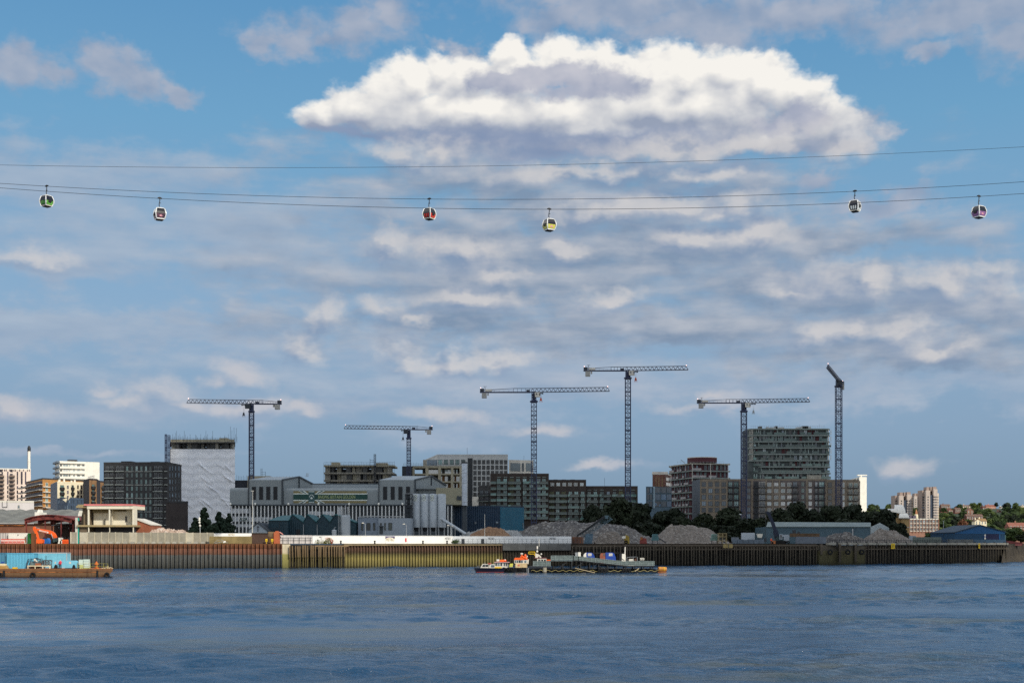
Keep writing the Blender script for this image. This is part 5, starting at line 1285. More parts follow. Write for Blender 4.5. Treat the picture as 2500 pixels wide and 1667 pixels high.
# ---- far right: estate towers, shell roofed pier, brick offices, blue shed
tt=mat('pinkish_concrete',(190,176,166),.85,.08,.1); tt2=mat('brown_concrete',(158,140,130),.85,.1,.1)
def estate(label,px0,px1,top,base,Yb,cut):
 r=thing('tower_block',label,'building',(X((px0+px1)/2,Yb),Yb,20),0,'estate towers on the hill'); w=px1-px0; b=MB()
 q=lambda t:X(px0+w*t,Yb)
 zt,zb=Z(top,Yb),Z(base,Yb)-8
 b.box(q(0),q(.14),Yb+6,Yb+22,zb,zt-3.5); b.build('left_wing',tt2,r)
 b=MB(); b.box(q(.14),q(.38),Yb,Yb+24,zb,zt-4); b.build('brick_bay',tt,r)
 b=MB(); b.box(q(.38),q(.56),Yb+.6,Yb+22,zb,zt-cut); b.build('recess',mat('blue_shadow_panel',(58,68,84),.6,.1),r)  # shade of the recess painted as a nearly flush dark blue panel
 b=MB(); b.box(q(.56),q(.79),Yb-1,Yb+24,zb,zt-2.5); b.build('centre_bay',tt,r)
 b=MB(); b.extr([(q(.79),Yb+1),(q(.93),Yb+3),(q(1),Yb+10),(q(1),Yb+24),(q(.79),Yb+24)],zb,zt-7); b.build('right_wing',mat('pale_concrete_wing',(206,188,168),.85,.08),r)
 b=MB(); b.box(q(.22),q(.38),Yb+3,Yb+14,zt-4,zt); b.box(q(.44),q(.52),Yb+3,Yb+14,zt-5,zt); b.box(q(.60),q(.80),Yb+3,Yb+14,zt-2.5,zt+.3); b.box(q(.22),q(.8),Yb+8,Yb+15,zt-5,zt-3); b.build('roof_plant',tt2,r)
 n_=int((zt-zb)/2.9); fr=Face(r,(q(.79),Yb+.95),(q(.93),Yb+2.95),zb,zt); fl=Face(r,(q(0),Yb+5.9),(q(.14),Yb+5.9),zb,zt); fc=Face(r,(q(.56),Yb-1.05),(q(.79),Yb-1.05),zb,zt); fb=Face(r,(q(.14),Yb-.05),(q(.38),Yb-.05),zb,zt)
 for k in range(n_):
  z0=zb+k*2.9
  if z0>zt-10:break
  for fc_,u,ww in ((fr,.35,2.2),(fl,.5,2.2),(fc,.15,1.2),(fc,.6,1.4),(fb,.5,1.2)):
   put('window',win_mesh(ww,1.5,dkframe,pane,''),r,fc_.pos(fc_.L*u,z0+.8),fc_.rz)
 return r
estate('concrete estate tower rising behind the silver shell roof',2189,2234,1201,1265,1500,9)
estate('tallest concrete estate tower on the hill with a dark central recess',2255,2297,1188,1256,1480,9)
estate('shorter concrete estate tower standing farther back between two taller ones',2228,2258,1203.5,1234,1800,5)
shell=mat('brushed_silver_shell',(228,224,214),.40,.06,.3,.2)
r=thing('shell_roof_building','flood barrier pier with stepped curved silver shell roof and tan walls','building',(X(2200,900),900,GZ))
def shellcurve(px0,px1,r0,r1,Yb,depth):
 b=MB(); pts=[]; x0,x1=X(px0,Yb),X(px1,Yb)
 for i in range(9):
  t=i/8; z=Z(r1,Yb)+(Z(r0,Yb)-Z(r1,Yb))*math.sin(t*math.pi/2); y=Yb+depth*(1-math.cos(t*math.pi/2))*.8
  pts.append((y,z,t))
 n_=len(pts)
 for y,z,t in pts:b.v+=[(x0+(x1-x0)*.30*t**1.5,y,z),(x1-(x1-x0)*.12*t,y,z)]
 b.v+=[(x0+(x1-x0)*.3,Yb+depth,Z(r1,Yb)),(x1-(x1-x0)*.12,Yb+depth,Z(r1,Yb))]
 for i in range(n_):b.f.append((2*i,2*i+1,2*i+3,2*i+2)); b.mi.append(0)
 b.f.append(tuple(range(0,2*n_+2,2))); b.f.append(tuple(range(2*n_+1,0,-2))); b.mi+=[0,0]
 return b
shellcurve(2183,2211,1231,1252,900,9).build('upper_shell',shell,r,True)
shellcurve(2166,2190,1241,1251,905,8).build('small_shell',shell,r,True)
shellcurve(2194,2220,1252,1264,896,5).build('lower_shell',shell,r,True)
b=MB(); b.box(X(2186,902),X(2212,902),902,912,GZ,Z(1252,902)); b.box(X(2203,898),X(2220,898),898,912,GZ,Z(1264,898)); b.build('tan_wall',mat('tan_plywood',(172,142,96),.8,.18,.15,c2=(156,130,90)),r)
b=MB(); b.box(X(2203,898)-.1,X(2220,898)+.1,897.6,898,Z(1287.5,898),Z(1286,898)); b.box(X(2199,898),X(2221,898),897.5,912,Z(1266,898),Z(1264,898)); b.build('cornice',steel,r)
r,fs,z1=building('brick_offices','brown brick offices with white arched bay tops below the estate towers','building',[(2219,1000),(2293,1004)],1266,16,brick('warm_brown_brick',(148,104,86),(130,92,76),(170,140,120),.6),None)
f=fs[0]
for i in range(9):
 p0=2222+i*7.8
 for k in range(3):f.win(p0,p0+5.2,1269.5+k*9.6,1275+k*9.6,offwhite,pane,'m'); b=MB(); f.slab(b,p0-.4,p0+5.6,1276+k*9.6,1277.4+k*9.6,0,.35); b.build('sill',offwhite,r)
 b=MB(); f.slab(b,p0-.6,p0+5.8,1265.5,1267.6,-.2,.5); b.build('arched_head',white,r)
b=MB()
for i in range(10):f.slab(b,2219.5+i*7.8,2221+i*7.8,1266,1300,0,.4)
b.build('pilaster',brick('deep_brown_brick',(122,82,68),(110,74,60)),r)
b=MB(); f.slab(b,2225,2230,1258,1266,-8,-3); f.slab(b,2234,2241,1258,1266,-8,-3); b.build('dark_plant',mat('mauve_plant',(86,76,92),.7,.1),r)
p=f.pos(f.u(2246),z1,-6); b=MB(); b.lathe((p.x,p.y),[(1.4,z1-1),(1.4,z1+2.6),(1.15,z1+3.6)],12); b.build('cream_turret',cream,r,True)
b=MB(); b.lathe((p.x,p.y),[(.9,z1+3.6),(.9,z1+5),(.05,z1+7.5)],8); b.build('turret_cap',mat('terracotta_cap',(176,120,84),.8,.1),r)
b=MB(); f.slab(b,2219,2293,1265,1266,-8,-.5); b.build('flat_roof',conc_dark,r)
bluec=ribbed('deep_blue_cladding',(12,82,132),.8,.5,.08,0,'x',.3,.12); bluel=ribbed('navy_lower_cladding',(12,62,94),.8,.5,.08,0,'x',.3,.12)
r=thing('gabled_shed','deep blue shed with wide low gable by the end of the wharf','shed',(X(2392,590),590,GZ))
Yb=590; xs=lambda p:X(p,Yb); zs=lambda q_:Z(q_,Yb)
b=MB(); b.prism([(xs(2331),GZ),(xs(2453.5),GZ),(xs(2453.5),zs(1302.5)),(xs(2331),zs(1302.5))],Yb,Yb+34,0); b.build('lower_wall',bluel,r)
b=MB(); b.prism([(xs(2331),zs(1302.4)),(xs(2453.5),zs(1302.4)),(xs(2453.5),zs(1298)),(xs(2392),zs(1282.5)),(xs(2331),zs(1300))],Yb-.12,Yb+34); b.build('gable',bluec,r)
b=MB()
for a_,c_ in (((2329,1300.4),(2392,1282)),((2392,1282),(2455.5,1298.4))):
 b.hexa([(xs(a_[0]),Yb-.6,zs(a_[1])),(xs(c_[0]),Yb-.6,zs(c_[1])),(xs(c_[0]),Yb+35,zs(c_[1])),(xs(a_[0]),Yb+35,zs(a_[1]))],[(xs(a_[0]),Yb-.6,zs(a_[1])+.35),(xs(c_[0]),Yb-.6,zs(c_[1])+.35),(xs(c_[0]),Yb+35,zs(c_[1])+.35),(xs(a_[0]),Yb+35,zs(a_[1])+.35)])
b.build('roof',mat('dark_blue_roof',(36,52,66),.6,.1),r)
b=MB(); b.box(xs(2408),xs(2438),Yb-.25,Yb+.05,GZ,zs(1303)); b.build('door',mat('navy_door',(12,24,66),.5,.1),r)
b=MB(); b.box(xs(2403),xs(2406.5),Yb-.22,Yb+.05,zs(1316),zs(1304)); b.build('sign_board',white,r)
text('lettering','ARRY',.8,blue,r,(xs(2404.7),Yb-.26,zs(1310)),ext=.01)
b=MB(); b.box(xs(2438.5),xs(2441),Yb-.3,Yb+.05,GZ,zs(1303)); b.build('door_post',bluec,r)
b=MB(); b.box(xs(2454),xs(2468),Yb+6,Yb+14,GZ,zs(1305)); b.build('lean_to',mat('grey_teal_panel',(70,104,104),.7,.1),r)
r=thing('long_shed','long low blue grey shed with pale roof behind the material handler','shed',(X(2015,520),520,GZ))
Yl=520; xs=lambda p:X(p,Yl); zs=lambda q_:Z(q_,Yl)
sb=ribbed('dull_blue_cladding',(64,88,100),.8,.55,.08,0,'x',.3,.15)
b=MB(); b.box(xs(1871),xs(2124),Yl,Yl+24,GZ,zs(1285.5)); b.build('wall',sb,r)
b=MB(); b.add([(xs(1870),Yl-.5,zs(1286)),(xs(2125),Yl-.5,zs(1286)),(xs(2148),Yl+13,Z(1275.5,Yl+13)),(xs(1890),Yl+13,Z(1274,Yl+13)),(xs(1870),Yl-.5,zs(1285)),(xs(2125),Yl-.5,zs(1285)),(xs(2148),Yl+13,Z(1275,Yl+13)),(xs(1890),Yl+13,Z(1273.5,Yl+13))],[(3,2,1,0),(4,5,6,7),(0,1,5,4),(1,2,6,5),(2,3,7,6),(3,0,4,7)]); b.build('roof',ribbed('grey_green_roof',(112,124,122),.8,.6,.15,0,'x',.3,.3),r)
b=MB(); P4=[(xs(2125),Yl),(X(2171,Yl+26),Yl+26)]; pm=(X(2148,Yl+13),Yl+13)
b.add([(P4[0][0],P4[0][1],GZ),(P4[1][0],P4[1][1],GZ),(P4[1][0],P4[1][1],Z(1288,Yl+26)),(pm[0],pm[1],Z(1275.5,Yl+13)),(P4[0][0],P4[0][1],zs(1286))],[(0,1,2,3,4)]); b.build('gable_end',mat('pale_gable_cladding',(142,154,158),.6,.08),r)
b=MB(); b.box(xs(2080),xs(2083),Yl-.2,Yl+.1,GZ,zs(1290)); b.build('downpipe',steel,r)

# ------------------------------------------------------------------ along the quay edge: hoardings, fences, huts, lamps, plant
def yq(px,back):return shore_pt(px).y+back
def wallrun(name,label,cat,px0,px1,back,r0,r1,m,part='board',th=.3,base_row=None,step=None,posts=None,cap=None):
 """a run of boarding along the quay, set back from its edge"""
 y0,y1=yq(px0,back),yq(px1,back); A,B=Vector((X(px0,y0),y0)),Vector((X(px1,y1),y1)); d=(B-A).normalized(); L=(B-A).length
 r=thing(name,label,cat,(A.x,A.y,GZ)); zt=Z(r0,(y0+y1)/2); zb=GZ-.1 if r1 is None else Z(r1,(y0+y1)/2)
 n_=max(1,round(L/step)) if step else 1
 for i in range(n_):
  b=MB(); u0,u1=L*i/n_,L*(i+1)/n_; b.obox(A,d,u0+(.02 if n_>1 else 0),u1-(.02 if n_>1 else 0),-th,0,zb,zt); b.build(part,m,r)
  if posts:
   b=MB(); b.obox(A,d,u0-.16,u0+.16,-th-.05,.14,GZ-.1,zt+.05); b.build('post',posts,r)
 if cap:b=MB(); b.obox(A,d,0,L,-th-.05,.06,zt,zt+.1); b.build('capping',cap,r)
 return r,Face(r,A,B,GZ,zt)
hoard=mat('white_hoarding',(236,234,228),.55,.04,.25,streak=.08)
hshade=mat('shaded_white_hoarding',(228,230,230),.6,.05,.25,streak=.12)  # hoarding white toned cooler and greyer for its shaded run
logo=mat('faded_gold_print',(190,170,120),.6,.1); logor=mat('faded_pink_print',(222,170,156),.6,.1); logog=mat('grey_print',(120,122,126),.6,.1)
def sign(f,s_,px,row,size,m,sx=1.0,out=.04):
 u=f.u(px); p=f.pos(u,f.z(u,row),out); return text('lettering',s_,size,m,f.root,p,f.rz,.015,sx)
r,f=wallrun('hoarding','long bright white hoarding with small printed METRO signs in front of the refinery','hoarding',763,1106,5,1307.5,None,hoard,th=.2,step=12)
sign(f,'METRO',802,1315.5,1.25,logor,.45); sign(f,'METRO',1093,1314.5,1.05,logog,.5)
b=MB(); f.slab(b,764,1105,1306.9,1307.6,-.1,.1); b.build('capping',hshade,r)
b=MB(); f.slab(b,989,992.5,1313,1322,.02,.1); b.build('red_board',mat('crimson_board',(190,50,66),.5,.1),r)
r,f=wallrun('gate_sign','arched METRO gate board with gold letters and purple top on the white hoarding','sign',941,964,4.8,1309.5,None,hoard,th=.15)
b=MB(); u0,u1=f.u(941),f.u(964); L_=u1-u0; N=10
for i in range(N):
 t0,t1=i/N,(i+1)/N; z0,z1_=[f.z(u0,1310.8)-.42*(1-4*t*(1-t)) for t in (t0,t1)]; zt=f.z(u0,1308.6)
 p=[f.pos(u0+L_*t,z,.05) for t,z in ((t0,z0),(t1,z1_),(t1,zt),(t0,zt))]; b.add(p,[(0,1,2,3)])
b.build('arch_top',mat('purple_board',(96,84,118),.6,.1),r)
sign(f,'METRO',952.5,1316.8,1.2,logo,.62,.06)
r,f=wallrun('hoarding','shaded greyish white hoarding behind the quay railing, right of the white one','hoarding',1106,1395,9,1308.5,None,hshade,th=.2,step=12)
for px in (1199.5,1349.5):sign(f,'METRO',px,1314.3,.95,logog,.6)
r,f=wallrun('railing','thin grey quay railing in front of the shaded hoarding','railing',1110,1420,1.2,1324.5,1325.5,steel_dk,'bottom_rail',th=.06)
for rw in (1315.5,1320):b=MB(); f.slab(b,1110,1420,rw,rw+.4,-.05,.02); b.build('rail',steel_dk,r)
for i in range(29):b=MB(); f.slab(b,1110+i*11,1110.5+i*11,1315,1327,-.05,.03); b.build('post',steel_dk,r)
for px in (1130,1178):
 p=shore_pt(px); tag(MB().box(p.x-.45,p.x+.45,p.y+1,p.y+1.6,GZ,GZ+1.25).hexa([(p.x-.5,p.y+.95,GZ+1.25),(p.x+.5,p.y+.95,GZ+1.25),(p.x+.5,p.y+1.65,GZ+1.25),(p.x-.5,p.y+1.65,GZ+1.25)],[(p.x-.4,p.y+1.05,GZ+1.4),(p.x+.4,p.y+1.05,GZ+1.4),(p.x+.4,p.y+1.55,GZ+1.4),(p.x-.4,p.y+1.55,GZ+1.4)]).build('cabinet',steel_dk,origin=(p.x,p.y,GZ)),'dark steel cabinet on the quay edge, '+('left one in front of the shaded hoarding' if px<1150 else 'right one in front of the shaded hoarding'),'cabinet','dark cabinets on the quay')
lab=['dark mooring bollard below the bright hoarding, nearest the timber piles','dark mooring bollard just left of the arched gate board','dark mooring bollard below the bright hoarding, right of the red board','dark mooring bollard at the right end of the bright hoarding']
for i,px in enumerate((831,914,1032,1091)):
 p=shore_pt(px); b=MB(); b.lathe((p.x,p.y+1),[(.26,GZ),(.2,GZ+.35),(.2,GZ+.6),(.33,GZ+.68),(.3,GZ+.82),(.05,GZ+.88)],10); tag(b.build('bollard',black,origin=(p.x,p.y+1,GZ)),lab[i],'bollard','mooring bollards on the quay')
pale_fence=mat('pale_fence_panel',(196,190,186),.7,.08,.4,streak=.15)
r,f=wallrun('fence','pale panelled fence with thin rails between orange brick hut and white hoarding','fence',682,763,5,1306,None,pale_fence,'panel',th=.12,step=1.1)
for rw in (1311.5,1317.5):b=MB(); f.slab(b,684,762,rw,rw+.6,.25,.32); b.build('rail',steel_dk,r)
for px in (690,703,716,730,745,757):b=MB(); f.slab(b,px,px+.8,1311,1326,.25,.33); b.build('rail_post',steel_dk,r)
r,f=wallrun('hoarding','low strip of white hoarding above the tan concrete wall','hoarding',511,616,7,1301.2,None,hoard,th=.2,step=10)
sign(f,'METRO',565,1304.8,.7,logo,.75)
r,f=wallrun('concrete_wall','weathered tan concrete wall below the low white hoarding strip','wall',511,615,3.5,1308.6,None,mat('tan_stained_concrete',(128,112,74),.9,.22,.5,streak=.5),'wall',th=.4)
b=MB(); u0=f.u(525)
pts=[f.pos(u,z_,.8) for u,z_ in ((u0,GZ+.3),(u0+1.5,GZ+.75),(u0+3,GZ+.6),(u0+5,GZ+.2))]
o=thing('pipe_trolley','grey hose frame with a white drum lying on the quay below the tan wall','hose frame',tuple(f.pos(u0,GZ,.8)))
MB().tube([f.pos(f.u(522),GZ+.15,.9),f.pos(f.u(532),GZ+1.0,.9),f.pos(f.u(540),GZ+1.0,.9),f.pos(f.u(556),GZ+.15,.9)],.06,5).build('hoop',steel,o)
MB().tube([f.pos(f.u(525),GZ+.1,1.2),f.pos(f.u(545),GZ+.55,1.2)],.07,5).build('pipe',steel,o)
MB().tube([f.pos(f.u(545),GZ+.3,1.0),f.pos(f.u(551),GZ+.55,1.0)],.26,10).build('drum',white,o)
r=thing('brick_hut','dark brick hut with grey door bay beside the orange brick pier','hut',(X(640,366),366,GZ))
xs=lambda p:X(p,366); zs=lambda q_:Z(q_,366)
b=MB(); b.box(xs(614.5),xs(654),366,371,GZ-.1,zs(1301)); b.build('wall',brick('dark_stock_brick',(84,56,44),(66,46,38),(90,80,70)),r)
b=MB(); b.box(xs(654.1),xs(668),366.3,371,GZ-.1,zs(1297.5)); b.build('door_bay',mat('grimy_door',(118,98,72),.8,.25,.8,streak=.4),r)
b=MB(); b.box(xs(655),xs(667),366.15,366.32,GZ,zs(1309)); b.build('door',mat('brown_door',(92,66,44),.8,.2),r)
b=MB(); b.box(xs(614.5),xs(655),365.7,371.2,zs(1301),zs(1300)); b.build('roof',conc_dark,r)
r=thing('brick_pier','orange brick pier with fallen pink sheet beside the dark brick hut','brick pier',(X(675,366),366,GZ))
b=MB(); b.box(xs(668.5),xs(681),365.8,368,GZ-.1,zs(1299)); b.prism([(xs(670),zs(1299)),(xs(679),zs(1299)),(xs(677),zs(1295.5)),(xs(673),zs(1295.5))],366,367.8); b.build('pier',brick('bright_orange_brick',(196,96,50),(176,84,46),(170,130,100)),r)
b=MB(); b.hexa([(xs(681),366.6,zs(1299)),(xs(689),366.6,zs(1304.5)),(xs(689),368,zs(1304.5)),(xs(681),368,zs(1299))],[(xs(681),366.6,zs(1297.5)),(xs(689),366.6,zs(1303.5)),(xs(689),368,zs(1303.5)),(xs(681),368,zs(1297.5))]); b.build('roof_sheet',mat('pink_roof_sheet',(206,140,128),.8,.1),r)
for i,px in enumerate((650.5,664.5)):
 y=364.9; o=thing('lifebuoy_station',['yellow quayside lifebuoy board at the dark brick hut, left one of two','yellow quayside lifebuoy board at the dark brick hut, right one of two'][i],'lifebuoy',(X(px,y),y,GZ),0,'yellow lifebuoy boards')
 MB().box(X(px,y)-.06,X(px,y)+.06,y,y+.1,GZ-.1,GZ+1.25).build('post',yellow,o); MB().torus((X(px,y),y-.1,GZ+.75),.24,.08).build('ring',yellow,o); MB().box(X(px,y)-.3,X(px,y)+.3,y-.03,y+.0,GZ+.95,GZ+1.3).build('board',yellow,o)

 # concrete panel fence on the left
panelm=mat('grey_concrete_panel',(150,144,128),.9,.14,.5,streak=.2)
r=thing('panel_fence','long fence of grey concrete panels with pale posts and feet on the left quay','fence',(X(340,360),360,GZ))
rr=random.Random(14); px=173.0
while px<508:
 w=17.2 if px>190 else 15
 y=yq(px,6); top=1297.8+.35*(px/100)
 x0,x1=X(px,y),X(px+w,y); zt=Z(top,y)-rr.uniform(0,.1)
 b=MB(); b.box(x0+.12,x1-.12,y,y+.18,GZ-.1,zt); b.build('panel',panelm if rr.random()<.8 else mat('pale_concrete_panel',(186,178,158),.9,.12,.5,streak=.2),r)
 b=MB(); b.box(x0-.14,x0+.14,y-.12,y+.3,GZ-.1,zt+.05); b.build('post',mat('pale_concrete_post',(192,184,164),.9,.12,.5),r)
 b=MB(); b.hexa([(x0+.3,y-1.1,GZ-.1),(x1-.35,y-1.1,GZ-.1),(x1-.35,y-.1,GZ-.1),(x0+.3,y-.1,GZ-.1)],[(x0+.5,y-.8,GZ+.55),(x1-.55,y-.8,GZ+.55),(x1-.55,y-.1,GZ+.55),(x0+.5,y-.1,GZ+.55)]); b.build('foot',concrete,r)
 px+=w if px>190 else 23
 # lamps and poles
def lamp(px,Y,top,label,m=steel,arm=-1,lens=2,cat='street lamp',group='tall quay lamps'):
 o=thing('street_lamp',label,cat,(X(px,Y),Y,GZ),0,group); zt=Z(top,Y)
 MB().tube([(X(px,Y),Y,GZ-.1),(X(px,Y),Y,zt)],.11,8,r2=.07).build('pole',m,o)
 MB().bar((X(px,Y),Y,zt),(X(px,Y)+arm*.9,Y,zt+.25),.09).build('arm',m,o)
 MB().hexa([(X(px,Y)+arm*.7-.35,Y-.2,zt+.18),(X(px,Y)+arm*.7+.35,Y-.2,zt+.18),(X(px,Y)+arm*.7+.35,Y+.2,zt+.18),(X(px,Y)+arm*.7-.35,Y+.2,zt+.18)],[(X(px,Y)+arm*.7-.25,Y-.15,zt+.42),(X(px,Y)+arm*.7+.25,Y-.15,zt+.42),(X(px,Y)+arm*.7+.25,Y+.15,zt+.42),(X(px,Y)+arm*.7-.25,Y+.15,zt+.42)]).build('lamp_head',offwhite,o)
lamp(892,387,1278.5,'pale lamp post in front of the low grey office'); lamp(992,391,1281,'pale lamp post beside the red board on the hoarding'); lamp(1100,396,1284,'pale lamp post below the conveyor tube, left of two',group='tall quay lamps'); lamp(1111,405,1286,'thin grey lamp post below the conveyor tube, right of two')
o=thing('lighting_mast','very tall thin pale lighting mast standing before the left slot windows','mast',(X(616,409),409,GZ))
MB().tube([(X(616,409),409,GZ),(X(617,409),409,Z(1199,409))],.18,8,r2=.08).build('pole',white,o); MB().box(X(616,409)-.3,X(617,409)+.3,408.8,409.2,Z(1199,409),Z(1197,409)).build('lamp_head',white,o)
o=thing('flagpole','thin white pole without a flag in front of the brown sand heap','flagpole',(X(1183.5,400),400,GZ))
MB().tube([(X(1183.5,400),400,GZ),(X(1183.5,400),400,Z(1256,400))],.1,8,r2=.05).build('pole',white,o); MB().ball((X(1183.5,400),400,Z(1256,400)),.12,.12,.12,8).build('finial',white,o)
o=thing('lamp_post','short post with stacked white lamps in front of the dark fir trees','lamp post',(X(489,378),378,GZ))
MB().tube([(X(489.5,378),378,GZ),(X(487.5,378),378,Z(1264,378))],.13,8).build('pole',steel,o)
for q_ in (1265,1269,1275,1283):MB().ball((X(487.5,378)+(.15 if q_==1283 else 0),377.7,Z(q_,378)),.3,.25,.34,8).build('lamp',white,o)
o=thing('sign_post','small black right angled post in front of the bright hoarding','post',(X(784,372),372,GZ))
MB().bar((X(784,372),372,GZ),(X(784,372),372,Z(1310,372)),.09).build('pole',black,o); MB().box(X(779,372),X(784.3,372),371.9,372.1,Z(1311,372),Z(1309.6,372)).build('arm',black,o)
o=thing('lifebuoy','red lifebuoy ring on a short post before the bright hoarding','lifebuoy',(X(810.5,368.5),368.5,GZ))
MB().torus((X(810.5,368.5),368.4,GZ+.75),.34,.08).build('ring',red,o); MB().bar((X(810,368.5),368.6,GZ-.1),(X(810,368.5),368.6,GZ+.5),.12).build('post',red,o)
weedm=mat('dry_weed',(92,92,44),.9,.3,2)
rr=random.Random(17); b=MB()
for i in range(150):
 px=rr.choice((774,788,800,806,792))+rr.gauss(0,4); p=shore_pt(px); h=rr.uniform(.3,1.5)*(1.3 if 796<px<806 else .8); x,y=p.x,p.y+rr.uniform(.6,2)
 a_=rr.uniform(-.4,.4); b.add([(x,y,GZ),(x+.09,y,GZ),(x+a_+.05,y+rr.uniform(-.2,.2),GZ+h)],[(0,1,2)]); b.add([(x+a_*.6,y,GZ+h*.6),(x+a_*.6+.2,y,GZ+h*.75),(x+a_*.6+.05,y,GZ+h*.9)],[(0,1,2)])
tag(b.build('weeds',weedm),'dry weeds growing on the quay edge before the white hoarding','weeds',kind='stuff')
p=shore_pt(1111); b=MB()
for i in range(220):x,y,z=p.x+rr.gauss(0,.5),p.y+2+rr.gauss(0,.4),GZ+abs(rr.gauss(.35,.3)); s_=.16; b.add([(x-s_,y,z),(x+s_,y+rr.uniform(-.1,.1),z),(x,y,z+s_*1.6)],[(0,1,2)])
o=thing('bush','small dark bush at the right end of the bright hoarding','bush',(p.x,p.y+2,GZ)); b.build('foliage',mat('bush_leaf',(52,70,34),.8,.3,1),o); MB().bar((p.x,p.y+2,GZ-.1),(p.x,p.y+2,GZ+.5),.06).build('stem',timber,o)

# far left yard: containers, barriers, excavator
corr=ribbed('white_container_paint',(232,226,214),.35,.5,.05,0,'x',.25,.15); corrg=ribbed('pale_grey_container_paint',(188,180,174),.7,.5,.08,0,'x',.5,.2); corrd=ribbed('green_container_paint',(28,104,48),.35,.5,.15,0,'z',.6,.2)
def container(label,px0,px1,r0,Y,m,depth=2.4,name='container',base=None,group=None,fr=None):
 zb=GZ if base is None else base; zt=Z(r0,Y); o=thing(name,label,'container',(X((px0+px1)/2,Y),Y,zb),0,group); x0,x1=X(px0,Y),X(px1,Y)
 MB().box(x0+.08,x1-.08,Y+.06,Y+depth-.06,zb+.1,zt-.08).build('shell',m,o)
 b=MB()
 for x in (x0,x1-.14):
  for y in (Y,Y+depth-.14):b.box(x,x+.14,y,y+.14,zb,zt)
 for y in (Y,Y+depth-.14):b.box(x0+.14,x1-.14,y,y+.14,zt-.14,zt); b.box(x0+.14,x1-.14,y,y+.14,zb,zb+.16)
 for x in (x0,x1-.14):b.box(x,x+.14,Y+.14,Y+depth-.14,zt-.14,zt)
 b.build('frame',fr or m,o); return o
container('pale grey ribbed container at the far left behind red barriers',-30,20,1300.5,362,corrg)
c=container('plain white site container between grey and green containers',20.4,67,1300.5,361,corr)
MB().box(X(43,361),X(45,361),360.9,361.05,Z(1306,361),Z(1304,361)).build('sign_plate',steel_dk,c); MB().box(X(61,361),X(63,361),360.9,361.05,GZ+.2,Z(1310,361)).build('door_bar',rust,c)
container('dark green container with open ribs beside the rusty mooring pile',67.4,80,1301,360,corrd)
bar_w=mat('barrier_white',(232,224,212),.5,.08); bar_r=mat('barrier_red',(206,64,40),.5,.12)
for i in range(6):
 px0=3+i*9.6; y=355.5; o=thing('barrier',['red and white water barrier at the far left of the barrier row','second red and white barrier from the frame edge','third red and white barrier of the row by the white container','fourth red and white barrier of the row by the white container','fifth red and white barrier, second from the green container','last red and white barrier of the row, nearest the green container'][i],'barrier',(X(px0+4.5,y),y,GZ),0,'red and white barriers'); x0,x1=X(px0,y),X(px0+9.2,y); L_=x1-x0
 MB().prism_x([(y-.25,GZ),(y+.25,GZ),(y+.12,GZ+1.1),(y-.12,GZ+1.1)],x0,x1).build('body',bar_w,o)
 b=MB(); b.prism_x([(y-.16,GZ+.95),(y+.16,GZ+.95),(y+.12,GZ+1.25),(y-.12,GZ+1.25)],x0,x1)
 for k in range(3):b.box(x0+L_*(k+.2)/3,x0+L_*(k+.75)/3,y-.34,y-.1,GZ+.25,GZ+.7)
 b.box(x0,x1,y-.33,y-.2,GZ-.02,GZ+.12); b.build('red_stripe',bar_r,o)
p=shore_pt(81); o=thing('mooring_pile','rusty brown box pile standing proud of the sheet piling beside the green container','mooring pile',(p.x,p.y-1.4,0))
MB().box(X(77.5,p.y-1.5),X(85.8,p.y-1.5),p.y-1.9,p.y-.75,-2,Z(1303,p.y)).build('pile',tide_wall('rusty_pile',[(0,(50,46,40)),(3.3,(70,56,44)),(4.2,(104,62,38)),(9,(120,70,40))],.3,.6),o)
MB().box(X(77,p.y-1.5),X(86.3,p.y-1.5),p.y-1.95,p.y-.7,Z(1303,p.y),Z(1302,p.y)).build('cap',rust,o)

Ye=358; ex=lambda p:X(p,Ye); ez=lambda q_:Z(q_,Ye)
o=thing('excavator','bright orange excavator with arched boom and dark cab on the left quay','excavator',(ex(135),Ye,GZ))
def arm(pts,w,m,name,th=.7):
 b=MB(); n_=len(pts)
 for i in range(n_):
  x,z,h=pts[i]; q0,q1=pts[max(0,i-1)],pts[min(n_-1,i+1)]; d=Vector((q1[0]-q0[0],q1[1]-q0[1])).normalized(); nx,nz=-d.y*h/2,d.x*h/2
  b.v+=[(x+nx,Ye-w/2,z+nz),(x+nx,Ye+w/2,z+nz),(x-nx,Ye+w/2,z-nz),(x-nx,Ye-w/2,z-nz)]
 for i in range(n_-1):
  for k in range(4):b.f.append((i*4+k,i*4+(k+1)%4,i*4+4+(k+1)%4,i*4+4+k)); b.mi.append(0)
 b.f+=[(3,2,1,0),tuple(range(4*n_-4,4*n_))]; b.mi+=[0,0]
 return b.build(name,m,o)
bm_=arm([(ex(136),ez(1317),.5),(ex(135.5),ez(1310.5),.8),(ex(131),ez(1303.5),.95),(ex(124),ez(1299),.95),(ex(112),ez(1296.2),.85),(ex(100),ez(1293.6),.7),(ex(91),ez(1291.5),.45)],.6,orange,'boom')
b=MB(); b.hexa([(ex(97),Ye-.32,ez(1296)),(ex(119),Ye-.32,ez(1301)),(ex(119),Ye-.31,ez(1301)),(ex(97),Ye-.31,ez(1296))],[(ex(97),Ye-.32,ez(1292.9)),(ex(119),Ye-.32,ez(1297.6)),(ex(119),Ye-.31,ez(1297.6)),(ex(97),Ye-.31,ez(1292.9))]); b.build('name_panel',white,o)
t_=text('lettering','DOOSAN',.40,orange,o,(ex(108),Ye-.34,ez(1297)),ext=.01,sx=1.1); t_.rotation_euler=(R(90),R(12.5),0)
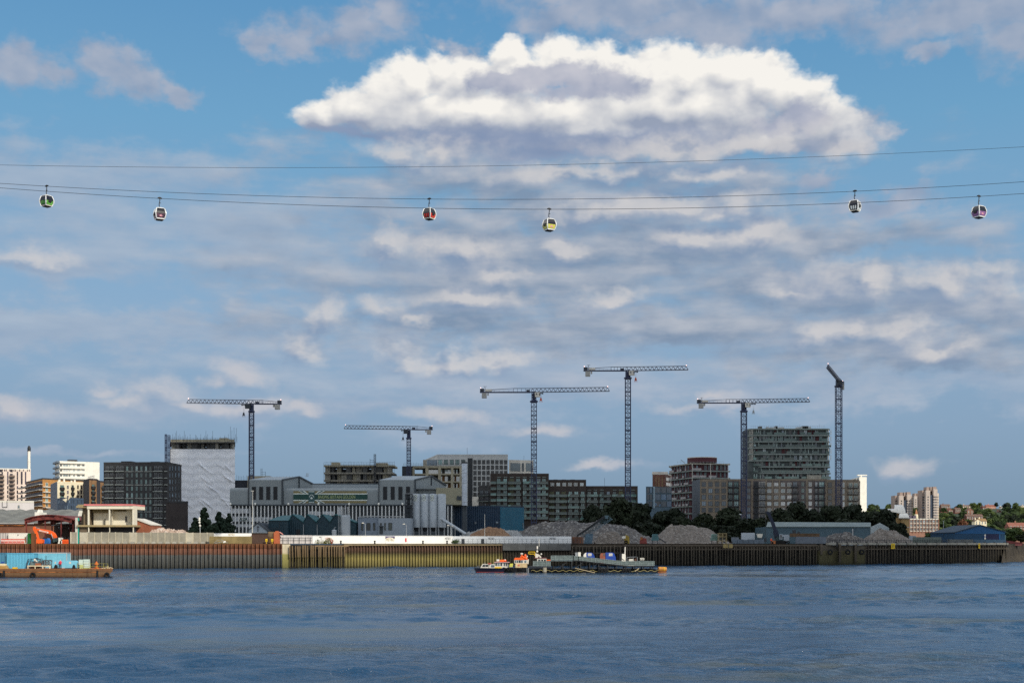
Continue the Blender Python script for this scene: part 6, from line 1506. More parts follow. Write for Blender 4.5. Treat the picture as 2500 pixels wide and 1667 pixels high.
arm([(ex(83.5),ez(1285.5),.5),(ex(85),ez(1290),.95),(ex(88),ez(1298),.75),(ex(92.5),ez(1310),.5),(ex(94.5),ez(1315.5),.35)],.5,orange,'stick')
b=MB(); b.tube([(ex(99),Ye-.1,ez(1291)),(ex(86),Ye-.1,ez(1286.5))],.1,6); b.tube([(ex(87.5),Ye-.1,ez(1290)),(ex(91),Ye-.1,ez(1311))],.09,6); b.tube([(ex(131),Ye-.4,ez(1315)),(ex(126),Ye-.4,ez(1302))],.1,6); b.build('hydraulic_ram',steel,o)
b=MB(); b.prism([(ex(90),ez(1324)),(ex(96),ez(1326)),(ex(106),ez(1325)),(ex(106.5),ez(1316.5)),(ex(99),ez(1315)),(ex(90),ez(1315))],Ye-.75,Ye+.75)
for k in range(4):b.box(ex(91+k*4),ex(92.5+k*4),Ye-.8,Ye+.8,ez(1326.6),ez(1324))
b.build('bucket',orange,o)
b=MB(); b.prism([(ex(133),ez(1326)),(ex(146),ez(1326)),(ex(146.5),ez(1312.5)),(ex(138),ez(1312.5)),(ex(133),ez(1317))],Ye-1.5,Ye-.4); cb=b.build('cab',steel_dk,o)
b=MB(); b.prism([(ex(134.2),ez(1323)),(ex(139),ez(1323)),(ex(139),ez(1314)),(ex(134.4),ez(1317.5))],Ye-1.54,Ye-1.5); b.box(ex(140),ex(143.6),Ye-1.54,Ye-1.5,ez(1322),ez(1314)); b.build('window',pane_green,cb)
b=MB(); b.box(ex(146.6),ex(150),Ye-1.3,Ye+1.3,ez(1327),ez(1312)); b.hexa([(ex(146),Ye-1.6,GZ),(ex(150.5),Ye-1.6,GZ),(ex(150.5),Ye+1.3,GZ),(ex(146),Ye+1.3,GZ)],[(ex(148),Ye-1.5,ez(1319)),(ex(150.5),Ye-1.5,ez(1319)),(ex(150.5),Ye+1.3,ez(1319)),(ex(148),Ye+1.3,ez(1319))]); b.build('engine_cover',white,o)
b=MB(); b.box(ex(128),ex(152),Ye-1.5,Ye-.9,GZ,GZ+.75); b.box(ex(128),ex(152),Ye+.9,Ye+1.5,GZ,GZ+.75); b.build('track',rubber,o)
b=MB(); b.box(ex(138),ex(150),Ye-.3,Ye+1.3,GZ+.8,ez(1316)); b.build('house',orange,o)
y=355; o=thing('barrier','solid orange plastic barrier right of the orange excavator','barrier',(X(159,y),y,GZ)); x0,x1=X(152.5,y),X(166.5,y)
MB().box(x0,x1,y-.3,y+.3,GZ,GZ+1.1).build('body',orange,o); b=MB(); [b.box(x0+.15+k*.5,x0+.45+k*.5,y-.36,y-.28,GZ+.2,GZ+.7) for k in range(3)]; b.build('slot',mat('deep_orange',(196,62,20),.5,.1),o)
y=368; o=thing('skip','small blue skip behind the boom of the orange excavator','skip',(X(112,y),y,GZ)); MB().hexa([(X(107.5,y),y,GZ),(X(122,y),y,GZ),(X(122,y),y+1.6,GZ),(X(107.5,y),y+1.6,GZ)],[(X(105.5,y),y-.3,GZ+1.5),(X(116,y),y-.3,GZ+1.5),(X(116,y),y+1.8,GZ+1.5),(X(105.5,y),y+1.8,GZ+1.5)]).build('body',mat('bright_blue_paint',(40,104,176),.5,.12),o); MB().bar((X(105.5,y),y-.3,GZ+1.5),(X(116,y),y-.3,GZ+1.5),.14).build('rim',steel_dk,o)
b=MB(); rr=random.Random(5)
for i in range(26):x=X(rr.uniform(148,176),372); z=GZ+rr.uniform(0,1.4); b.bar((x,372+rr.uniform(-1,1),GZ),(x+rr.uniform(-.8,.8),372,z+.8),rr.uniform(.06,.2))
tag(b.build('scrap',steel_dk),'tangle of scrap rods by the maroon shed opening','scrap',kind='stuff')

# ------------------------------------------------------------------ tower cranes
glowm=mat('crane_beacon',(255,214,206),.4,.02,emit=2.0)
tint=mat('terracotta_hook_paint',(196,84,48),.6,.1)
def tower_crane(label,px,Y,slew,jb,tip,ctr,hook,hookrow,mw,left,hookm,yaw=None,jl=None,cl=None,cab=True,tilt=.015,back=False):
 x0=X(px,Y); r=thing('tower_crane',label,'tower crane',(x0,Y,GZ),0,'tower cranes over the building sites')
 zs_,zj=Z(slew,Y),Z(jb,Y)
 if yaw is None:yaw=math.pi if left else 0.0; jl=abs(X(tip,Y)-x0); cl=abs(X(ctr,Y)-x0)
 d=Vector((math.cos(yaw),math.sin(yaw),0)); s=Vector((-d.y,d.x,0)); up=Vector((0,0,1))
 b=MB(); lattice(b,(x0,Y,GZ-.2),(x0,Y,zs_-.6),mw,mw,mw*.82,.30,.15)
 nsec=int((zs_-GZ)/6)
 for k in range(1,nsec+1):
  z=zs_-.6-k*6; b.box(x0-mw/2-.08,x0+mw/2+.08,Y-mw/2-.08,Y-mw/2+.12,z,z+.28); b.box(x0-mw/2-.08,x0+mw/2+.08,Y+mw/2-.12,Y+mw/2+.08,z,z+.28)
 b.bar((x0-.2,Y,GZ),(x0-.2,Y,zs_),.09); b.bar((x0+.2,Y,GZ),(x0+.2,Y,zs_),.09); b.build('mast',crane_blue,r)
 b=MB(); b.lathe((x0,Y),[(mw*.55,zs_-.7),(mw*.78,zs_-.45),(mw*.78,zs_+.1),(mw*.5,zs_+.4)],14); b.build('slewing_ring',crane_blue,r)
 b=MB(); lattice(b,(x0,Y,zs_+.3),(x0,Y,zj+.2),mw*.8,mw*.8,1.5,.32,.22); b.box(x0-mw*.28,x0+mw*.28,Y-mw*.28,Y+mw*.28,zs_+.3,zj-.4); b.build('tower_head',crane_blue,r)
 JH,JW=1.75,1.3; jp0=Vector((x0,Y,zj))-d*1.5; tipv=Vector((x0,Y,zj))+d*jl+up*(jl*tilt)
 # triangular jib: two bottom chords, one top chord
 b=MB(); dd=(tipv-jp0); L=dd.length; dd.normalize(); n_=max(6,round(L/1.9)); ax=s*(JW/2)
 for k in (-1,1):b.bar(jp0+ax*k,tipv+ax*k,.24)
 b.bar(jp0+up*JH,tipv+up*JH-dd*.6,.30)
 for i in range(n_):
  q0,q1=jp0+dd*(L*i/n_),jp0+dd*(L*(i+1)/n_); qm=(q0+q1)/2+up*JH
  for k in (-1,1):b.bar(q0+ax*k,qm,.16); b.bar(qm,q1+ax*k,.16)
  b.bar(q0-ax,q0+ax,.13); b.bar(q0-ax,q1+ax,.10)
  if i%5==2:b.bar(q0,qm,.30)
 b.build('jib',crane_grey,r)
 e=Vector((x0,Y,zj))-d*cl; b=MB()
 for k in (-1,1):b.bar(jp0+s*k*.7,e+s*k*.7,.34,.45)
 for i in range(5):q=jp0.lerp(e,i/4); b.bar(q-s*.7,q+s*.7,.2)
 m_=Vector((x0,Y,zj))-d*(cl*.38)
 for k in (-1,1):b.bar(Vector((x0,Y,zj+JH)),m_+up*JH,.22); b.bar(m_+up*JH+s*k*.1,e+s*k*.6+up*.9+d*1.2,.14); b.bar(m_+up*JH,m_+s*k*.7,.16)
 for i in range(5):q=(Vector((x0,Y,zj))-d*2).lerp(m_,i/4); b.bar(q+up*JH,q+s*.7,.13); b.bar(q+up*JH,q-s*.7,.13)
 for i in range(8):q=m_.lerp(e,i/7)+s*.75; b.bar(q,q+up*1.0,.07)
 b.bar(m_+s*.75+up*1.0,e+s*.75+up*1.0,.07); b.build('counter_jib',crane_blue,r)
 b=MB(); q=e+d*1.9; b.obox((q.x,q.y),(d.x,d.y),-1.1,1.1,-.9,.9,zj-2.6,zj-.25); b.obox((q.x,q.y),(d.x,d.y),1.4,2.0,-.7,.7,zj-1.4,zj-.25); b.build('counterweight',mat('counterweight_concrete',(160,158,152),.85,.12,.5),r)
 b=MB(); q=e+d*.9; b.obox((q.x,q.y),(d.x,d.y),-.9,.9,-.8,.8,zj+.22,zj+1.6); b.build('winch',steel_dk,r)
 if not back:
  b=MB(); b.obox((q.x,q.y),(d.x,d.y),1.5,4.4,-.86,-.80,zj+.3,zj+1.3); b.obox((q.x,q.y),(d.x,d.y),1.5,4.4,.80,.86,zj+.3,zj+1.3); b.build('name_board',offwhite,r)
  b=MB(); q2=e+d*2.2; b.bar(q2+up*.3,q2+up*2.6,.16); b.bar(q2+up*2.6-d*.8,q2+up*2.6+d*.8,.12); b.bar(q2+up*.3+d*1.2,q2+up*2,.1); b.build('anemometer_post',steel_dk,r)
 b=MB(); q=Vector((x0,Y,zj))-d*2.6; b.obox((q.x,q.y),(d.x,d.y),-.8,.8,-.5,.5,zj+.25,zj+1.1); b.build('hoist_drum',steel_dk,r)
 if cab:
  c=Vector((x0,Y,0))+d*(mw*.5+.7)+Vector((0,-mw*.62,0)); zc=zj-2.3
  b=MB(); b.obox((c.x,c.y),(1,0),-1.5 if not left else -1.0,1.0 if not left else 1.5,-.6,.7,zc,zc+2.1); cb=b.build('cab',offwhite if not left else steel_dk,r)
  b=MB(); w0=c.x+(.45 if not left else -1.04); b.box(w0,w0+.6,c.y-.76,c.y-.7,zc+.6,zc+1.8); b.box(c.x-1.0,c.x-.5,c.y-.76,c.y-.7,zc+.9,zc+1.7); b.build('window',pane,cb)
 hx=abs(X(hook,Y)-x0) if hook else 6; q=Vector((x0,Y,zj))+d*hx; zt=zj+hx*tilt-.35
 b=MB(); b.obox((q.x,q.y),(d.x,d.y),-1.1,1.1,-.6,.6,zt-.3,zt); [b.lathe((q.x+d.x*k,q.y+d.y*k),[(.26,zt-.55),(.26,zt-.3)],8) for k in (-.8,.8)]; b.build('trolley',steel_dk,r)
 zh=Z(hookrow,Y); b=MB()
 for k in (-.3,.3):b.bar(q+d*k+up*(zt-q.z),Vector((q.x,q.y,zh+1.1))+d*k*.5,.05)
 b.build('hoist_rope',steel_dk,r)
 b=MB(); b.hexa([(q.x-.55,q.y-.3,zh-.2),(q.x+.55,q.y-.3,zh-.2),(q.x+.55,q.y+.3,zh-.2),(q.x-.55,q.y+.3,zh-.2)],[(q.x-.25,q.y-.25,zh+1.2),(q.x+.25,q.y-.25,zh+1.2),(q.x+.25,q.y+.25,zh+1.2),(q.x-.25,q.y+.25,zh+1.2)])
 for k in (-.55,0,.5):b.bar((q.x+k,q.y,zh-.2),(q.x+k*1.2,q.y,zh-.9),.16)
 b.build('hook_block',hookm,r)
 for pnt in (tipv+up*(JH+.35)-d*.8,e+up*2.0+d*.3):b=MB(); b.ball(pnt,.22,.22,.22,8); b.build('beacon',glowm,r)
 return r
tower_crane('navy tower crane above the wrapped tower, jib pointing to the left',614,630,1003.5,986,456,687,595,1013,2.0,True,steel_dk,back=True)
tower_crane('lowest navy tower crane rising behind the grey hall, jib pointing left',998,722,1069,1048.5,840,1056,984,1072,1.95,True,steel_dk,back=True)
tower_crane('navy tower crane with white cab and orange hook, third crane in the row',1303.5,600,979,957.5,1488,1172,1320.5,977,2.35,False,tint)
tower_crane('tallest navy tower crane with orange hook above the brown terrace',1533,615,922,905,1680,1425,1552,928,2.35,False,tint)
tower_crane('navy tower crane standing against the left edge of the tall rounded tower',1816,656,1003,983.5,1977,1702,1839.5,1007,2.5,False,steel)
tower_crane('navy tower crane seen end on with jib pointing at the viewer',2047.5,655,942,930,None,None,None,944,2.7,True,steel_dk,yaw=math.atan2(-39,-14.5),jl=42,cl=17,back=True,tilt=.03)

# ------------------------------------------------------------------ cable car: ropes and six cabins
def rope_fit(pts):return np.polyfit([p[0] for p in pts],[p[1] for p in pts],2)
ROPES={'far':(286,rope_fit([(0,448),(118,455.3),(1049,486.3),(2087,467.5),(2500,444)])),'near':(272,rope_fit([(0,458),(390,486.5),(1341,510.4),(2389,480),(2500,473)])),'top':(279,rope_fit([(0,403),(800,410),(1250,404),(2500,359)]))}
for k,lab in (('far','middle dark cable carrying the green, red and white cabins'),('near','lowest dark cable carrying the plum, yellow and purple cabins'),('top','topmost thin cable without any cabins, crossing the big cloud')):
 Y,c=ROPES[k]; b=MB(); b.tube([(X(px,Y),Y,Z(np.polyval(c,px),Y)) for px in range(-900,3500,100)],.045 if k!='top' else .034,6)
 tag(b.build('cable',steel_dk,origin=(X(1250,Y),Y,Z(480,Y))),lab,'cable','cable car ropes')
frame_w=mat('cabin_white_frame',(232,232,228),.35,.03); cabin_glass=glass('cabin_tinted_glass',(16,18,26),.08,.2)
def cabin(label,px,side,rope,bodyc,stripes):
 Y,c=ROPES[rope]; zr=Z(np.polyval(c,px),Y); yaw=R(-33 if side=='far' else 28)
 r=thing('cable_car_cabin',label,'cable car',(X(px,Y),Y,zr),yaw,'cable car cabins')
 body=mat('cabin_paint_'+bodyc[0],bodyc[1],.4,.12,1.5,c2=bodyc[2]); up_=2.05; H=2.25; L=dict(local=True)
 prof=[(0.0,.74),(.12,.82),(.5,.94),(1.0,1.03),(1.12,1.04),(1.6,.96),(2.05,.84),(2.2,.74)]
 zz_=lambda t:-up_-H+t
 def wid(t):return float(np.interp(t,[p[0] for p in prof],[p[1] for p in prof]))
 def side_panel(t0,t1,k,inset,wfrac,m,name,parent=r,n_=5,u0=-1,u1=1):
  b=MB(); a=k*math.pi/2; ca,sa=math.cos(a),math.sin(a)
  for i in range(n_+1):
   t=t0+(t1-t0)*i/n_; w=wid(t)
   for u in (u0,u1):lx,ly=u*w*wfrac,-(w-inset); b.v.append((lx*ca-ly*sa,lx*sa+ly*ca,zz_(t)))
  for i in range(n_):b.f.append((2*i,2*i+1,2*i+3,2*i+2)); b.mi.append(0)
  return b.build(name,m,parent,**L)
 b=MB(); n_=len(prof)
 for t,w in prof:
  w-=.05; b.v+=[(-w,-w,zz_(t)),(w,-w,zz_(t)),(w,w,zz_(t)),(-w,w,zz_(t))]
 for i in range(n_-1):
  for k in range(4):b.f.append((i*4+k,i*4+(k+1)%4,i*4+4+(k+1)%4,i*4+4+k)); b.mi.append(0)
 b.f+=[(3,2,1,0),tuple(range(4*n_-4,4*n_))]; b.mi+=[0,0]; b.build('shell',black,r,**L)
 for k in range(4):
  side_panel(1.12,2.08,k,.0,.82,cabin_glass,'window')
  low=side_panel(.22,1.08,k,.0,.84,body if not (stripes and k==3) else black,'lower_panel')
  if stripes and k in (0,3):
   if k==3 or side=='far':
    low.data.materials.clear(); low.data.materials.append(black)
    for u in (-.72,-.16,.40):side_panel(.30,1.05,k,-.03,.84,body,'stripe',u0=u,u1=u+.36)
  elif k==0:
   b=MB(); a=k*math.pi/2; w=wid(.62)+.02
   b.v+=[(-.34,-w,zz_(.62)),(0,-w-.03,zz_(.88)),(.34,-w,zz_(.62)),(.2,-w+.02,zz_(.46)),(-.2,-w+.02,zz_(.46))]; b.f+=[(0,1,2,3,4)]; b.mi+=[0]; b.build('emblem',mat('cabin_print',(214,150,160) if bodyc[0]!='yellow' else (206,92,40),.5,.2,3),r,**L)
 for k in range(4):
  a=k*math.pi/2+math.pi/4; b=MB(); P=[((wid(t)+.0)*math.sqrt(2)*math.cos(a),(wid(t)+.0)*math.sqrt(2)*math.sin(a),zz_(t)) for t,w in prof]
  for p,q in zip(P,P[1:]):b.bar(p,q,.15)
  b.build('corner_post',frame_w,r,**L)
 b=MB(); w=.66; b.box(-w,w,-w,w,zz_(2.2),zz_(2.32)); b.hexa([(-.5,-.5,zz_(2.32)),(.5,-.5,zz_(2.32)),(.5,.5,zz_(2.32)),(-.5,.5,zz_(2.32))],[(-.2,-.2,zz_(2.48)),(.2,-.2,zz_(2.48)),(.2,.2,zz_(2.48)),(-.2,.2,zz_(2.48))]); b.build('roof',frame_w,r,**L)
 b=MB(); w=.74; b.box(-w-.05,w+.05,-w-.05,w+.05,zz_(.0),zz_(.2)); b.build('skirt',frame_w if not stripes else mat('cabin_cream_skirt',(206,200,184),.5,.05),r,**L)
 b=MB(); b.box(-.6,.6,-.6,.6,zz_(-.16),zz_(0)); b.build('floor',black,r,**L)
 for sx in (-1,1):b=MB(); b.box(sx*1.1-.09,sx*1.1+.09,-.35,.35,zz_(.75),zz_(1.25)); b.build('bumper',black,r,**L)
 b=MB(); b.tube([(0,0,.05),(.02,0,-.45),(-.10,0,-1.0),(-.12,0,-1.45),(.0,0,-1.8),(.08,0,-2.02)],.09,8); b.bar((-.1,0,-.95),(.22,0,-.9),.12); b.build('hanger_arm',steel_dk,r,**L)
 b=MB(); b.box(-.42,.42,-.14,.14,-.06,.16); b.ball((0,0,.12),.36,.18,.2,8); b.build('grip',black,r,**L)
 return r
cabin('green striped cable car cabin at the far left',114,'far','far',('green',(70,150,60),(120,176,80)),True)
cabin('plum cable car cabin with white frame, second from the left',390,'near','near',('plum',(64,46,60),(104,70,84)),False)
cabin('red striped cable car cabin below the big cloud',1048,'far','far',('red',(186,36,40),(206,70,46)),True)
cabin('yellow cable car cabin hanging lowest in the middle',1341,'near','near',('yellow',(216,204,84),(196,196,110)),False)
cabin('white striped cable car cabin with black door bars on the right',2087,'far','far',('white',(222,226,222),(206,214,214)),True)
cabin('purple cable car cabin at the far right',2390,'near','near',('purple',(136,96,150),(156,110,150)),False)

# ------------------------------------------------------------------ the rusty work barge on the left
Yb=262; bx=lambda p:X(p,Yb); bz=lambda q_:Z(q_,Yb)
barge_rust=tide_wall('barge_rust',[(0,(40,30,22)),(.25,(92,66,44)),(.9,(124,94,66)),(1.25,(104,74,50)),(1.5,(124,86,58)),(2.2,(116,80,54))],.1,.55)
DK=bz(1388.5)
o=thing('work_barge','rusty flat work barge carrying blue containers and plant, lower left','barge',(bx(60),Yb,0))
b=MB(); x0,x1=bx(-300),bx(275)
b.prism([(x0,-1),(x1-2.2,-1),(x1-1.0,.3),(x1,DK-.4),(x1,DK),(x0,DK)],Yb,Yb+12); b.v=[(v[0]*v[1]/Yb,v[1],v[2]) for v in b.v]; b.build('hull',barge_rust,o)
b=MB(); b.box(x0,bx(238),Yb-.08,Yb,DK-.68,DK-.52); b.build('rubbing_strake',rust,o)
b=MB(); b.box(x0,x1,Yb,Yb+12,DK,DK+.06); b.v=[(v[0]*v[1]/Yb,v[1],v[2]) for v in b.v]; b.build('deck',rust,o)
for p0,p1 in ((8,12.5),(236.5,240)):b=MB(); b.box(bx(p0),bx(p1),Yb-.22,Yb,-.4,DK-.3); b.build('fender_post',black,o)
for px in (0,81.5,262):b=MB(); b.torus((bx(px),Yb-.28,bz(1403)),.40,.17); b.build('tyre',rubber,o)
b=MB(); rr=random.Random(6)
for px in (188,204,220,236,252,262):b.bar((bx(px),Yb+.3,DK),(bx(px),Yb+.3,DK+1.1),.05)
for h in (.55,1.08):b.bar((bx(188),Yb+.3,DK+h),(bx(262),Yb+.3,DK+h),.035)
b.build('railing',mat('yellow_green_paint',(170,160,70),.6,.15,1),o)
b=MB(); b.lathe((bx(231),Yb+1.2),[(.45,DK+.06),(.42,DK+.3),(.2,DK+.35),(.2,DK+.8),(.42,DK+.85),(.4,DK+.95),(.05,DK+1.5)],12); b.build('mooring_post',mat('orange_rust',(190,96,40),.8,.25,.8),o)
b=MB(); rr=random.Random(9)
for i in range(14):x=bx(rr.uniform(250,266)); b.tube([(x,Yb+rr.uniform(.5,2),DK+.1),(x+rr.uniform(-.5,.5),Yb+rr.uniform(.5,2),DK+rr.uniform(.1,.5)),(x+rr.uniform(-.8,.8),Yb+1,DK+.08)],.09,5)
tag(b.build('rope',mat('pale_rope',(176,160,130),.9,.2,2),origin=(bx(258),Yb+1,DK)),'heap of pale mooring rope at the right end of the rusty barge','rope')
cblue=ribbed('light_blue_container',(96,176,206),.30,.5,.06,0,'x',.6,.2); cblue2=ribbed('container_blue_darker',(70,128,156),.30,.5,.1,0,'x',.6,.25); cpale=mat('sky_blue_paint',(120,188,208),.5,.1,.6,streak=.15)  # second blue is a darker copy of the first for container ends
c=container('light blue ribbed container nearest the viewer on the barge',16.6,81,1349.5,Yb+2.5,cblue,2.4,base=DK+.06)
container('dull blue container at the far left end of the barge deck',-30,15.8,1349,Yb+3.2,cblue2,2.4,base=DK+.06)
c=container('light blue container with pale frame, standing farther back to the right',81.8,163.5,1348.5,Yb+6,cpale,2.4,base=DK+.06,fr=mat('pale_grey_frame',(176,184,186),.5,.1))
b=MB(); b.box(X(82.2,Yb+6),X(92.5,Yb+6),Yb+5.93,Yb+6.04,DK+.2,Z(1350,Yb+6)); b.build('end_panel',cblue2,c)
def on_deck(name,label,cat,px,back=1.2,group=None):return thing(name,label,cat,(bx(px),Yb+back,DK+.06),0,group)
y=Yb+1.0; o=on_deck('pipe_rack','cream steel rack on legs with brown boxes, front of the barge deck','rack',90,1.0)
b=MB(); b.box(bx(62),bx(119),y,y+1.2,bz(1382.2),bz(1380)); b.build('top_frame',mat('cream_paint',(222,206,170),.6,.12,.8),o)
for px in (63.5,81,100,117):b=MB(); b.bar((bx(px),y+.1,DK),(bx(px),y+.1,bz(1382)),.16); b.bar((bx(px),y+1.1,DK),(bx(px),y+1.1,bz(1382)),.16); b.build('leg',MC['cream_paint'],o)
b=MB(); b.box(bx(81),bx(92),y+.1,y+1,bz(1380),bz(1374.5)); b.build('crate',mat('brown_crate',(150,88,58),.8,.15,.8),o)
b=MB(); b.box(bx(64),bx(80),y+.4,y+.7,bz(1386),bz(1384.5)); b.box(bx(83),bx(98),y+.4,y+.7,bz(1386.5),bz(1385)); b.build('brace',rust,o)
y=Yb+1.9; o=on_deck('winch','caged winch drum with dark hoops on the barge behind the cream rack','winch',74,1.9)
b=MB()
for px in (58,66,76,88):b.tube([(bx(px)+.0,y+.2+1.3*math.cos(a)+.8,DK+.05+2.0*math.sin(a)) for a in [math.pi*k/8 for k in range(9)]],.06,5)
b.tube([(bx(58)+3.0*(k/8),y+.9,DK+1.2+.9*math.sin(math.pi*k/8)) for k in range(9)],.07,5); b.tube([(bx(57),y,DK),(bx(60),y,DK+1.5),(bx(66),y,DK+2.0),(bx(88),y,DK+1.9),(bx(93),y,DK+.9)],.06,5); b.build('cage',steel_dk,o)
b=MB(); b.tube([(bx(64),y+.9,DK+.85),(bx(88),y+.9,DK+.85)],.7,14); b.build('drum',mat('grey_blue_machine',(92,112,116),.6,.2,1.2),o); b=MB(); b.ball((bx(76.5),y,DK+1.75),.28,.28,.28,8); b.ball((bx(80),y+.2,DK+1.5),.2,.2,.2,8); b.build('float',offwhite,o)
y=Yb+1.6; o=on_deck('cable_reel','dark open cable reels beside the light blue tanks on the barge','cable reel',108,1.6)
for px in (101,108,115):b=MB(); b.torus((bx(px),y,bz(1373)),.42,.07); b.tube([(bx(px)-.4,y,bz(1373)),(bx(px)+.4,y,bz(1373))],.04,5); b.tube([(bx(px),y,bz(1373)-.4),(bx(px),y,bz(1373)+.4)],.04,5); b.build('reel',mat('rusty_reel',(84,60,50),.8,.2,1),o)
b=MB(); b.bar((bx(97),y+.3,bz(1380)),(bx(120),y+.3,bz(1380)),.12); b.bar((bx(104),y+.3,bz(1380)),(bx(104),y+.3,bz(1356)),.09); b.bar((bx(98),y+.3,DK),(bx(98),y+.3,bz(1367)),.1); b.bar((bx(119),y+.3,DK),(bx(119),y+.3,bz(1367)),.1); b.bar((bx(98),y+.3,bz(1367)),(bx(119),y+.3,bz(1367)),.08); b.build('stand',steel_dk,o)
def hood(label,px0,px1,r0,hole0,hole1):
 y=Yb+1.3; o=on_deck('compressor',label,'compressor',(px0+px1)/2,1.3,'light blue compressors on the barge'); zt=bz(r0); x0,x1=bx(px0),bx(px1); w=x1-x0; h=zt-DK
 b=MB(); b.prism([(x0,DK+.2),(x1,DK+.2),(x1,DK+h*.70),(x1-w*.10,DK+h*.92),(x1-w*.22,zt),(x0+w*.18,zt),(x0+w*.05,DK+h*.9),(x0,DK+h*.6)],y,y+1.5); b.build('hood',cpale,o)
 b=MB(); b.prism([(bx(hole0)+(bx(hole1)-bx(hole0))*(.5-.5*math.cos(a)),DK+.12+.75*math.sin(a)) for a in [math.pi*k/8 for k in range(9)]][::-1],y-.03,y); b.build('wheel_arch',black,o)
 b=MB(); b.torus(((bx(hole0)+bx(hole1))/2,y-.02,DK+.32),.22,.1); b.build('wheel',rubber,o); b=MB(); b.box(x0,x1,y-.02,y+1.4,DK,DK+.2); b.build('chassis',steel_dk,o)
 b=MB(); b.box(bx(px0+(px1-px0)*.35),bx(px0+(px1-px0)*.52),y-.02,y,DK+h*.62,DK+h*.86); b.build('vent',offwhite,o)
hood('light blue compressor hood left of the person in red',121.5,139.5,1368,126,136); hood('larger light blue compressor hood right of the person in red',153,182,1368,171,179)
o=on_deck('pallet_tank','pale square liquid tank on a green pallet, left of two on the barge','tank',191.5,1.4,'pale pallet tanks on the barge'); MB().box(bx(186.5),bx(196.5),Yb+1.4,Yb+2.4,bz(1378),bz(1365.5)).build('bottle',mat('pale_green_plastic',(196,214,202),.5,.08,.8),o); MB().box(bx(189),bx(197),Yb+1.3,Yb+2.4,DK+.06,bz(1378.2)).build('pallet',mat('pale_lime_paint',(186,196,130),.6,.12,.8),o); MB().lathe((bx(191.5),Yb+1.9),[(.15,bz(1365.5)),(.15,bz(1364.6))],8).build('cap',black,o)
o=on_deck('pallet_tank','taller pale square liquid tank, right of two on the barge','tank',204,1.4,'pale pallet tanks on the barge'); MB().box(bx(198),bx(210.5),Yb+1.4,Yb+2.4,bz(1385),bz(1365)).build('bottle',MC['pale_green_plastic'],o); b=MB(); [b.box(bx(198)-.02,bx(210.5)+.02,Yb+1.37,Yb+1.4,bz(q_+.5),bz(q_)) for q_ in (1370,1376,1381)]; b.build('cage',steel,o); MB().box(bx(198),bx(210.5),Yb+1.4,Yb+2.4,DK+.06,bz(1385.2)).build('pallet',MC['pale_lime_paint'],o)
o=on_deck('toolbox','small yellow box on the deck below the ribbed blue container','box',31,.9); MB().box(bx(26),bx(36.5),Yb+.9,Yb+1.5,DK+.06,bz(1384.5)).build('body',yellow,o); MB().box(bx(26)-.03,bx(36.5)+.03,Yb+.87,Yb+1.53,bz(1384.5),bz(1384)).build('lid',yellow,o)
o=on_deck('timber_stack','stack of yellowish planks at the far left end of the barge','planks',3,.8); b=MB()
for k in range(5):b.box(bx(-14+k),bx(15-k*.6),Yb+.8,Yb+1.5,DK+.07+k*.13,DK+.17+k*.13)
b.build('planks',mat('yellow_plank',(186,150,84),.85,.2,.8),o)
o=on_deck('generator','cream box generator at the far left edge of the barge','generator',0,1.8); MB().box(bx(-16),bx(5),Yb+1.8,Yb+3,DK+.06,bz(1376)).build('body',MC['cream_paint'],o); MB().box(bx(-6),bx(2),Yb+1.77,Yb+1.8,bz(1374),bz(1371)).build('panel',blue,o)

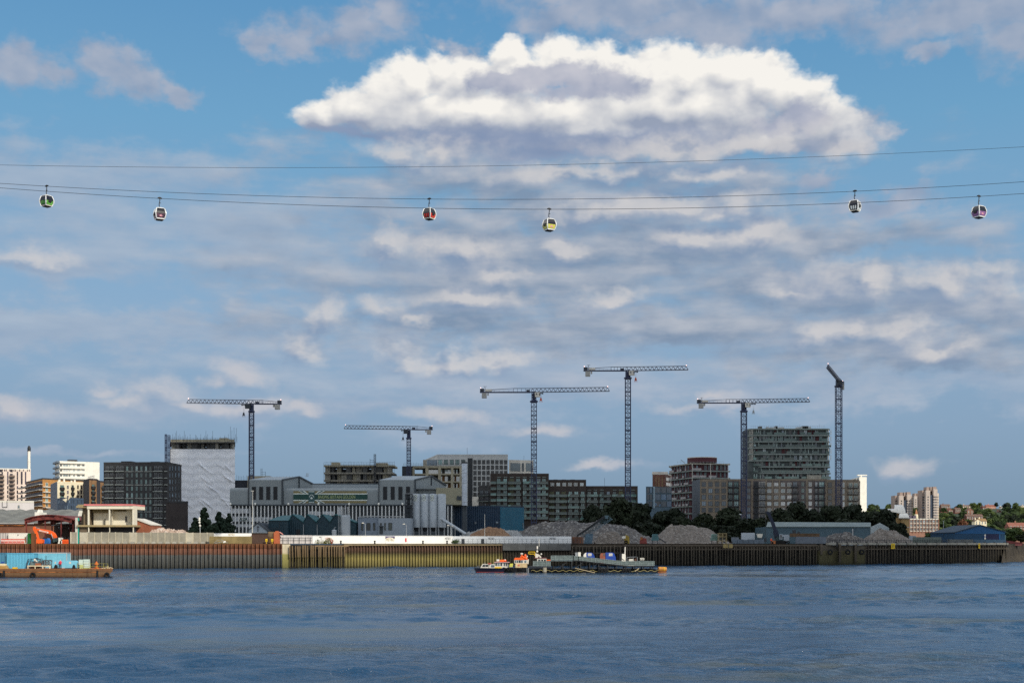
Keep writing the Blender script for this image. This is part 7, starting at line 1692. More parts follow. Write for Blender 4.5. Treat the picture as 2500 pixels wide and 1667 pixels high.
def person(label,x,y,z0,h,top,legs_c,facing=0.0,arms=((-.30,.0,-.55),(.30,-.12,-.5)),strip=None):
 """a standing figure grown as one skinned body, with clothes as its own coverings"""
 r=thing('person',label,'person',(x,y,z0),facing); s_=h/1.75
 V=[(0,0,.95),(0,0,1.15),(0,0,1.38),(0,0,1.50),(0,-.01,1.62),(0,-.01,1.73),(-.10,0,.88),(-.12,.02,.48),(-.13,.05,.08),(-.13,-.12,.03),(.10,0,.88),(.12,-.04,.48),(.13,-.02,.08),(.13,-.19,.03),(-.19,0,1.42),(-.27,.02,1.14),(-.28,-.08,.90),(-.28,-.14,.82),(.19,0,1.42),(.27,.0,1.14),(.25,-.16,.95),(.24,-.24,.90)]
 E=[(0,1),(1,2),(2,3),(3,4),(4,5),(0,6),(6,7),(7,8),(8,9),(0,10),(10,11),(11,12),(12,13),(2,14),(14,15),(15,16),(16,17),(2,18),(18,19),(19,20),(20,21)]
 rad=[.155,.145,.165,.06,.095,.07,.10,.07,.05,.04,.10,.07,.05,.04,.075,.055,.042,.035,.075,.055,.042,.035]
 me=bpy.data.meshes.new('body'); me.from_pydata([Vector(v)*s_ for v in V],E,[]); o=bpy.data.objects.new('body',me); C.objects.link(o)
 sk=o.modifiers.new('skin','SKIN'); sv=me.skin_vertices[0].data
 for i,r_ in enumerate(rad):sv[i].radius=(r_*s_,r_*s_*(.8 if i in (1,2) else 1))
 sv[0].use_root=True; o.modifiers.new('sub','SUBSURF').levels=1; o.modifiers['sub'].render_levels=1
 dg=bpy.context.evaluated_depsgraph_get(); m2=bpy.data.meshes.new_from_object(o.evaluated_get(dg)); bpy.data.objects.remove(o)
 m2.name='body'
 for m in (mat('skin',(196,146,118),.6,.05,2),top,legs_c,black):m2.materials.append(m)
 for p in m2.polygons:
  c=p.center/s_
  p.material_index=3 if c.z<.09 else 2 if c.z<.93 else (0 if (c.z>1.48 and abs(c.x)<.14) or (abs(c.x)>.2 and c.z<.93) else 1)
  if abs(c.x)>.2 and .93<=c.z<1.3:p.material_index=1
  p.use_smooth=True
 bo=bpy.data.objects.new('body',m2); C.objects.link(bo); bo.parent=r
 b=MB(); b.ball((0,.015*s_,1.68*s_),.105*s_,.115*s_,.09*s_,10); b.build('helmet',offwhite,r,local=True)
 return r
person('person in a red jacket and dark trousers standing between blue compressors on the barge',bx(143.5),Yb+.9,DK+.06,1.75,mat('red_jacket',(206,40,56),.8,.1,2),mat('dark_trousers',(30,30,36),.85,.15,2),.4)

# ------------------------------------------------------------------ workboats and the grey ramp pontoon in mid river
Yw=306; wx=lambda p:X(p,Yw); wz=lambda q_:Z(q_,Yw)
navyh=mat('navy_hull',(24,28,46),.4,.2,.5); hull_blk=mat('black_hull',(20,21,24),.5,.25,.5); cab_w=mat('boat_white',(208,203,190),.45,.06,.6); cab_c=mat('boat_cream',(206,182,140),.55,.15,.8,streak=.3); redboot=mat('boot_red',(120,40,40),.6,.2)
def hull(o,pts,y0,y1,m,name='hull'):
 b=MB(); n_=len(pts); ym=(y0+y1)/2
 for x,z,k in pts:b.v+=[(x,ym-(ym-y0)*k,z),(x,ym+(y1-ym)*k,z)]
 for i in range(n_):j=(i+1)%n_; b.f.append((2*i,2*j,2*j+1,2*i+1)); b.mi.append(0)
 b.f+=[tuple(range(0,2*n_,2)),tuple(range(2*n_-1,0,-2))]; b.mi+=[0,0]; return b.build(name,m,o)
o=thing('launch','small navy launch with sloping white windscreen cabin, leftmost of the moored boats','boat',(wx(1190),Yw,0))
hull(o,[(wx(1156.5),wz(1386),.2),(wx(1166),wz(1385.5),.8),(wx(1230),wz(1386.5),1),(wx(1231),wz(1399),.8),(wx(1162),wz(1399),.5)],Yw,Yw+3.2,navyh)
MB().box(wx(1163),wx(1230),Yw+.1,Yw+3,wz(1396.8),wz(1395.4)).build('boot_stripe',redboot,o)
MB().prism([(wx(1172),wz(1386)),(wx(1193),wz(1386)),(wx(1192),wz(1376.5)),(wx(1178),wz(1376))],Yw+.5,Yw+2.6).build('cabin',cab_w,o)
b=MB(); b.prism([(wx(1176.8),wz(1383)),(wx(1184),wz(1383)),(wx(1184),wz(1377.5)),(wx(1179.5),wz(1377.5))],Yw+.46,Yw+.5); b.box(wx(1185),wx(1191.5),Yw+.46,Yw+.5,wz(1383),wz(1377.5)); b.build('window',pane,o)
MB().prism([(wx(1193),wz(1387)),(wx(1208),wz(1387)),(wx(1207),wz(1376.5)),(wx(1195.5),wz(1377.5))],Yw+.6,Yw+2.5).build('wheelhouse',cab_w,o); MB().box(wx(1198.5),wx(1207),Yw+.55,Yw+.6,wz(1384),wz(1378.5)).build('window',pane,o); MB().box(wx(1191),wx(1199),Yw+.8,Yw+2.2,wz(1376.4),wz(1374.5)).build('roof_raft',mat('pinkish_red_paint',(176,70,70),.6,.1),o)
b=MB(); [b.bar((wx(p),Yw+.3,wz(1386)),(wx(p),Yw+.3,wz(1381)),.04) for p in (1165,1169)]; b.bar((wx(1164),Yw+.3,wz(1381)),(wx(1172),Yw+.3,wz(1381)),.04); b.bar((wx(1184),Yw+1,wz(1376)),(wx(1184),Yw+1,wz(1371)),.05); b.build('rail',steel,o)
Yw=308
o=thing('workboat','black workboat with white windowed wheelhouse and red orange life rafts on top','boat',(wx(1235),Yw,0))
hull(o,[(wx(1200),wz(1387),.4),(wx(1206),wz(1386),.8),(wx(1262),wz(1385),1),(wx(1263),wz(1399.5),.9),(wx(1206),wz(1399.5),.6)],Yw-.8,Yw+3.2,hull_blk)
MB().box(wx(1208),wx(1234),Yw-.5,Yw+2.8,wz(1386),wz(1372.5)).build('wheelhouse',cab_w,o)
for p0,p1 in ((1209.5,1213.5),(1215,1220),(1222,1226),(1230,1233.2)):MB().box(wx(p0),wx(p1),Yw-.56,Yw-.5,wz(1380.5),wz(1374)).build('window',pane,o)
MB().box(wx(1234.2),wx(1240.5),Yw-.3,Yw+2.4,wz(1386),wz(1374)).build('aft_cabin',cab_w,o); MB().box(wx(1235.3),wx(1239),Yw-.36,Yw-.3,wz(1381),wz(1375.5)).build('window',pane,o)
MB().box(wx(1206.5),wx(1244),Yw-.8,Yw+3,wz(1372.4),wz(1371.2)).build('roof',mat('pale_pink_roof',(196,150,144),.6,.1),o)
b=MB(); b.tube([(wx(1220),Yw+.3,wz(1368.6)),(wx(1230),Yw+.3,wz(1368.6))],.28,10); b.tube([(wx(1229),Yw+1.2,wz(1367.8)),(wx(1236),Yw+1.2,wz(1368.5))],.24,10); b.build('life_raft',orange,o)
b=MB(); b.tube([(wx(1212.5),Yw+.3,wz(1367.8)),(wx(1219),Yw+.3,wz(1367.8))],.30,10); b.ball((wx(1233),Yw+.2,wz(1366)),.2,.2,.16,8); b.build('radar',offwhite,o)
MB().box(wx(1208),wx(1224),Yw-.9,Yw-.8,wz(1386),wz(1383)).build('name_board',yellow,o)
b=MB(); [b.torus((wx(p),Yw-.95,wz(1388)),.28,.13) for p in (1203,1230,1241,1250)]; b.build('tyre_fender',rubber,o)
MB().hexa([(wx(1243),Yw,wz(1384)),(wx(1252),Yw,wz(1384)),(wx(1252),Yw+1.6,wz(1384)),(wx(1243),Yw+1.6,wz(1384))],[(wx(1245),Yw,wz(1375.5)),(wx(1252.5),Yw,wz(1375)),(wx(1252.5),Yw+1.4,wz(1375)),(wx(1245),Yw+1.4,wz(1375.5))]).build('deck_crate',mat('lime_yellow_paint',(206,204,74),.5,.1),o)
b=MB(); [b.bar((wx(p),Yw-.6,wz(1386)),(wx(p),Yw-.6,wz(1378)),.05) for p in (1242,1247,1252,1257)]; b.bar((wx(1242),Yw-.6,wz(1378)),(wx(1257),Yw-.6,wz(1378)),.05); b.bar((wx(1246),Yw-.7,wz(1383.5)),(wx(1252),Yw-.7,wz(1383)),.12); b.build('railing',steel,o)
Yw=310
o=thing('tugboat','cream tug with orange wheelhouse roof and orange gear, between workboat and grey pontoon','boat',(wx(1272),Yw,0))
hull(o,[(wx(1256),wz(1384),.7),(wx(1292),wz(1385),1),(wx(1294),wz(1399.5),1),(wx(1258),wz(1399.5),.6)],Yw-.6,Yw+3.4,hull_blk)
MB().box(wx(1258.5),wx(1287),Yw-.3,Yw+3,wz(1385),wz(1374.5)).build('deckhouse',cab_c,o)
MB().box(wx(1255.5),wx(1288),Yw-.1,Yw+2.8,wz(1374.4),wz(1366)).build('wheelhouse',cab_w,o)
for p0,p1 in ((1257,1260),(1261.5,1265),(1266.5,1271),(1272,1276.5),(1280.5,1285)):MB().box(wx(p0),wx(p1),Yw-.16,Yw-.1,wz(1373),wz(1367.5)).build('window',pane,o)
MB().prism([(wx(1254.5),wz(1366)),(wx(1279),wz(1366)),(wx(1277),wz(1361)),(wx(1257),wz(1361))],Yw-.2,Yw+2.8).build('roof',orange,o)
b=MB(); b.tube([(wx(1270),Yw,wz(1366)),(wx(1274),Yw,wz(1356)),(wx(1280),Yw,wz(1362))],.3,8); b.ball((wx(1282.5),Yw+.2,wz(1356)),.3,.3,.4,8); b.ball((wx(1284),Yw,wz(1362)),.35,.3,.35,8); b.box(wx(1278),wx(1288),Yw,Yw+1,wz(1366),wz(1362)); b.build('deck_gear',orange,o)
b=MB(); b.tube([(wx(1271),Yw+.6,wz(1351.5)),(wx(1277),Yw+.6,wz(1351.5))],.2,8); b.ball((wx(1273),Yw+.4,wz(1357)),.26,.26,.2,8); b.ball((wx(1287),Yw+.3,wz(1358)),.14,.14,.25,8); b.build('radar',offwhite,o)
b=MB(); b.bar((wx(1257.5),Yw+.5,wz(1361)),(wx(1257.5),Yw+.5,wz(1353.5)),.09); b.bar((wx(1274),Yw+.6,wz(1361)),(wx(1274),Yw+.6,wz(1352)),.08); b.build('mast',steel_dk,o)
b=MB(); b.box(wx(1264),wx(1268.5),Yw-.34,Yw-.3,wz(1381),wz(1377)); b.build('red_panel',mat('faded_red_panel',(196,110,90),.6,.1),o)
o=thing('workboat','workboat with white cabin, curved white mast arch and yellow lifting frame behind grey railings','boat',(wx(1318),Yw+1,0)); Yw=312
hull(o,[(wx(1290),wz(1385),.8),(wx(1344),wz(1385),1),(wx(1344),wz(1399),1),(wx(1292),wz(1399),.7)],Yw-.6,Yw+3.6,hull_blk)
MB().box(wx(1311.5),wx(1334),Yw-.2,Yw+2.6,wz(1374),wz(1362.5)).build('cabin',cab_w,o)
for p0,p1 in ((1314,1319.5),(1321.5,1326),(1328,1332.8)):MB().box(wx(p0),wx(p1),Yw-.26,Yw-.2,wz(1370),wz(1365)).build('window',pane,o)
MB().box(wx(1304),wx(1334.5),Yw-.3,Yw+2.7,wz(1362.4),wz(1361)).build('roof',mat('wine_roof_edge',(110,52,56),.6,.1),o)
MB().prism([(wx(1307),wz(1361)),(wx(1313.5),wz(1361)),(wx(1314),wz(1358)),(wx(1317.5),wz(1358)),(wx(1317.5),wz(1361)),(wx(1322),wz(1361)),(wx(1320.5),wz(1357)),(wx(1317),wz(1353.5)),(wx(1312),wz(1351)),(wx(1307),wz(1350))],Yw+.6,Yw+1.2).build('mast_arch',cab_w,o)
b=MB(); b.bar((wx(1309),Yw+.9,wz(1350)),(wx(1309),Yw+.9,wz(1314)),.10); b.bar((wx(1301.5),Yw+.9,wz(1320)),(wx(1316),Yw+.9,wz(1320)),.09); [b.bar((wx(p),Yw+.9,wz(1320)),(wx(p),Yw+.9,wz(1317)),.07) for p in (1302,1305,1315)]; b.build('signal_mast',steel_dk,o)
MB().bar((wx(1316.5),Yw+1,wz(1333)),(wx(1316.5),Yw+1,wz(1314.5)),.07).build('antenna',white,o)
b=MB(); b.tube([(wx(1311.8),Yw+.6,wz(1339.5)),(wx(1311.8),Yw+.6,wz(1332.5))],.17,8); b.ball((wx(1311.5),Yw+.6,wz(1345.5)),.24,.2,.28,8); b.ball((wx(1321.5),Yw+.6,wz(1352)),.2,.2,.2,8); b.build('mast_lamp',white,o)
b=MB(); x0,x1,z0,z1_=wx(1291),wx(1306),wz(1351.5),wz(1346.5)
for p,q in (((x0,z0),(x1,z0)),((x1,z0),(x1,z1_)),((x1,z1_),(x0,z1_)),((x0,z1_),(x0,z0)),((x1-.2,z0),(wx(1307),wz(1357)))):b.bar((p[0],Yw+.4,p[1]),(q[0],Yw+.4,q[1]),.12)
b.build('lifting_frame',yellow,o)
MB().box(wx(1334.5),wx(1344),Yw+.4,Yw+1.4,wz(1368),wz(1365.6)).build('orange_hose_box',orange,o)
b=MB(); b.tube([(wx(1288.5),Yw-.6,wz(1376)),(wx(1289.5),Yw-.6,wz(1365)),(wx(1290.5),Yw-.6,wz(1365.5))],.18,8); b.build('funnel',offwhite,o)
# pontoon with sloping ramp
Yw=303
dkp=mat('dark_pontoon_steel',(34,37,40),.6,.25,.5); railm=mat('galvanised_panel',(132,144,142),.55,.22,1.2,.3)
o=thing('ramp_pontoon','long dark pontoon with sloping grey railed ramp moored in front of the wharf','pontoon',(wx(1470),Yw,0))
hull(o,[(wx(1290),wz(1386),.9),(wx(1298),wz(1388),1),(wx(1600),wz(1388.5),1),(wx(1606),wz(1390),.9),(wx(1606),wz(1401),.9),(wx(1292),wz(1401),.9)],Yw,Yw+10,hull_blk)
DKL=[(1296,1381.5),(1345,1381.5),(1399,1367),(1412,1367),(1530,1380.5),(1598,1380.5)]
b=MB()
for (p0,r0),(p1,r1) in zip(DKL[1:],DKL[2:]):
 if p0==1345:continue
 b.hexa([(wx(p0),Yw+.2,wz(r0+2.4)),(wx(p1),Yw+.2,wz(r1+2.4)),(wx(p1),Yw+8,wz(r1+2.4)),(wx(p0),Yw+8,wz(r0+2.4))],[(wx(p0),Yw+.2,wz(r0)),(wx(p1),Yw+.2,wz(r1)),(wx(p1),Yw+8,wz(r1)),(wx(p0),Yw+8,wz(r0))])
b.box(wx(1296),wx(1346),Yw+.2,Yw+6,wz(1384),wz(1381.5)); b.build('ramp_deck',dkp,o)
b=MB(); b.box(wx(1346),wx(1400),Yw+.3,Yw+8,wz(1369.2),wz(1366.5)); b.build('landing',railm,o)
b=MB()
for p in range(1352,1600,22):r_=np.interp(p,[a for a,_ in DKL],[c for _,c in DKL]); b.bar((wx(p),Yw+.5,wz(1390)),(wx(p),Yw+.5,wz(r_+2)),.25); b.bar((wx(p),Yw+6,wz(1390)),(wx(p),Yw+6,wz(r_+2)),.25)
for p in (1360,1400,1440):b.bar((wx(p),Yw+.5,wz(1389)),(wx(p+24),Yw+.5,wz(1372)),.15)
b.build('ramp_leg',dkp,o)
def rails(pts,h,name='railing'):
 b=MB()
 for (p0,r0),(p1,r1) in zip(pts,pts[1:]):
  n_=max(2,int((p1-p0)/2.6))
  for i in range(n_+1):t=i/n_; x=wx(p0+(p1-p0)*t); z=wz(r0+(r1-r0)*t); b.bar((x,Yw+.1,z),(x,Yw+.1,z+h),.05 if i%4 else .11)
  for hh in (.12,h*.5,h):b.bar((wx(p0),Yw+.1,wz(r0)+hh),(wx(p1),Yw+.1,wz(r1)+hh),.07)
 b.build(name,railm,o); b=MB()
 for (p0,r0),(p1,r1) in zip(pts,pts[1:]):b.add([(wx(p0),Yw+.16,wz(r0)+.1),(wx(p1),Yw+.16,wz(r1)+.1),(wx(p1),Yw+.16,wz(r1)+h-.05),(wx(p0),Yw+.16,wz(r0)+h-.05)],[(0,1,2,3)])
 b.build('infill_panel',mat('mesh_panel',(104,116,112),.6,.35,2.2),o)
rails([(1345.5,1367),(1400,1367)],1.05); rails([(1400,1367),(1412,1367.5),(1530,1380.5)],.95); rails([(1530,1380.5),(1598,1380.5)],1.05); rails([(1302,1381.5),(1344,1382)],1.15)
for px,n_ in ((1462,11),(1521,9)):
 b=MB(); rr=random.Random(px)
 for k in range(n_):b.torus((wx(px+(k%5)*4.2+(2 if k>4 else 0)),Yw-.3-.15*(k%2),wz(1394.5-4.2*(k//5))-rr.uniform(0,.1)),.26,.14,n=12)
 b.build('tyre_stack',rubber,o)
b=MB(); pts=[]; rr=random.Random(12)
for i in range(100):px=1297+i*3.15; pts.append((wx(px),Yw-.12,wz(1392.6)+.16*math.sin(i*1.1)+rr.uniform(-.04,.04)))
b.tube(pts,.04,5); b.build('fender_rope',mat('yellow_rope',(176,162,104),.8,.2,3),o)
b=MB(); b.bar((wx(1404),Yw-.1,wz(1386)),(wx(1452),Yw-.1,wz(1397)),.14); b.bar((wx(1550),Yw-.1,wz(1394)),(wx(1560),Yw-.1,wz(1386.5)),.16); b.build('mooring_line',MC['pale_rope'],o)
b=MB(); [b.bar((wx(p),Yw-.2,wz(1386)),(wx(p+.4),Yw-.2,wz(1397)),.14) for p in (1286.5,1290)]; b.build('ladder',steel,o)
b=MB(); b.lathe((wx(1346)-1.5,Yw),[(.45,wz(1396)),(.45,wz(1384.5))],10); b.build('bollard',MC['grey_concrete_panel'],o)
o=thing('buoy','orange and yellow barrel buoy at the right end of the grey pontoon','buoy',(wx(1618),Yw+1,0))
b=MB(); b.tube([(wx(1608),Yw+1,wz(1389)),(wx(1628),Yw+1.4,wz(1389.5))],.55,14); b.build('barrel',mat('orange_buoy',(170,104,36),.6,.25,.8,c2=(184,132,48)),o,True); b=MB(); b.box(wx(1607),wx(1627),Yw+.8,Yw+2,-.4,wz(1393.5)); b.build('float',rust,o); b=MB(); [b.torus((wx(p),Yw+1.2,wz(1389.3)),.55,.06,'x') for p in (1613,1622)]; b.build('band',yellow,o)
def on_ramp(name,label,cat,px,group=None):r_=np.interp(px,[a for a,_ in DKL],[c for _,c in DKL]); return thing(name,label,cat,(wx(px),Yw+2,wz(r_)),0,group),wz(r_)
y=Yw+2
o,z=on_ramp('cabinet','white cabinet with grey side at the head of the pontoon ramp','cabinet',1412); MB().box(wx(1412.5),wx(1419),y,y+1,z,wz(1347.5)).build('front',white,o); MB().box(wx(1405.5),wx(1412.4),y+.1,y+1,z,wz(1348)).build('side_cabinet',steel,o)
cov=mat('blue_tarpaulin',(26,66,150),.6,.15,1.2)
for i,(p0,p1) in enumerate(((1425,1454),(1480,1506))):
 o,z=on_ramp('covered_winch',['blue covered machine with white end and letter panel, left of two on the ramp','blue covered machine with letter panel next to the rusty box, right of two'][i],'covered machine',(p0+p1)/2,'blue covered machines on the ramp'); w=p1-p0; zb=z+.2; zt=wz(1348.5)
 s0=1433 if i==0 else p0
 MB().prism([(wx(s0),zb),(wx(p1),zb),(wx(p1-1),zb+(zt-zb)*.55),(wx(p1-w*.2),zt-.12),(wx(p1-w*.35),zt),(wx(s0+1),zt),(wx(s0),zt-.2)],y,y+1.8).build('cover',cov,o)
 if i==0:MB().prism([(wx(1425),zb),(wx(1432.8),zb),(wx(1432.8),zt),(wx(1429.5),wz(1350.5)),(wx(1426.5),wz(1354))],y+.05,y+1.75).build('white_end',white,o)
 pc=1441 if i==0 else 1492.5
 MB().box(wx(pc-4.4),wx(pc+4.4),y-.05,y,wz(1356.5),wz(1350.5)).build('label_panel',white,o); text('lettering','VAA',.40,black,o,(wx(pc),y-.07,wz(1353.6)),ext=.01)
 MB().box(wx(p0),wx(p1),y+.1,y+1.7,z,zb).build('base_frame',dkp,o)
o,z=on_ramp('rusty_box','rusty brown box with sloping grey end between the two blue covered machines','box',1473); MB().prism([(wx(1467),z),(wx(1479),z),(wx(1479),wz(1350)),(wx(1469),wz(1350)),(wx(1466.5),wz(1356))],y,y+1.4).build('body',mat('brown_rust_box',(146,84,64),.8,.2,1),o); MB().box(wx(1474.5),wx(1478.5),y-.04,y,wz(1356),wz(1351)).build('hatch',conc_dark,o)
o,z=on_ramp('tank_unit','white rounded machine with tall pale post on the pontoon ramp','machine',1524); MB().prism([(wx(1519.5),z+.6),(wx(1529),z+.6),(wx(1529.5),wz(1355)),(wx(1527),wz(1351.5)),(wx(1520.5),wz(1351.5))],y,y+1.2).build('hood',white,o); MB().prism([(wx(1513.5),z+.4),(wx(1519.4),z+.4),(wx(1519.4),wz(1351)),(wx(1515),wz(1352))],y,y+1.2).build('dark_end',black,o); MB().box(wx(1515),wx(1530),y+.1,y+1.1,z,z+.6).build('engine',mat('brown_engine',(92,60,46),.8,.3,2),o); MB().tube([(wx(1527),y+.5,z),(wx(1528.5),y+.5,wz(1334.5))],.14,8).build('post',offwhite,o); MB().bar((wx(1520),y-.1,wz(1362)),(wx(1527),y-.1,wz(1367)),.12).build('handle',offwhite,o)
o,z=on_ramp('hooped_machine','low white machine inside grey pipe hoops near the flat end of the pontoon','machine',1545); MB().prism([(wx(1536),z),(wx(1551),z),(wx(1549),wz(1364)),(wx(1538),wz(1364))],y,y+1.2).build('body',offwhite,o)
b=MB(); b.tube([(wx(1532),y,z),(wx(1532.5),y,wz(1360)),(wx(1546),y,wz(1359)),(wx(1558),y,wz(1359)),(wx(1558),y,z)],.06,6); b.tube([(wx(1548),y,z),(wx(1548),y,wz(1359))],.05,6); b.build('hoop',steel,o); MB().box(wx(1552),wx(1557),y+.3,y+1,z,wz(1363)).build('rusty_drum',MC['brown_engine'],o)
o,z=on_ramp('name_board','small white board with dark lettering at the flat end of the pontoon','sign',1570); MB().box(wx(1565),wx(1575),y,y+.06,wz(1366.5),wz(1361.5)).build('board',white,o); text('lettering','620R',.38,black,o,(wx(1570),y-.03,wz(1364)),ext=.01); MB().bar((wx(1567),y+.03,z),(wx(1567),y+.03,wz(1366)),.05).bar((wx(1573),y+.03,z),(wx(1573),y+.03,wz(1366)),.05).build('leg',steel,o)

# ------------------------------------------------------------------ gravel heaps, conveyor, yard machines
def heap(name,label,cat,prof,Y,depth,m,seed,rough=.35):
 """heap with the outline of its ridge given in photo pixels; rounded front and back"""
 rr=random.Random(seed); NXX,NY=70,16; p0,p1=prof[0][0],prof[-1][0]; xs=[a for a,_ in prof]; ys=[c for _,c in prof]; b=MB()
 rg=np.random.default_rng(seed); nz=rg.random((NXX+1,NY+1)); nz2=rg.random((12,8))
 for i in range(NXX+1):
  px=p0+(p1-p0)*i/NXX; h=Z(float(np.interp(px,xs,ys)),Y+depth/2)-GZ
  for j in range(NY+1):
   t=j/NY; k=max(0.0,1-abs(2*t-1)**1.25); y=Y+depth*t
   x=X(px,Y+depth/2)*1.0
   z=max(0,h)*k*(1+(nz2[i*11//NXX,j*7//NY]-.5)*.12)+(nz[i,j]-.5)*rough*min(1,max(0,h)*k)
   b.v.append((x+(rr.random()-.5)*.3,y,GZ-.15+z))
 for i in range(NXX):
  for j in range(NY):q=i*(NY+1)+j; b.f.append((q,q+NY+1,q+NY+2,q+1)); b.mi.append(0)
 o=b.build(name,m,origin=(X((p0+p1)/2,Y),Y+depth/2,GZ)); return tag(o,label,cat)
def rubble(name,c,c2,sc=1.4,sp=.5):
 if name in MC:return MC[name]
 m=bpy.data.materials.new(name); m.use_nodes=True; T=NT(m.node_tree); bs=m.node_tree.nodes['Principled BSDF']; co=T.n('ShaderNodeTexCoord').outputs['Object']
 v=T.n('ShaderNodeTexVoronoi',{'Vector':co,'Scale':sc}); f=T.noise(co,.2,5,.6,'3D').outputs[0]
 g_=T.n('ShaderNodeSeparateXYZ',{0:v.outputs['Color']}).outputs[0]
 base=T.mix(T.rng(f,.35,.65),lin(c),lin(c2)); base=T.mix(T.rng(g_,.70,.98,0,sp),base,lin((200,198,192))); base=T.mix(T.rng(g_,.45,.0,0,.55),base,[x*.3 for x in lin(c)])
 T.put(bs.inputs['Base Color'],base); bs.inputs['Roughness'].default_value=.95
 T.put(bs.inputs['Normal'],T.n('ShaderNodeBump',{'Strength':.6,'Distance':.3,'Height':v.outputs['Distance']}).outputs[0]); MC[name]=m; return m
gr1=rubble('grey_rubble',(84,82,82),(96,92,88),1.6,.3); gr2=rubble('brownish_gravel',(104,97,90),(114,106,98),2.2,.2); sand=rubble('brown_sand',(132,100,74),(140,108,80),3,.06); tanh_=rubble('tan_rubble',(176,152,134),(186,164,146),1.6,.35); palg=rubble('pale_gravel',(150,152,150),(140,142,142),3,.1)
heap('rubble_heap','low tan rubble heap behind the concrete panel fence','heap',[(366,1300),(372,1290),(390,1287.5),(405,1290),(425,1292),(442,1291),(452,1295),(460,1301)],378,16,tanh_,1)
heap('gravel_heap','pale grey gravel ridge behind the brown sand heap','heap',[(1120,1308),(1135,1300),(1160,1293),(1185,1289),(1220,1291),(1262,1292.5),(1275,1304)],434,14,palg,2)
heap('sand_heap','smooth brown sand heap behind the shaded hoarding','heap',[(1138,1312),(1150,1303),(1166,1293),(1185,1285.5),(1212,1284.5),(1225,1290),(1240,1300),(1252,1312)],414,15,sand,3,.08)
heap('rubble_heap','largest grey rubble heap behind the shaded hoarding, left of the slanting conveyor','heap',[(1230,1312),(1262,1299),(1300,1283),(1330,1274),(1358,1271),(1392,1270.5),(1420,1276),(1440,1277),(1458,1271),(1475,1276),(1500,1300),(1515,1316)],436,28,gr1,4,.5)
heap('rubble_heap','grey rubble heap with a lower tan apron, right of the slanting conveyor','heap',[(1420,1312),(1440,1300),(1460,1285),(1482,1274),(1497,1279),(1512,1279),(1532,1283),(1550,1294),(1575,1306),(1600,1313),(1612,1320)],424,24,gr1,5,.5)
heap('gravel_heap','small smooth dark tan gravel apron at the foot of the conveyor heap','heap',[(1452,1318),(1466,1302),(1478,1297),(1500,1296.5),(1515,1304),(1530,1316)],416,8,gr2,6,.1)
heap('gravel_heap','broad brownish gravel heap in the middle of the right hand wharf','heap',[(1592,1320),(1605,1306),(1622,1290),(1640,1279.5),(1660,1279),(1675,1282),(1695,1282.5),(1705,1287),(1728,1288.5),(1742,1297),(1754,1304),(1775,1322)],428,24,gr2,7,.2)
heap('rubble_heap','low broken rubble heap in front of the long blue grey shed','heap',[(2010,1322),(2022,1306),(2040,1299),(2072,1298),(2082,1305),(2100,1310),(2118,1320)],446,12,gr1,8,.5)
heap('rubble_heap','brownish rubble heap right of the long blue grey shed','heap',[(2104,1322),(2118,1306),(2138,1294),(2150,1289),(2168,1293),(2185,1292),(2200,1303),(2220,1315),(2236,1324)],462,18,gr2,9,.35)

r=thing('conveyor','slanting blue grey conveyor stacker between the two rubble heaps','conveyor',(X(1440,408),408,GZ))
cm=mat('blue_grey_conveyor',(84,106,114),.6,.15,.8); b=MB(); lattice(b,(X(1418,408),408,Z(1310,408)),(X(1488,408),408,Z(1262,408)),1.2,1.0,1.1,.14,.09,up=Vector((0,1,0))); b.build('boom',cm,r)
b=MB(); b.bar((X(1408,408),407.2,Z(1308,408)),(X(1476,408),407.2,Z(1260.5,408)),1.2,.55); b.build('belt',black,r)
b=MB(); b.box(X(1476,408),X(1484,408),407,409,Z(1266,408),Z(1258,408)); b.bar((X(1484,408),408,Z(1258.5,408)),(X(1495,408),408,Z(1268,408)),.2); b.bar((X(1470,408),408,Z(1275,408)),(X(1496,408),408,Z(1267,408)),.16); b.build('head',cm,r)
b=MB(); b.prism([(X(1426,407),GZ-.2),(X(1445,407),GZ-.2),(X(1448,407),Z(1302,407)),(X(1430,407),Z(1303,407))],406.6,409); b.bar((X(1440,407),406.4,Z(1304,407)),(X(1490,407),406.4,Z(1270,407)),.14); b.build('hopper',mat('slate_blue_hopper',(76,100,116),.6,.15,.8),r)
b=MB(); b.box(X(1396,403),X(1424,403),402.5,404,GZ-.2,Z(1310,403)); b2=thing('steel_bin','rusty brown steel bin at the foot of the slanting conveyor','bin',(X(1410,403),403,GZ)); b.build('body',mat('brown_bin',(104,78,66),.85,.2,.6,streak=.4),b2)
b=MB(); [b.box(X(p,403),X(p+1,403),402.3,402.5,GZ,Z(1311,403)) for p in (1400,1408,1416)]; b.build('rib',rust,b2)
def screener(label,px,Y,c):
 r=thing('screening_machine',label,'machine',(X(px,Y),Y,GZ)); xs=lambda p:X(p,Y); zs=lambda q_:Z(q_,Y)
 MB().prism([(xs(px-9),zs(1319)),(xs(px+8),zs(1319)),(xs(px+8),zs(1308)),(xs(px-6),zs(1307))],Y,Y+2).build('body',c,r); MB().hexa([(xs(px-7),Y-.1,zs(1307)),(xs(px+5),Y-.1,zs(1307)),(xs(px+5),Y+2.1,zs(1307)),(xs(px-7),Y+2.1,zs(1307))],[(xs(px-5),Y-.1,zs(1303)),(xs(px+7),Y-.1,zs(1303)),(xs(px+7),Y+2.1,zs(1303)),(xs(px-5),Y+2.1,zs(1303))]).build('hopper',c,r)
 b=MB(); b.bar((xs(px+6),Y+.5,zs(1312)),(xs(px+26),Y+.5,zs(1324)),.3); b.build('belt',steel_dk,r); b=MB(); [b.bar((xs(px+k),Y+.3,GZ-.2),(xs(px+k),Y+.3,zs(1319)),.2) for k in (-7,6)]; b.build('leg',steel_dk,r)
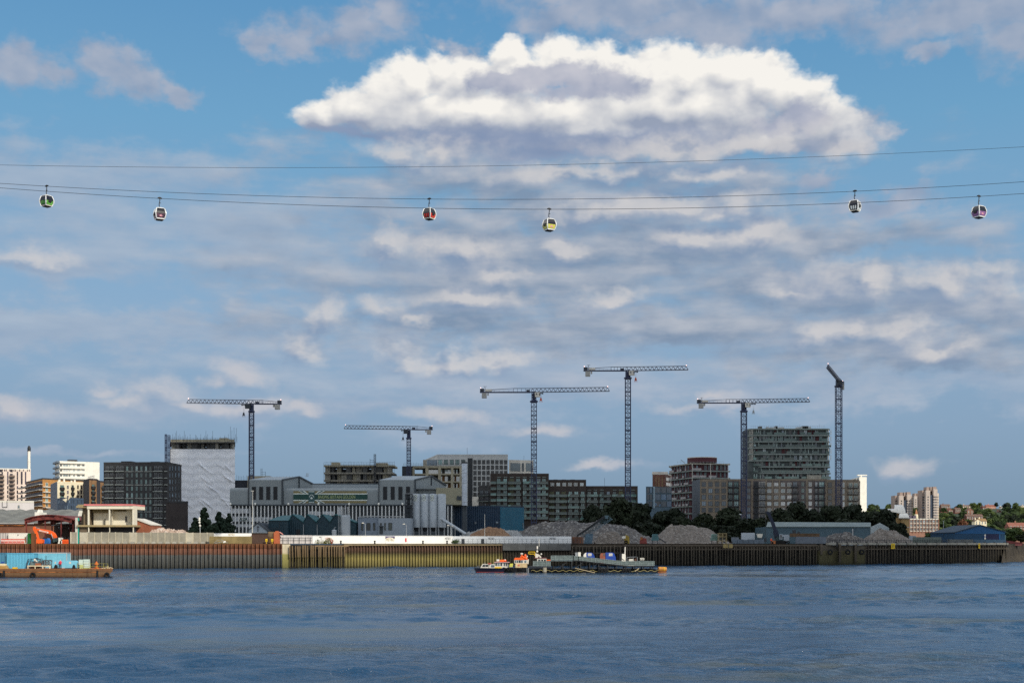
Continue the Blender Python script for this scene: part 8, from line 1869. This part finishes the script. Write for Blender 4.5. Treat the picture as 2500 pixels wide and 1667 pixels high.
screener('teal screening machine between the two rubble heaps',1600,410,mat('teal_machine',(66,104,108),.6,.2,.8)); screener('pale teal hopper machine at the right foot of the gravel heap',1745,412,mat('pale_teal_machine',(96,124,116),.6,.2,.8))
r=thing('loader','yellow loader half hidden by the conveyor heap','loader',(X(1532,412),412,GZ)); xs=lambda p:X(p,412); zs=lambda q_:Z(q_,412)
MB().prism([(xs(1525),GZ),(xs(1537),GZ),(xs(1536),zs(1309)),(xs(1529),zs(1305)),(xs(1525),zs(1309))],412,414).build('body',mat('dull_yellow',(150,128,50),.6,.2,.8),r); MB().box(xs(1519),xs(1527),411.8,413,zs(1314),zs(1308)).build('cab',white,r); MB().torus((xs(1528),411.9,GZ+.5),.4,.2).build('wheel',rubber,r); MB().box(xs(1515),xs(1526),412,414,zs(1306),zs(1303.5)).build('boom',black,r)
r=thing('bulldozer','dull red machine half buried beside the teal screening machine','machine',(X(1570,409),409,GZ)); xs=lambda p:X(p,409); zs=lambda q_:Z(q_,409)
MB().prism([(xs(1563),GZ),(xs(1580),GZ),(xs(1578),zs(1314)),(xs(1568),zs(1312)),(xs(1563),zs(1318))],409,411).build('body',mat('dull_red_machine',(124,58,52),.7,.25,.8),r); MB().box(xs(1564),xs(1569),408.8,410,zs(1317),zs(1310)).build('blade',rust,r)
r=thing('site_stairs','buff scaffold stair platform by the right foot of the gravel heap','platform',(X(1765,409),409,GZ)); xs=lambda p:X(p,409); zs=lambda q_:Z(q_,409); sc=mat('buff_scaffold',(140,126,92),.8,.2,.8)
b=MB()
for p in (1755,1764,1774):[b.bar((xs(p),yy,GZ),(xs(p),yy,zs(1301)),.16) for yy in (409,411)]
for q_ in (1301,1309,1319):b.box(xs(1754),xs(1775),408.9,411.1,zs(q_+1.6),zs(q_))
b.build('frame',sc,r); MB().box(xs(1757),xs(1772),410.8,411,zs(1318),zs(1310)).build('panel',conc_dark,r); MB().box(xs(1758),xs(1770),410.6,410.8,zs(1308),zs(1302)).build('panel',sc,r)
r=thing('concrete_block','pale buff concrete block set into the wharf edge below the scaffold platform','block',(X(1778,404),404,5)); MB().box(X(1767,402.6),X(1788,402.6),402,404,Z(1337,402.6),Z(1327.5,402.6)).build('block',mat('buff_block',(150,132,86),.9,.15,.5),r); MB().box(X(1777,402.6),X(1778,402.6),401.9,402,Z(1337,402.6),Z(1327.5,402.6)).build('joint',conc_dark,r)
def truck(label,px0,px1,r0,Y,bodym,name='parked_lorry',cat='lorry'):
 r=thing(name,label,cat,(X((px0+px1)/2,Y),Y,GZ)); xs=lambda p:X(p,Y); zt=Z(r0,Y); w=xs(px1)-xs(px0)
 MB().prism([(xs(px0),GZ+.9),(xs(px1),GZ+.9),(xs(px1),zt-.5),(xs(px1)-w*.04,zt),(xs(px0),zt)],Y,Y+2.3).build('body',bodym,r)
 b=MB(); b.box(xs(px0),xs(px1),Y+.1,Y+2.2,GZ+.6,GZ+.9); b.build('chassis',steel_dk,r)
 for t in (.12,.3,.86):b=MB(); b.torus((xs(px0)+w*t,Y+.1,GZ+.48),.34,.16); b.build('wheel',rubber,r)
 return r
bluew=mat('pale_blue_white',(168,178,186),.5,.08,.5,streak=.15)
truck('pale blue white box lorry parked left of the material handler',1812,1843,1300,470,bluew)
truck('low grey flat lorry load left of the box lorry',1788,1804,1311,468,mat('grey_load',(104,112,122),.7,.2,.8))
r=thing('hopper_bin','small white hopper tapering down between box lorry and material handler','hopper',(X(1856,466),466,GZ)); MB().hexa([(X(1852,466),466,Z(1312,466)),(X(1860,466),466,Z(1312,466)),(X(1860,466),468,Z(1312,466)),(X(1852,466),468,Z(1312,466))],[(X(1849.5,466),465.7,Z(1302.5,466)),(X(1862,466),465.7,Z(1302.5,466)),(X(1862,466),468.3,Z(1302.5,466)),(X(1849.5,466),468.3,Z(1302.5,466))]).build('body',white,r)
b=MB(); [b.bar((X(p,466),466.4,GZ),(X(p,466),466.4,Z(1312,466)),.14) for p in (1852.5,1859.5)]; b.build('leg',steel_dk,r)
r=thing('site_barrier_row','low blue grey block wall in front of the box lorry','wall',(X(1825,440),440,GZ));
for k in range(6):MB().box(X(1788+k*13,440)+.05,X(1801+k*13,440)-.05,440,441,GZ-.1,Z(1317-(k%2),440)).build('block',mat('slate_block',(92,104,116),.8,.15,.6),r)
r=thing('material_handler','dark material handler with raised boom and long hanging rope on the right wharf','material handler',(X(1895,416),416,GZ)); xs=lambda p:X(p,416); zs=lambda q_:Z(q_,416)
b=MB(); pts=[(1897,1312),(1893,1295),(1886,1275),(1878,1257),(1874,1250)]
for (p0,r0),(p1,r1),w in zip(pts,pts[1:],(1.5,1.25,1.0,.8)):b.bar((xs(p0),416,zs(r0)),(xs(p1),416,zs(r1)),w,.9)
b.build('boom',mat('dark_blue_machine',(26,36,56),.6,.15,.6),r)
b=MB(); b.bar((xs(1874),416,zs(1249)),(xs(1869),416,zs(1251)),.6); b.bar((xs(1874),416,zs(1250)),(xs(1884),416,zs(1252)),.4); b.bar((xs(1869),416,zs(1251)),(xs(1868),416,zs(1318)),.09); b.build('boom_head',steel_dk,r)
b=MB(); b.box(xs(1866),xs(1871),415.5,416.6,zs(1322),zs(1313)); b.build('grab',steel_dk,r)
b=MB(); b.box(xs(1894),xs(1912),415,418,zs(1319),zs(1309)); b.build('house',mat('dark_green_machine',(40,60,62),.6,.15,.6),r)
b=MB(); b.box(xs(1901),xs(1908),414.6,415,zs(1316),zs(1303.5)); cb=b.build('cab',bluew,r); b=MB(); b.box(xs(1902.2),xs(1906.8),414.5,414.6,zs(1314),zs(1305)); b.build('window',pane,cb)
b=MB(); b.box(xs(1892),xs(1914),415,416,GZ,zs(1319)); b.box(xs(1892),xs(1914),417.4,418.4,GZ,zs(1319)); b.build('track',rubber,r)
b=MB(); b.box(xs(1881),xs(1890),413.8,415,GZ-.2,zs(1319)); b3=thing('small_dumper','little orange dumper in front of the material handler','dumper',(xs(1885),414,GZ)); b.build('body',mat('dull_orange',(170,104,60),.7,.2,1),b3); MB().ball((xs(1883),413.8,GZ+.3),.35,.2,.35,8).build('wheel',rubber,b3)
person('person in orange hi-vis jacket standing by the little dumper on the wharf',X(1883,412.5),412.5,GZ,1.75,mat('hivis_orange',(236,88,50),.7,.08,2),MC['dark_trousers'],.2)
truck('white cab lorry standing right of the material handler',1913,1927,1304.5,424,bluew)
r,f=wallrun('block_wall','low slate grey block wall below the brown earth load, right of the material handler','wall',1944,2017,2.5,1309.5,None,mat('slate_concrete',(100,108,118),.85,.12,.6,streak=.2),'wall',th=.6)
b=MB(); f.slab(b,1938,2004,1301.5,1310,-2.4,-.7); o=thing('earth_bay','brown earth filled skip bay above the slate block wall','skip',(f.pos(f.u(1970),GZ).x,f.pos(f.u(1970),GZ).y+1.5,GZ)); b.build('side',mat('brown_earth_bin',(92,72,52),.9,.25,.5,streak=.4),o)
b=MB(); f.slab(b,1944,1950,1293,1302,-2.2,-1.6); f.slab(b,1956,1960,1297,1302,-2.2,-1.6); b.build('post',steel_dk,o)
for px,lab in ((2176,'yellow square notice board on the wharf face, left one of two'),(2386,'yellow notice board on the wharf face below the blue gabled shed')):
 p=shore_pt(px); o=thing('notice_board',lab,'sign',(p.x,p.y-1.9,5.5),0,'yellow notice boards'); w=.62 if px<2200 else .3; b=MB(); b.box(p.x-w,p.x+w,p.y-2.0,p.y-1.9,5.0,6.75); b.build('board',yellow,o); b=MB(); b.box(p.x-.1,p.x+.1,p.y-1.88,p.y-1.0,4.6,6.6); b.build('bracket',steel_dk,o)
 b=MB(); [b.box(p.x-w*.7,p.x+w*.7,p.y-2.02,p.y-2.0,z,z+.12) for z in (5.4,5.7,6.0,6.3)]; b.build('lettering',mat('olive_print',(120,110,30),.6,.1),o)
r,f=wallrun('yard_fence','long thin dark mesh fence along the right hand wharf edge','fence',2020,2320,2.5,1319,1318,steel_dk,'top_rail',th=.06)
for i in range(52):b=MB(); f.slab(b,2020+i*5.8,2020.6+i*5.8,1316,1327,-.05,.03); b.build('post',steel_dk,r)
for rw in (1321.5,1324):b=MB(); f.slab(b,2020,2320,rw,rw+.35,-.04,.02); b.build('wire',steel_dk,r)
r,f=wallrun('block_wall','stacked grey green concrete blocks in front of the parked vans','wall',2233,2298,8,1310.5,None,mat('grey_green_block',(96,106,100),.9,.2,.4),'block',th=.8,step=1.6)
r,f=wallrun('hoarding','dark blue yard hoarding below the blue gabled shed','hoarding',2378,2456,4,1316.5,None,mat('dull_blue_board',(54,82,104),.8,.15,.5),'board',th=.2,step=2.4)
r,f=wallrun('block_wall','low grey concrete blocks left of the dark blue yard hoarding','wall',2318,2376,4,1316,None,mat('plain_grey_block',(92,96,96),.9,.2,.4),'block',th=.8,step=1.6)
vanm=mat('van_grey_white',(140,150,158),.4,.08)
for i,(p0,p1) in enumerate(((2222,2240),(2246,2261),(2264,2281),(2284,2302))):
 Yv=520; r=thing('parked_van',['tall pale box van at the left end of the parked vans','dark parked van with pale roof, second of the row','parked van with pale roof, third of the row','parked van at the right end of the row near the blue shed'][i],'van',(X((p0+p1)/2,Yv),Yv,GZ),0,'vans parked behind the block wall'); xs=lambda p:X(p,Yv); h=3.0 if i==0 else 2.3
 MB().prism([(xs(p0),GZ+.35),(xs(p1),GZ+.35),(xs(p1),GZ+1.2),(xs(p1)-.5,GZ+h*.96),(xs(p0)+.1,GZ+h)],Yv,Yv+1.9).build('body',vanm if i==0 else mat('van_dark',(44,56,68),.4,.1),r); MB().prism([(xs(p0)+.3,GZ+h),(xs(p1)-.6,GZ+h*.97),(xs(p1)-.7,GZ+h+.1),(xs(p0)+.4,GZ+h+.12)],Yv+.1,Yv+1.8).build('roof',vanm,r); MB().box(xs(p1)-1.5,xs(p1)-.55,Yv-.03,Yv,GZ+1.25,GZ+1.9).build('window',pane,r)
 for t in (.2,.8):MB().torus((xs(p0)+(xs(p1)-xs(p0))*t,Yv,GZ+.33),.24,.11).build('wheel',rubber,r)
o=thing('hull_wreck','dark red steel hulk lying on the bank past the end of the wharf','hulk',(X(2476,500),500,GZ)); xs=lambda p:X(p,497); zs=lambda q_:Z(q_,497)
MB().prism([(xs(2459),zs(1332)),(xs(2496),zs(1332)),(xs(2497),zs(1324)),(xs(2480),zs(1322)),(xs(2459),zs(1319))],497,503).build('hull',mat('dark_red_hulk',(92,40,42),.8,.25,.6,streak=.4),o); MB().box(xs(2478),xs(2494),496.9,497,zs(1330.5),zs(1328.5)).build('stripe',mat('pinkish_stripe',(150,90,88),.7,.1),o)
o=thing('street_lamp','thin grey lamp post in front of the hillside trees by the brick offices','street lamp',(X(2303.5,800),800,GZ)); MB().tube([(X(2303.5,800),800,GZ),(X(2303.5,800),800,Z(1272,800))],.16,6).build('pole',steel,o); MB().box(X(2302,800),X(2305,800),799.8,800.2,Z(1272,800),Z(1271,800)).build('lamp_head',steel,o)
bird=mat('gull_white',(226,226,222),.7,.05)
o=thing('gull','small white gull flying before the dark trees','bird',(X(1809,402),402,Z(1256,402))); q=Vector((X(1809,402),402,Z(1256,402)))
b=MB(); b.ball(q,.34,.11,.10,8); b.add([q+Vector(v) for v in ((-.1,-.05,.03),(.18,-.05,.03),(.05,-.35,.28),(-.15,-.75,.18))],[(0,1,2,3)]); b.add([q+Vector(v) for v in ((-.1,.05,.03),(.18,.05,.03),(-.25,.1,.3),(-.62,.2,.22))],[(0,1,2,3)]); b.add([q+Vector(v) for v in ((.3,-.06,0),(.52,-.1,.02),(.52,.1,.02),(.3,.06,0))],[(0,1,2,3)]); b.build('body',bird,o)

# ------------------------------------------------------------------ trees
def leafm(name,c,c2):
 if name in MC:return MC[name]
 m=bpy.data.materials.new(name); m.use_nodes=True; T=NT(m.node_tree); bs=m.node_tree.nodes['Principled BSDF']
 co=T.n('ShaderNodeTexCoord').outputs['Object']; rnd=T.n('ShaderNodeObjectInfo').outputs['Random']
 f=T.noise(co,.35,4,.6,'3D').outputs[0]; c_=T.mix(T.rng(f,.3,.7),lin(c),lin(c2)); c_=T.mix(T.m('MULTIPLY',rnd,.5),c_,T.mix(.3,c_,lin((64,74,40))))
 T.put(bs.inputs['Base Color'],c_); bs.inputs['Roughness'].default_value=.75; bs.inputs['Specular IOR Level'].default_value=.2; MC[name]=m; return m
leaf_dk=leafm('dark_leaf',(26,34,25),(36,45,30)); leaf_md=leafm('mid_leaf',(50,66,38),(68,84,46)); leaf_lt=leafm('fresh_leaf',(70,86,44),(92,102,56)); leaf_rd=leafm('copper_leaf',(96,60,46),(120,80,56)); leaf_fir=leafm('fir_needle',(34,50,40),(46,62,46)); bark=mat('bark',(86,72,58),.95,.3,1.2)
def crown_mesh(seed,kind,m,n=2200,s=.075):
 """leaf clumps through a crown one metre wide and one metre high; base at z=0"""
 rr=random.Random(seed); b=MB(); lobes=[]
 if kind=='round':
  for i in range(15):a=rr.uniform(0,6.28); h=rr.uniform(.22,.82); rad=.30*math.sin(math.pi*min(1,h*.95+.08))*rr.uniform(.6,1.15); lobes.append((rad*math.cos(a),rad*math.sin(a),h,rr.uniform(.12,.21)))
  lobes+=[(0,0,.55,.28),(0,0,.8,.18)]
 elif kind=='fir':
  for i in range(26):h=rr.uniform(.06,.95); a=rr.uniform(0,6.28); rad=.40*(1-h)*rr.uniform(.5,1.05); lobes.append((rad*math.cos(a),rad*math.sin(a),h,.045+.11*(1-h)))
  lobes+=[(0,0,.3,.2),(0,0,.55,.14),(0,0,.8,.06)]
 else :
  for i in range(18):a=rr.uniform(0,6.28); h=rr.uniform(.12,.72); rad=.42*rr.uniform(.3,1.0); lobes.append((rad*math.cos(a),rad*math.sin(a),h,rr.uniform(.10,.2)))
  lobes+=[(0,0,.4,.28)]
 w=[l[3]**2 for l in lobes]
 for i in range(n):
  lx,ly,lz,lr=rr.choices(lobes,w)[0]; u=rr.uniform(-1,1); a=rr.uniform(0,6.28); q=math.sqrt(1-u*u); rad=lr*rr.uniform(.55,1.08)
  p=Vector((lx+rad*q*math.cos(a),ly+rad*q*math.sin(a),lz+rad*u*.85)); nrm=Vector((q*math.cos(a),q*math.sin(a),u))+Vector((rr.gauss(0,.5),rr.gauss(0,.5),rr.gauss(0,.5))); nrm.normalize()
  t=nrm.orthogonal().normalized(); t.rotate(Matrix.Rotation(rr.uniform(0,6.28),3,nrm)); bt=nrm.cross(t); k=s*rr.uniform(.5,1.2)
  b.add([p-t*k-bt*k*.6,p+t*k*.8-bt*k*.5,p+t*k+bt*k*.6,p-t*k*.7+bt*k*.7],[(0,1,2,3)])
 me=bpy.data.meshes.new('crown'); me.from_pydata(b.v,[],b.f); me.materials.append(m); me.update(); return me
def trunk_mesh(seed,kind):
 rr=random.Random(seed); b=MB(); b.tube([(0,0,-.25),(.01,0,.1),(0,.01,.45),(.01,0,.8 if kind=='fir' else .65)],.035,7,r2=.010)
 if kind!='fir':
  for i in range(6):a=i*1.05+rr.uniform(0,.5); z=rr.uniform(.05,.4); b.tube([(0,0,z),(.12*math.cos(a),.12*math.sin(a),z+.13),(.27*math.cos(a),.27*math.sin(a),z+.24)],.016,5,r2=.005)
 return b.mesh('trunk',bark,True)
CR={}
def tree(label,px,top,base,wpx,Y,kind='round',m=None,var=0,group=None,ground=None,nm='tree'):
 m=m or leaf_dk; key=(kind,m.name,var,Y>1000)
 if key not in CR:CR[key]=(crown_mesh(hash((kind,var))%1000+var*7,kind,m,900 if Y>1000 else 2600,.085 if Y>1000 else .058),trunk_mesh(var,kind))
 cm_,tm=CR[key]; zt=Z(top,Y); zb=Z(base,Y) if ground is None else ground; W=wpx/F*Y*(1.3 if Y<700 else 1.1); H=zt-zb
 cb=zb+H*(.10 if kind!='round' else .14)
 r=thing(nm,label,'tree',(X(px,Y),Y,zb),0,group); rz=(px*1.7)%6.28
 o=bpy.data.objects.new('crown',cm_); C.objects.link(o); o.parent=r; o.location=(0,0,cb-zb); o.scale=(W,W,zt-cb); o.rotation_euler=(0,0,rz)
 t=bpy.data.objects.new('trunk',tm); C.objects.link(t); t.parent=r; t.location=(0,0,cb-zb); t.scale=(W*.8,W*.8,(zt-cb)); t.rotation_euler=(0,0,rz)
 return r
tree('tallest dark fir tree at the foot of the wrapped tower',500,1238,1302,62,440,'fir',leaf_fir,0,'dark firs below the wrapped tower',GZ,'fir_tree'); tree('dark fir tree right of the tallest fir',536,1249,1302,56,445,'fir',leaf_fir,1,'dark firs below the wrapped tower',GZ,'fir_tree'); tree('low bushy fir at the left end of the dark firs',476,1262,1302,44,436,'fir',leaf_fir,2,'dark firs below the wrapped tower',GZ,'fir_tree'); tree('dark fir touching the grey refinery wall',558,1252,1302,44,450,'fir',leaf_fir,0,'dark firs below the wrapped tower',GZ,'fir_tree')
tree('rounded dark shrub between the two tallest firs',519,1268,1302,40,438,'wide',leaf_fir,3,None,GZ,'shrub')
DT=[(1447,1226,50,540,'round',0,'dark tree left of the big domed tree, above the conveyor'),(1512,1211,82,560,'round',1,'big dark domed tree above the slanting conveyor'),(1478,1236,60,530,'wide',2,'low spreading dark tree below the big domed tree'),(1560,1222,60,575,'round',2,'dark tree right of the big domed tree, below the blue glass block'),(1600,1232,66,570,'wide',1,'spreading dark tree below the blue glass block'),(1645,1236,62,570,'round',0,'dark tree at the foot of the rounded maroon block'),(1688,1248,56,560,'wide',2,'dark tree at the left foot of the buff gridded block'),(1725,1250,58,556,'round',1,'dark tree in front of the buff gridded block'),(1782,1235,74,560,'round',2,'tall dark tree between gridded block and long buff block'),(1822,1250,62,552,'wide',0,'low dark tree behind the box lorry'),(1862,1262,44,548,'round',1,'small dark tree behind the hanging rope of the material handler'),(1905,1236,66,570,'round',0,'dark tree behind the material handler boom'),(1950,1222,74,575,'round',1,'tall dark tree behind the long shed, left of its middle'),(1995,1230,66,572,'wide',2,'spreading dark tree above the middle of the long shed'),(2038,1228,70,570,'round',2,'dark tree at the foot of the end on crane'),(2085,1226,70,575,'round',0,'dark tree in front of the slim white tower'),(2128,1230,66,570,'wide',1,'dark tree right of the slim white tower'),(2162,1240,64,560,'round',1,'dark tree above the right gable of the long shed'),(2188,1262,44,550,'wide',0,'dark tree at the right end of the tree belt'),(1585,1262,70,520,'wide',0,'low dark scrub tree left of the gravel heap'),(1760,1272,64,520,'wide',1,'low dark scrub tree right of the gravel heap'),(1925,1252,70,552,'wide',2,'low dark tree behind the left half of the long shed'),(2070,1250,80,552,'wide',0,'low dark tree behind the right half of the long shed'),(1690,1270,80,524,'wide',2,'low dark scrub tree behind the gravel heap')]
for px,top,w,Y,kind,v,lab in DT:tree(lab,px,top,1320,w,Y,kind,leaf_dk,v,'dark trees behind the wharf',GZ)

# ------------------------------------------------------------------ the far hill with its houses and trees
HILL=[(2000,1320),(2060,1252),(2140,1246),(2200,1252),(2280,1254),(2330,1248),(2380,1240),(2440,1240),(2520,1244),(2700,1250),(3000,1275),(3400,1318)]
def hill_z(px,Y):
 zr=Z(float(np.interp(px,[a for a,_ in HILL],[c for _,c in HILL])),2000)-GZ; t=min(1,max(0,(Y-1150)/800)); return GZ+zr*t*t*(3-2*t)*.96
b=MB(); NXX,NY=70,14
for i in range(NXX+1):
 px=1980+1440*i/NXX
 for j in range(NY+1):Y=1100+1300*j/NY; b.v.append((X(px,Y),Y,(hill_z(px,Y) if Y<2050 else hill_z(px,2050)-(Y-2050)*.08)-.3))
for i in range(NXX):
 for j in range(NY):q=i*(NY+1)+j; b.f.append((q,q+NY+1,q+NY+2,q+1)); b.mi.append(0)
tag(b.build('hill',mat('hill_grass',(48,60,36),.95,.3,.02),smooth=True),kind='structure')
rr=random.Random(44); nT=0
def hill_spot(px,row):
 """walk up the slope until it shows at this row"""
 for Y in range(1150,2060,10):
  if Z(row,Y)<=hill_z(px,Y):return Y
 return 2040
hb=mat('house_red_brick',(136,100,84),.85,.15,.3); hb2=mat('house_dark_brick',(112,72,62),.85,.15,.3); hroof=mat('house_tile',(108,84,72),.8,.18,.4); hroof2=mat('house_red_tile',(132,84,70),.8,.15,.4)
def house(label,px0,px1,eave,ridge,base,Y,wall,roofm,gable=False,win=3,name='house',floors=2,chim=True,depth=9):
 x0,x1=X(px0,Y),X(px1,Y); zb,ze,zr_=Z(base,Y),Z(eave,Y),Z(ridge,Y); zg=min(zb,hill_z((px0+px1)/2,Y))-2
 r=thing(name,label,'house',((x0+x1)/2,Y,zb));
 if gable:
  MB().prism([(x0,zg),(x1,zg),(x1,ze),((x0+x1)/2,zr_),(x0,ze)],Y,Y+depth).build('wall',wall,r); b=MB(); xm=(x0+x1)/2
  for a_,c_ in (((x0-.3,ze-.2),(xm,zr_)),((xm,zr_),(x1+.3,ze-.2))):b.hexa([(a_[0],Y-.3,a_[1]),(c_[0],Y-.3,c_[1]),(c_[0],Y+depth,c_[1]),(a_[0],Y+depth,a_[1])],[(a_[0],Y-.3,a_[1]+.3),(c_[0],Y-.3,c_[1]+.3),(c_[0],Y+depth,c_[1]+.3),(a_[0],Y+depth,a_[1]+.3)])
  b.build('roof',roofm,r)
 else :
  MB().box(x0,x1,Y,Y+depth,zg,ze).build('wall',wall,r); b=MB(); ym=Y+depth/2
  b.add([(x0-.3,Y-.4,ze),(x1+.3,Y-.4,ze),(x1+.3,ym,zr_),(x0-.3,ym,zr_),(x1+.3,Y+depth+.4,ze),(x0-.3,Y+depth+.4,ze)],[(0,1,2,3),(3,2,4,5),(0,3,5),(1,4,2),(0,5,4,1)]); b.build('roof',roofm,r)
 f=Face(r,(x0,Y),(x1,Y),zb,ze)
 for k in range(floors):
  for i in range(win):u=f.L*(i+.5)/win; put('window',win_mesh(1.3,1.5,white,pane,'s'),r,f.pos(u,zb+(ze-zb)*(k+.25)/floors),0)
 if chim:b=MB(); xc=x0+(x1-x0)*.3; b.box(xc-.5,xc+.5,Y+depth/2-.4,Y+depth/2+.4,zr_-1.5,zr_+1.3); b.build('chimney',wall,r)
 return r
H_=[('long low house with brown roof just right of the tallest estate tower',2298,2320,1234.5,1230,1240,1950,hb2,hroof,False,5),('small brick house with pale orange gable below the skyline roof',2316,2327,1246,1240.5,1252,1800,hb,hroof2,True,2),('pale topped brick terrace on the hill skyline, left part of the hilltop',2348,2372,1235.5,1232,1240,2000,mat('house_pale',(206,186,160),.85,.1),hroof,False,5),('tall brown gabled house end in the middle of the hillside',2361,2377,1246,1239.5,1256,1640,hb,hroof,True,2),('brown terrace with stepped roofs running down right of the tall gabled house',2360,2400,1260,1254.5,1268,1500,hb2,hroof,False,7),('pinkish brick terrace with white window bands on the hill skyline',2408,2432,1236,1231.5,1247,1960,mat('house_pinkish',(196,132,108),.85,.12),hroof2,False,6),('tall narrow brick flats with sunlit edge left of the pinkish terrace',2399,2408,1236,1234.5,1262,1700,hb2,hroof,False,2),('cream gabled house in the middle of the hillside above the blue shed',2380,2396,1272,1267,1281,1330,mat('house_cream',(236,222,190),.8,.05),hroof,True,2),('low house with tan roof behind the cream gabled house',2388,2409,1272,1265,1280,1350,MC['house_cream'],mat('tan_tile',(140,112,76),.8,.15,.4),False,3),('small brown gabled house right of the pinkish terrace',2436,2446,1250,1245,1257,1720,hb2,hroof,True,2),('long house with bright red tiled roof near the right frame edge',2464,2530,1286,1275,1292,1000,hb,hroof2,False,8),('pale flat topped house on the hill skyline at the right frame edge',2494,2512,1233.5,1233,1241,2000,MC['house_pale'],conc_dark,False,3),('small white house front among hilltop trees left of the pale edge house',2444,2448,1238,1236,1241,1950,white,hroof,True,1),('dark brick houses above the blue glass edge of the estate trees',2332,2346,1243,1239,1250,1760,hb2,hroof,False,3)]
for lab,p0,p1,e_,r_,bs_,Y,wl,rf,g_,wn in H_:house(lab,p0,p1,e_,r_,bs_,Y,wl,rf,g_,wn,floors=3 if bs_-e_>12 else 2)
hm=[leaf_md,leaf_dk,leaf_lt,leaf_md]
for row in (1246,1252,1258,1264,1270,1277,1284,1291,1298,1305):
 for px in range(2110,2560,17):
  p=px+rr.uniform(-9,9); r_=row+rr.uniform(-3,3); Y=hill_spot(p,r_); Y=max(Y,1010 if row>1290 else 1160)
  if 2185<p<2262 and row<1262:continue
  h=rr.uniform(8,14); wpx=rr.uniform(18,30)*(1400/Y); g0=hill_z(p,Y); m=rr.choice(hm); kind=rr.choice(('round','round','wide')); nm_={leaf_md:'mid green',leaf_dk:'dark green',leaf_lt:'yellow green'}[m]
  tr=HY-(g0+h-CH)*F/Y
  if any(Y<hy and p0-wpx*.2<p<p1+wpx*.2 and tr<e_+(bs_-e_)*.20 for _,p0,p1,e_,r2,bs_,hy,*_k in H_):continue
  tree('one of the %s trees covering the far hillside among the houses'%nm_,p,HY-(g0+h-CH)*F/Y,0,wpx,Y,kind,m,rr.randrange(3),'%s trees on the far hillside'%nm_,g0)
tree('copper leaved tree on the hillside left of the cream gabled house',2350,1264,0,30,1190,'round',leaf_rd,0,None,hill_z(2350,1190)); tree('tall single dark tree on the hill skyline above the terraces',2432,1225.5,0,12,1900,'round',leaf_dk,1,None,hill_z(2432,1900))
tree('large olive green tree at the right frame edge beside the blue gabled shed',2492,1278,0,60,640,'wide',leaf_lt,1,None,GZ); tree('olive green tree just right of the blue gabled shed',2468,1290,0,34,620,'round',leaf_md,2,None,GZ); tree('dark tree growing on the bank at the right frame edge',2512,1296,0,50,600,'round',leaf_dk,0,None,GZ)
for px,w,lab in ((2308,46,'pale green bushy tree left of the blue gabled shed'),(2340,40,'yellow green tree peeping over the left slope of the blue shed'),(2275,40,'small green tree in front of the brick offices')):tree(lab,px,1284 if px>2280 else 1292,0,w,900,'wide',leaf_lt if px!=2275 else leaf_md,0,None,GZ)
flush_parts()
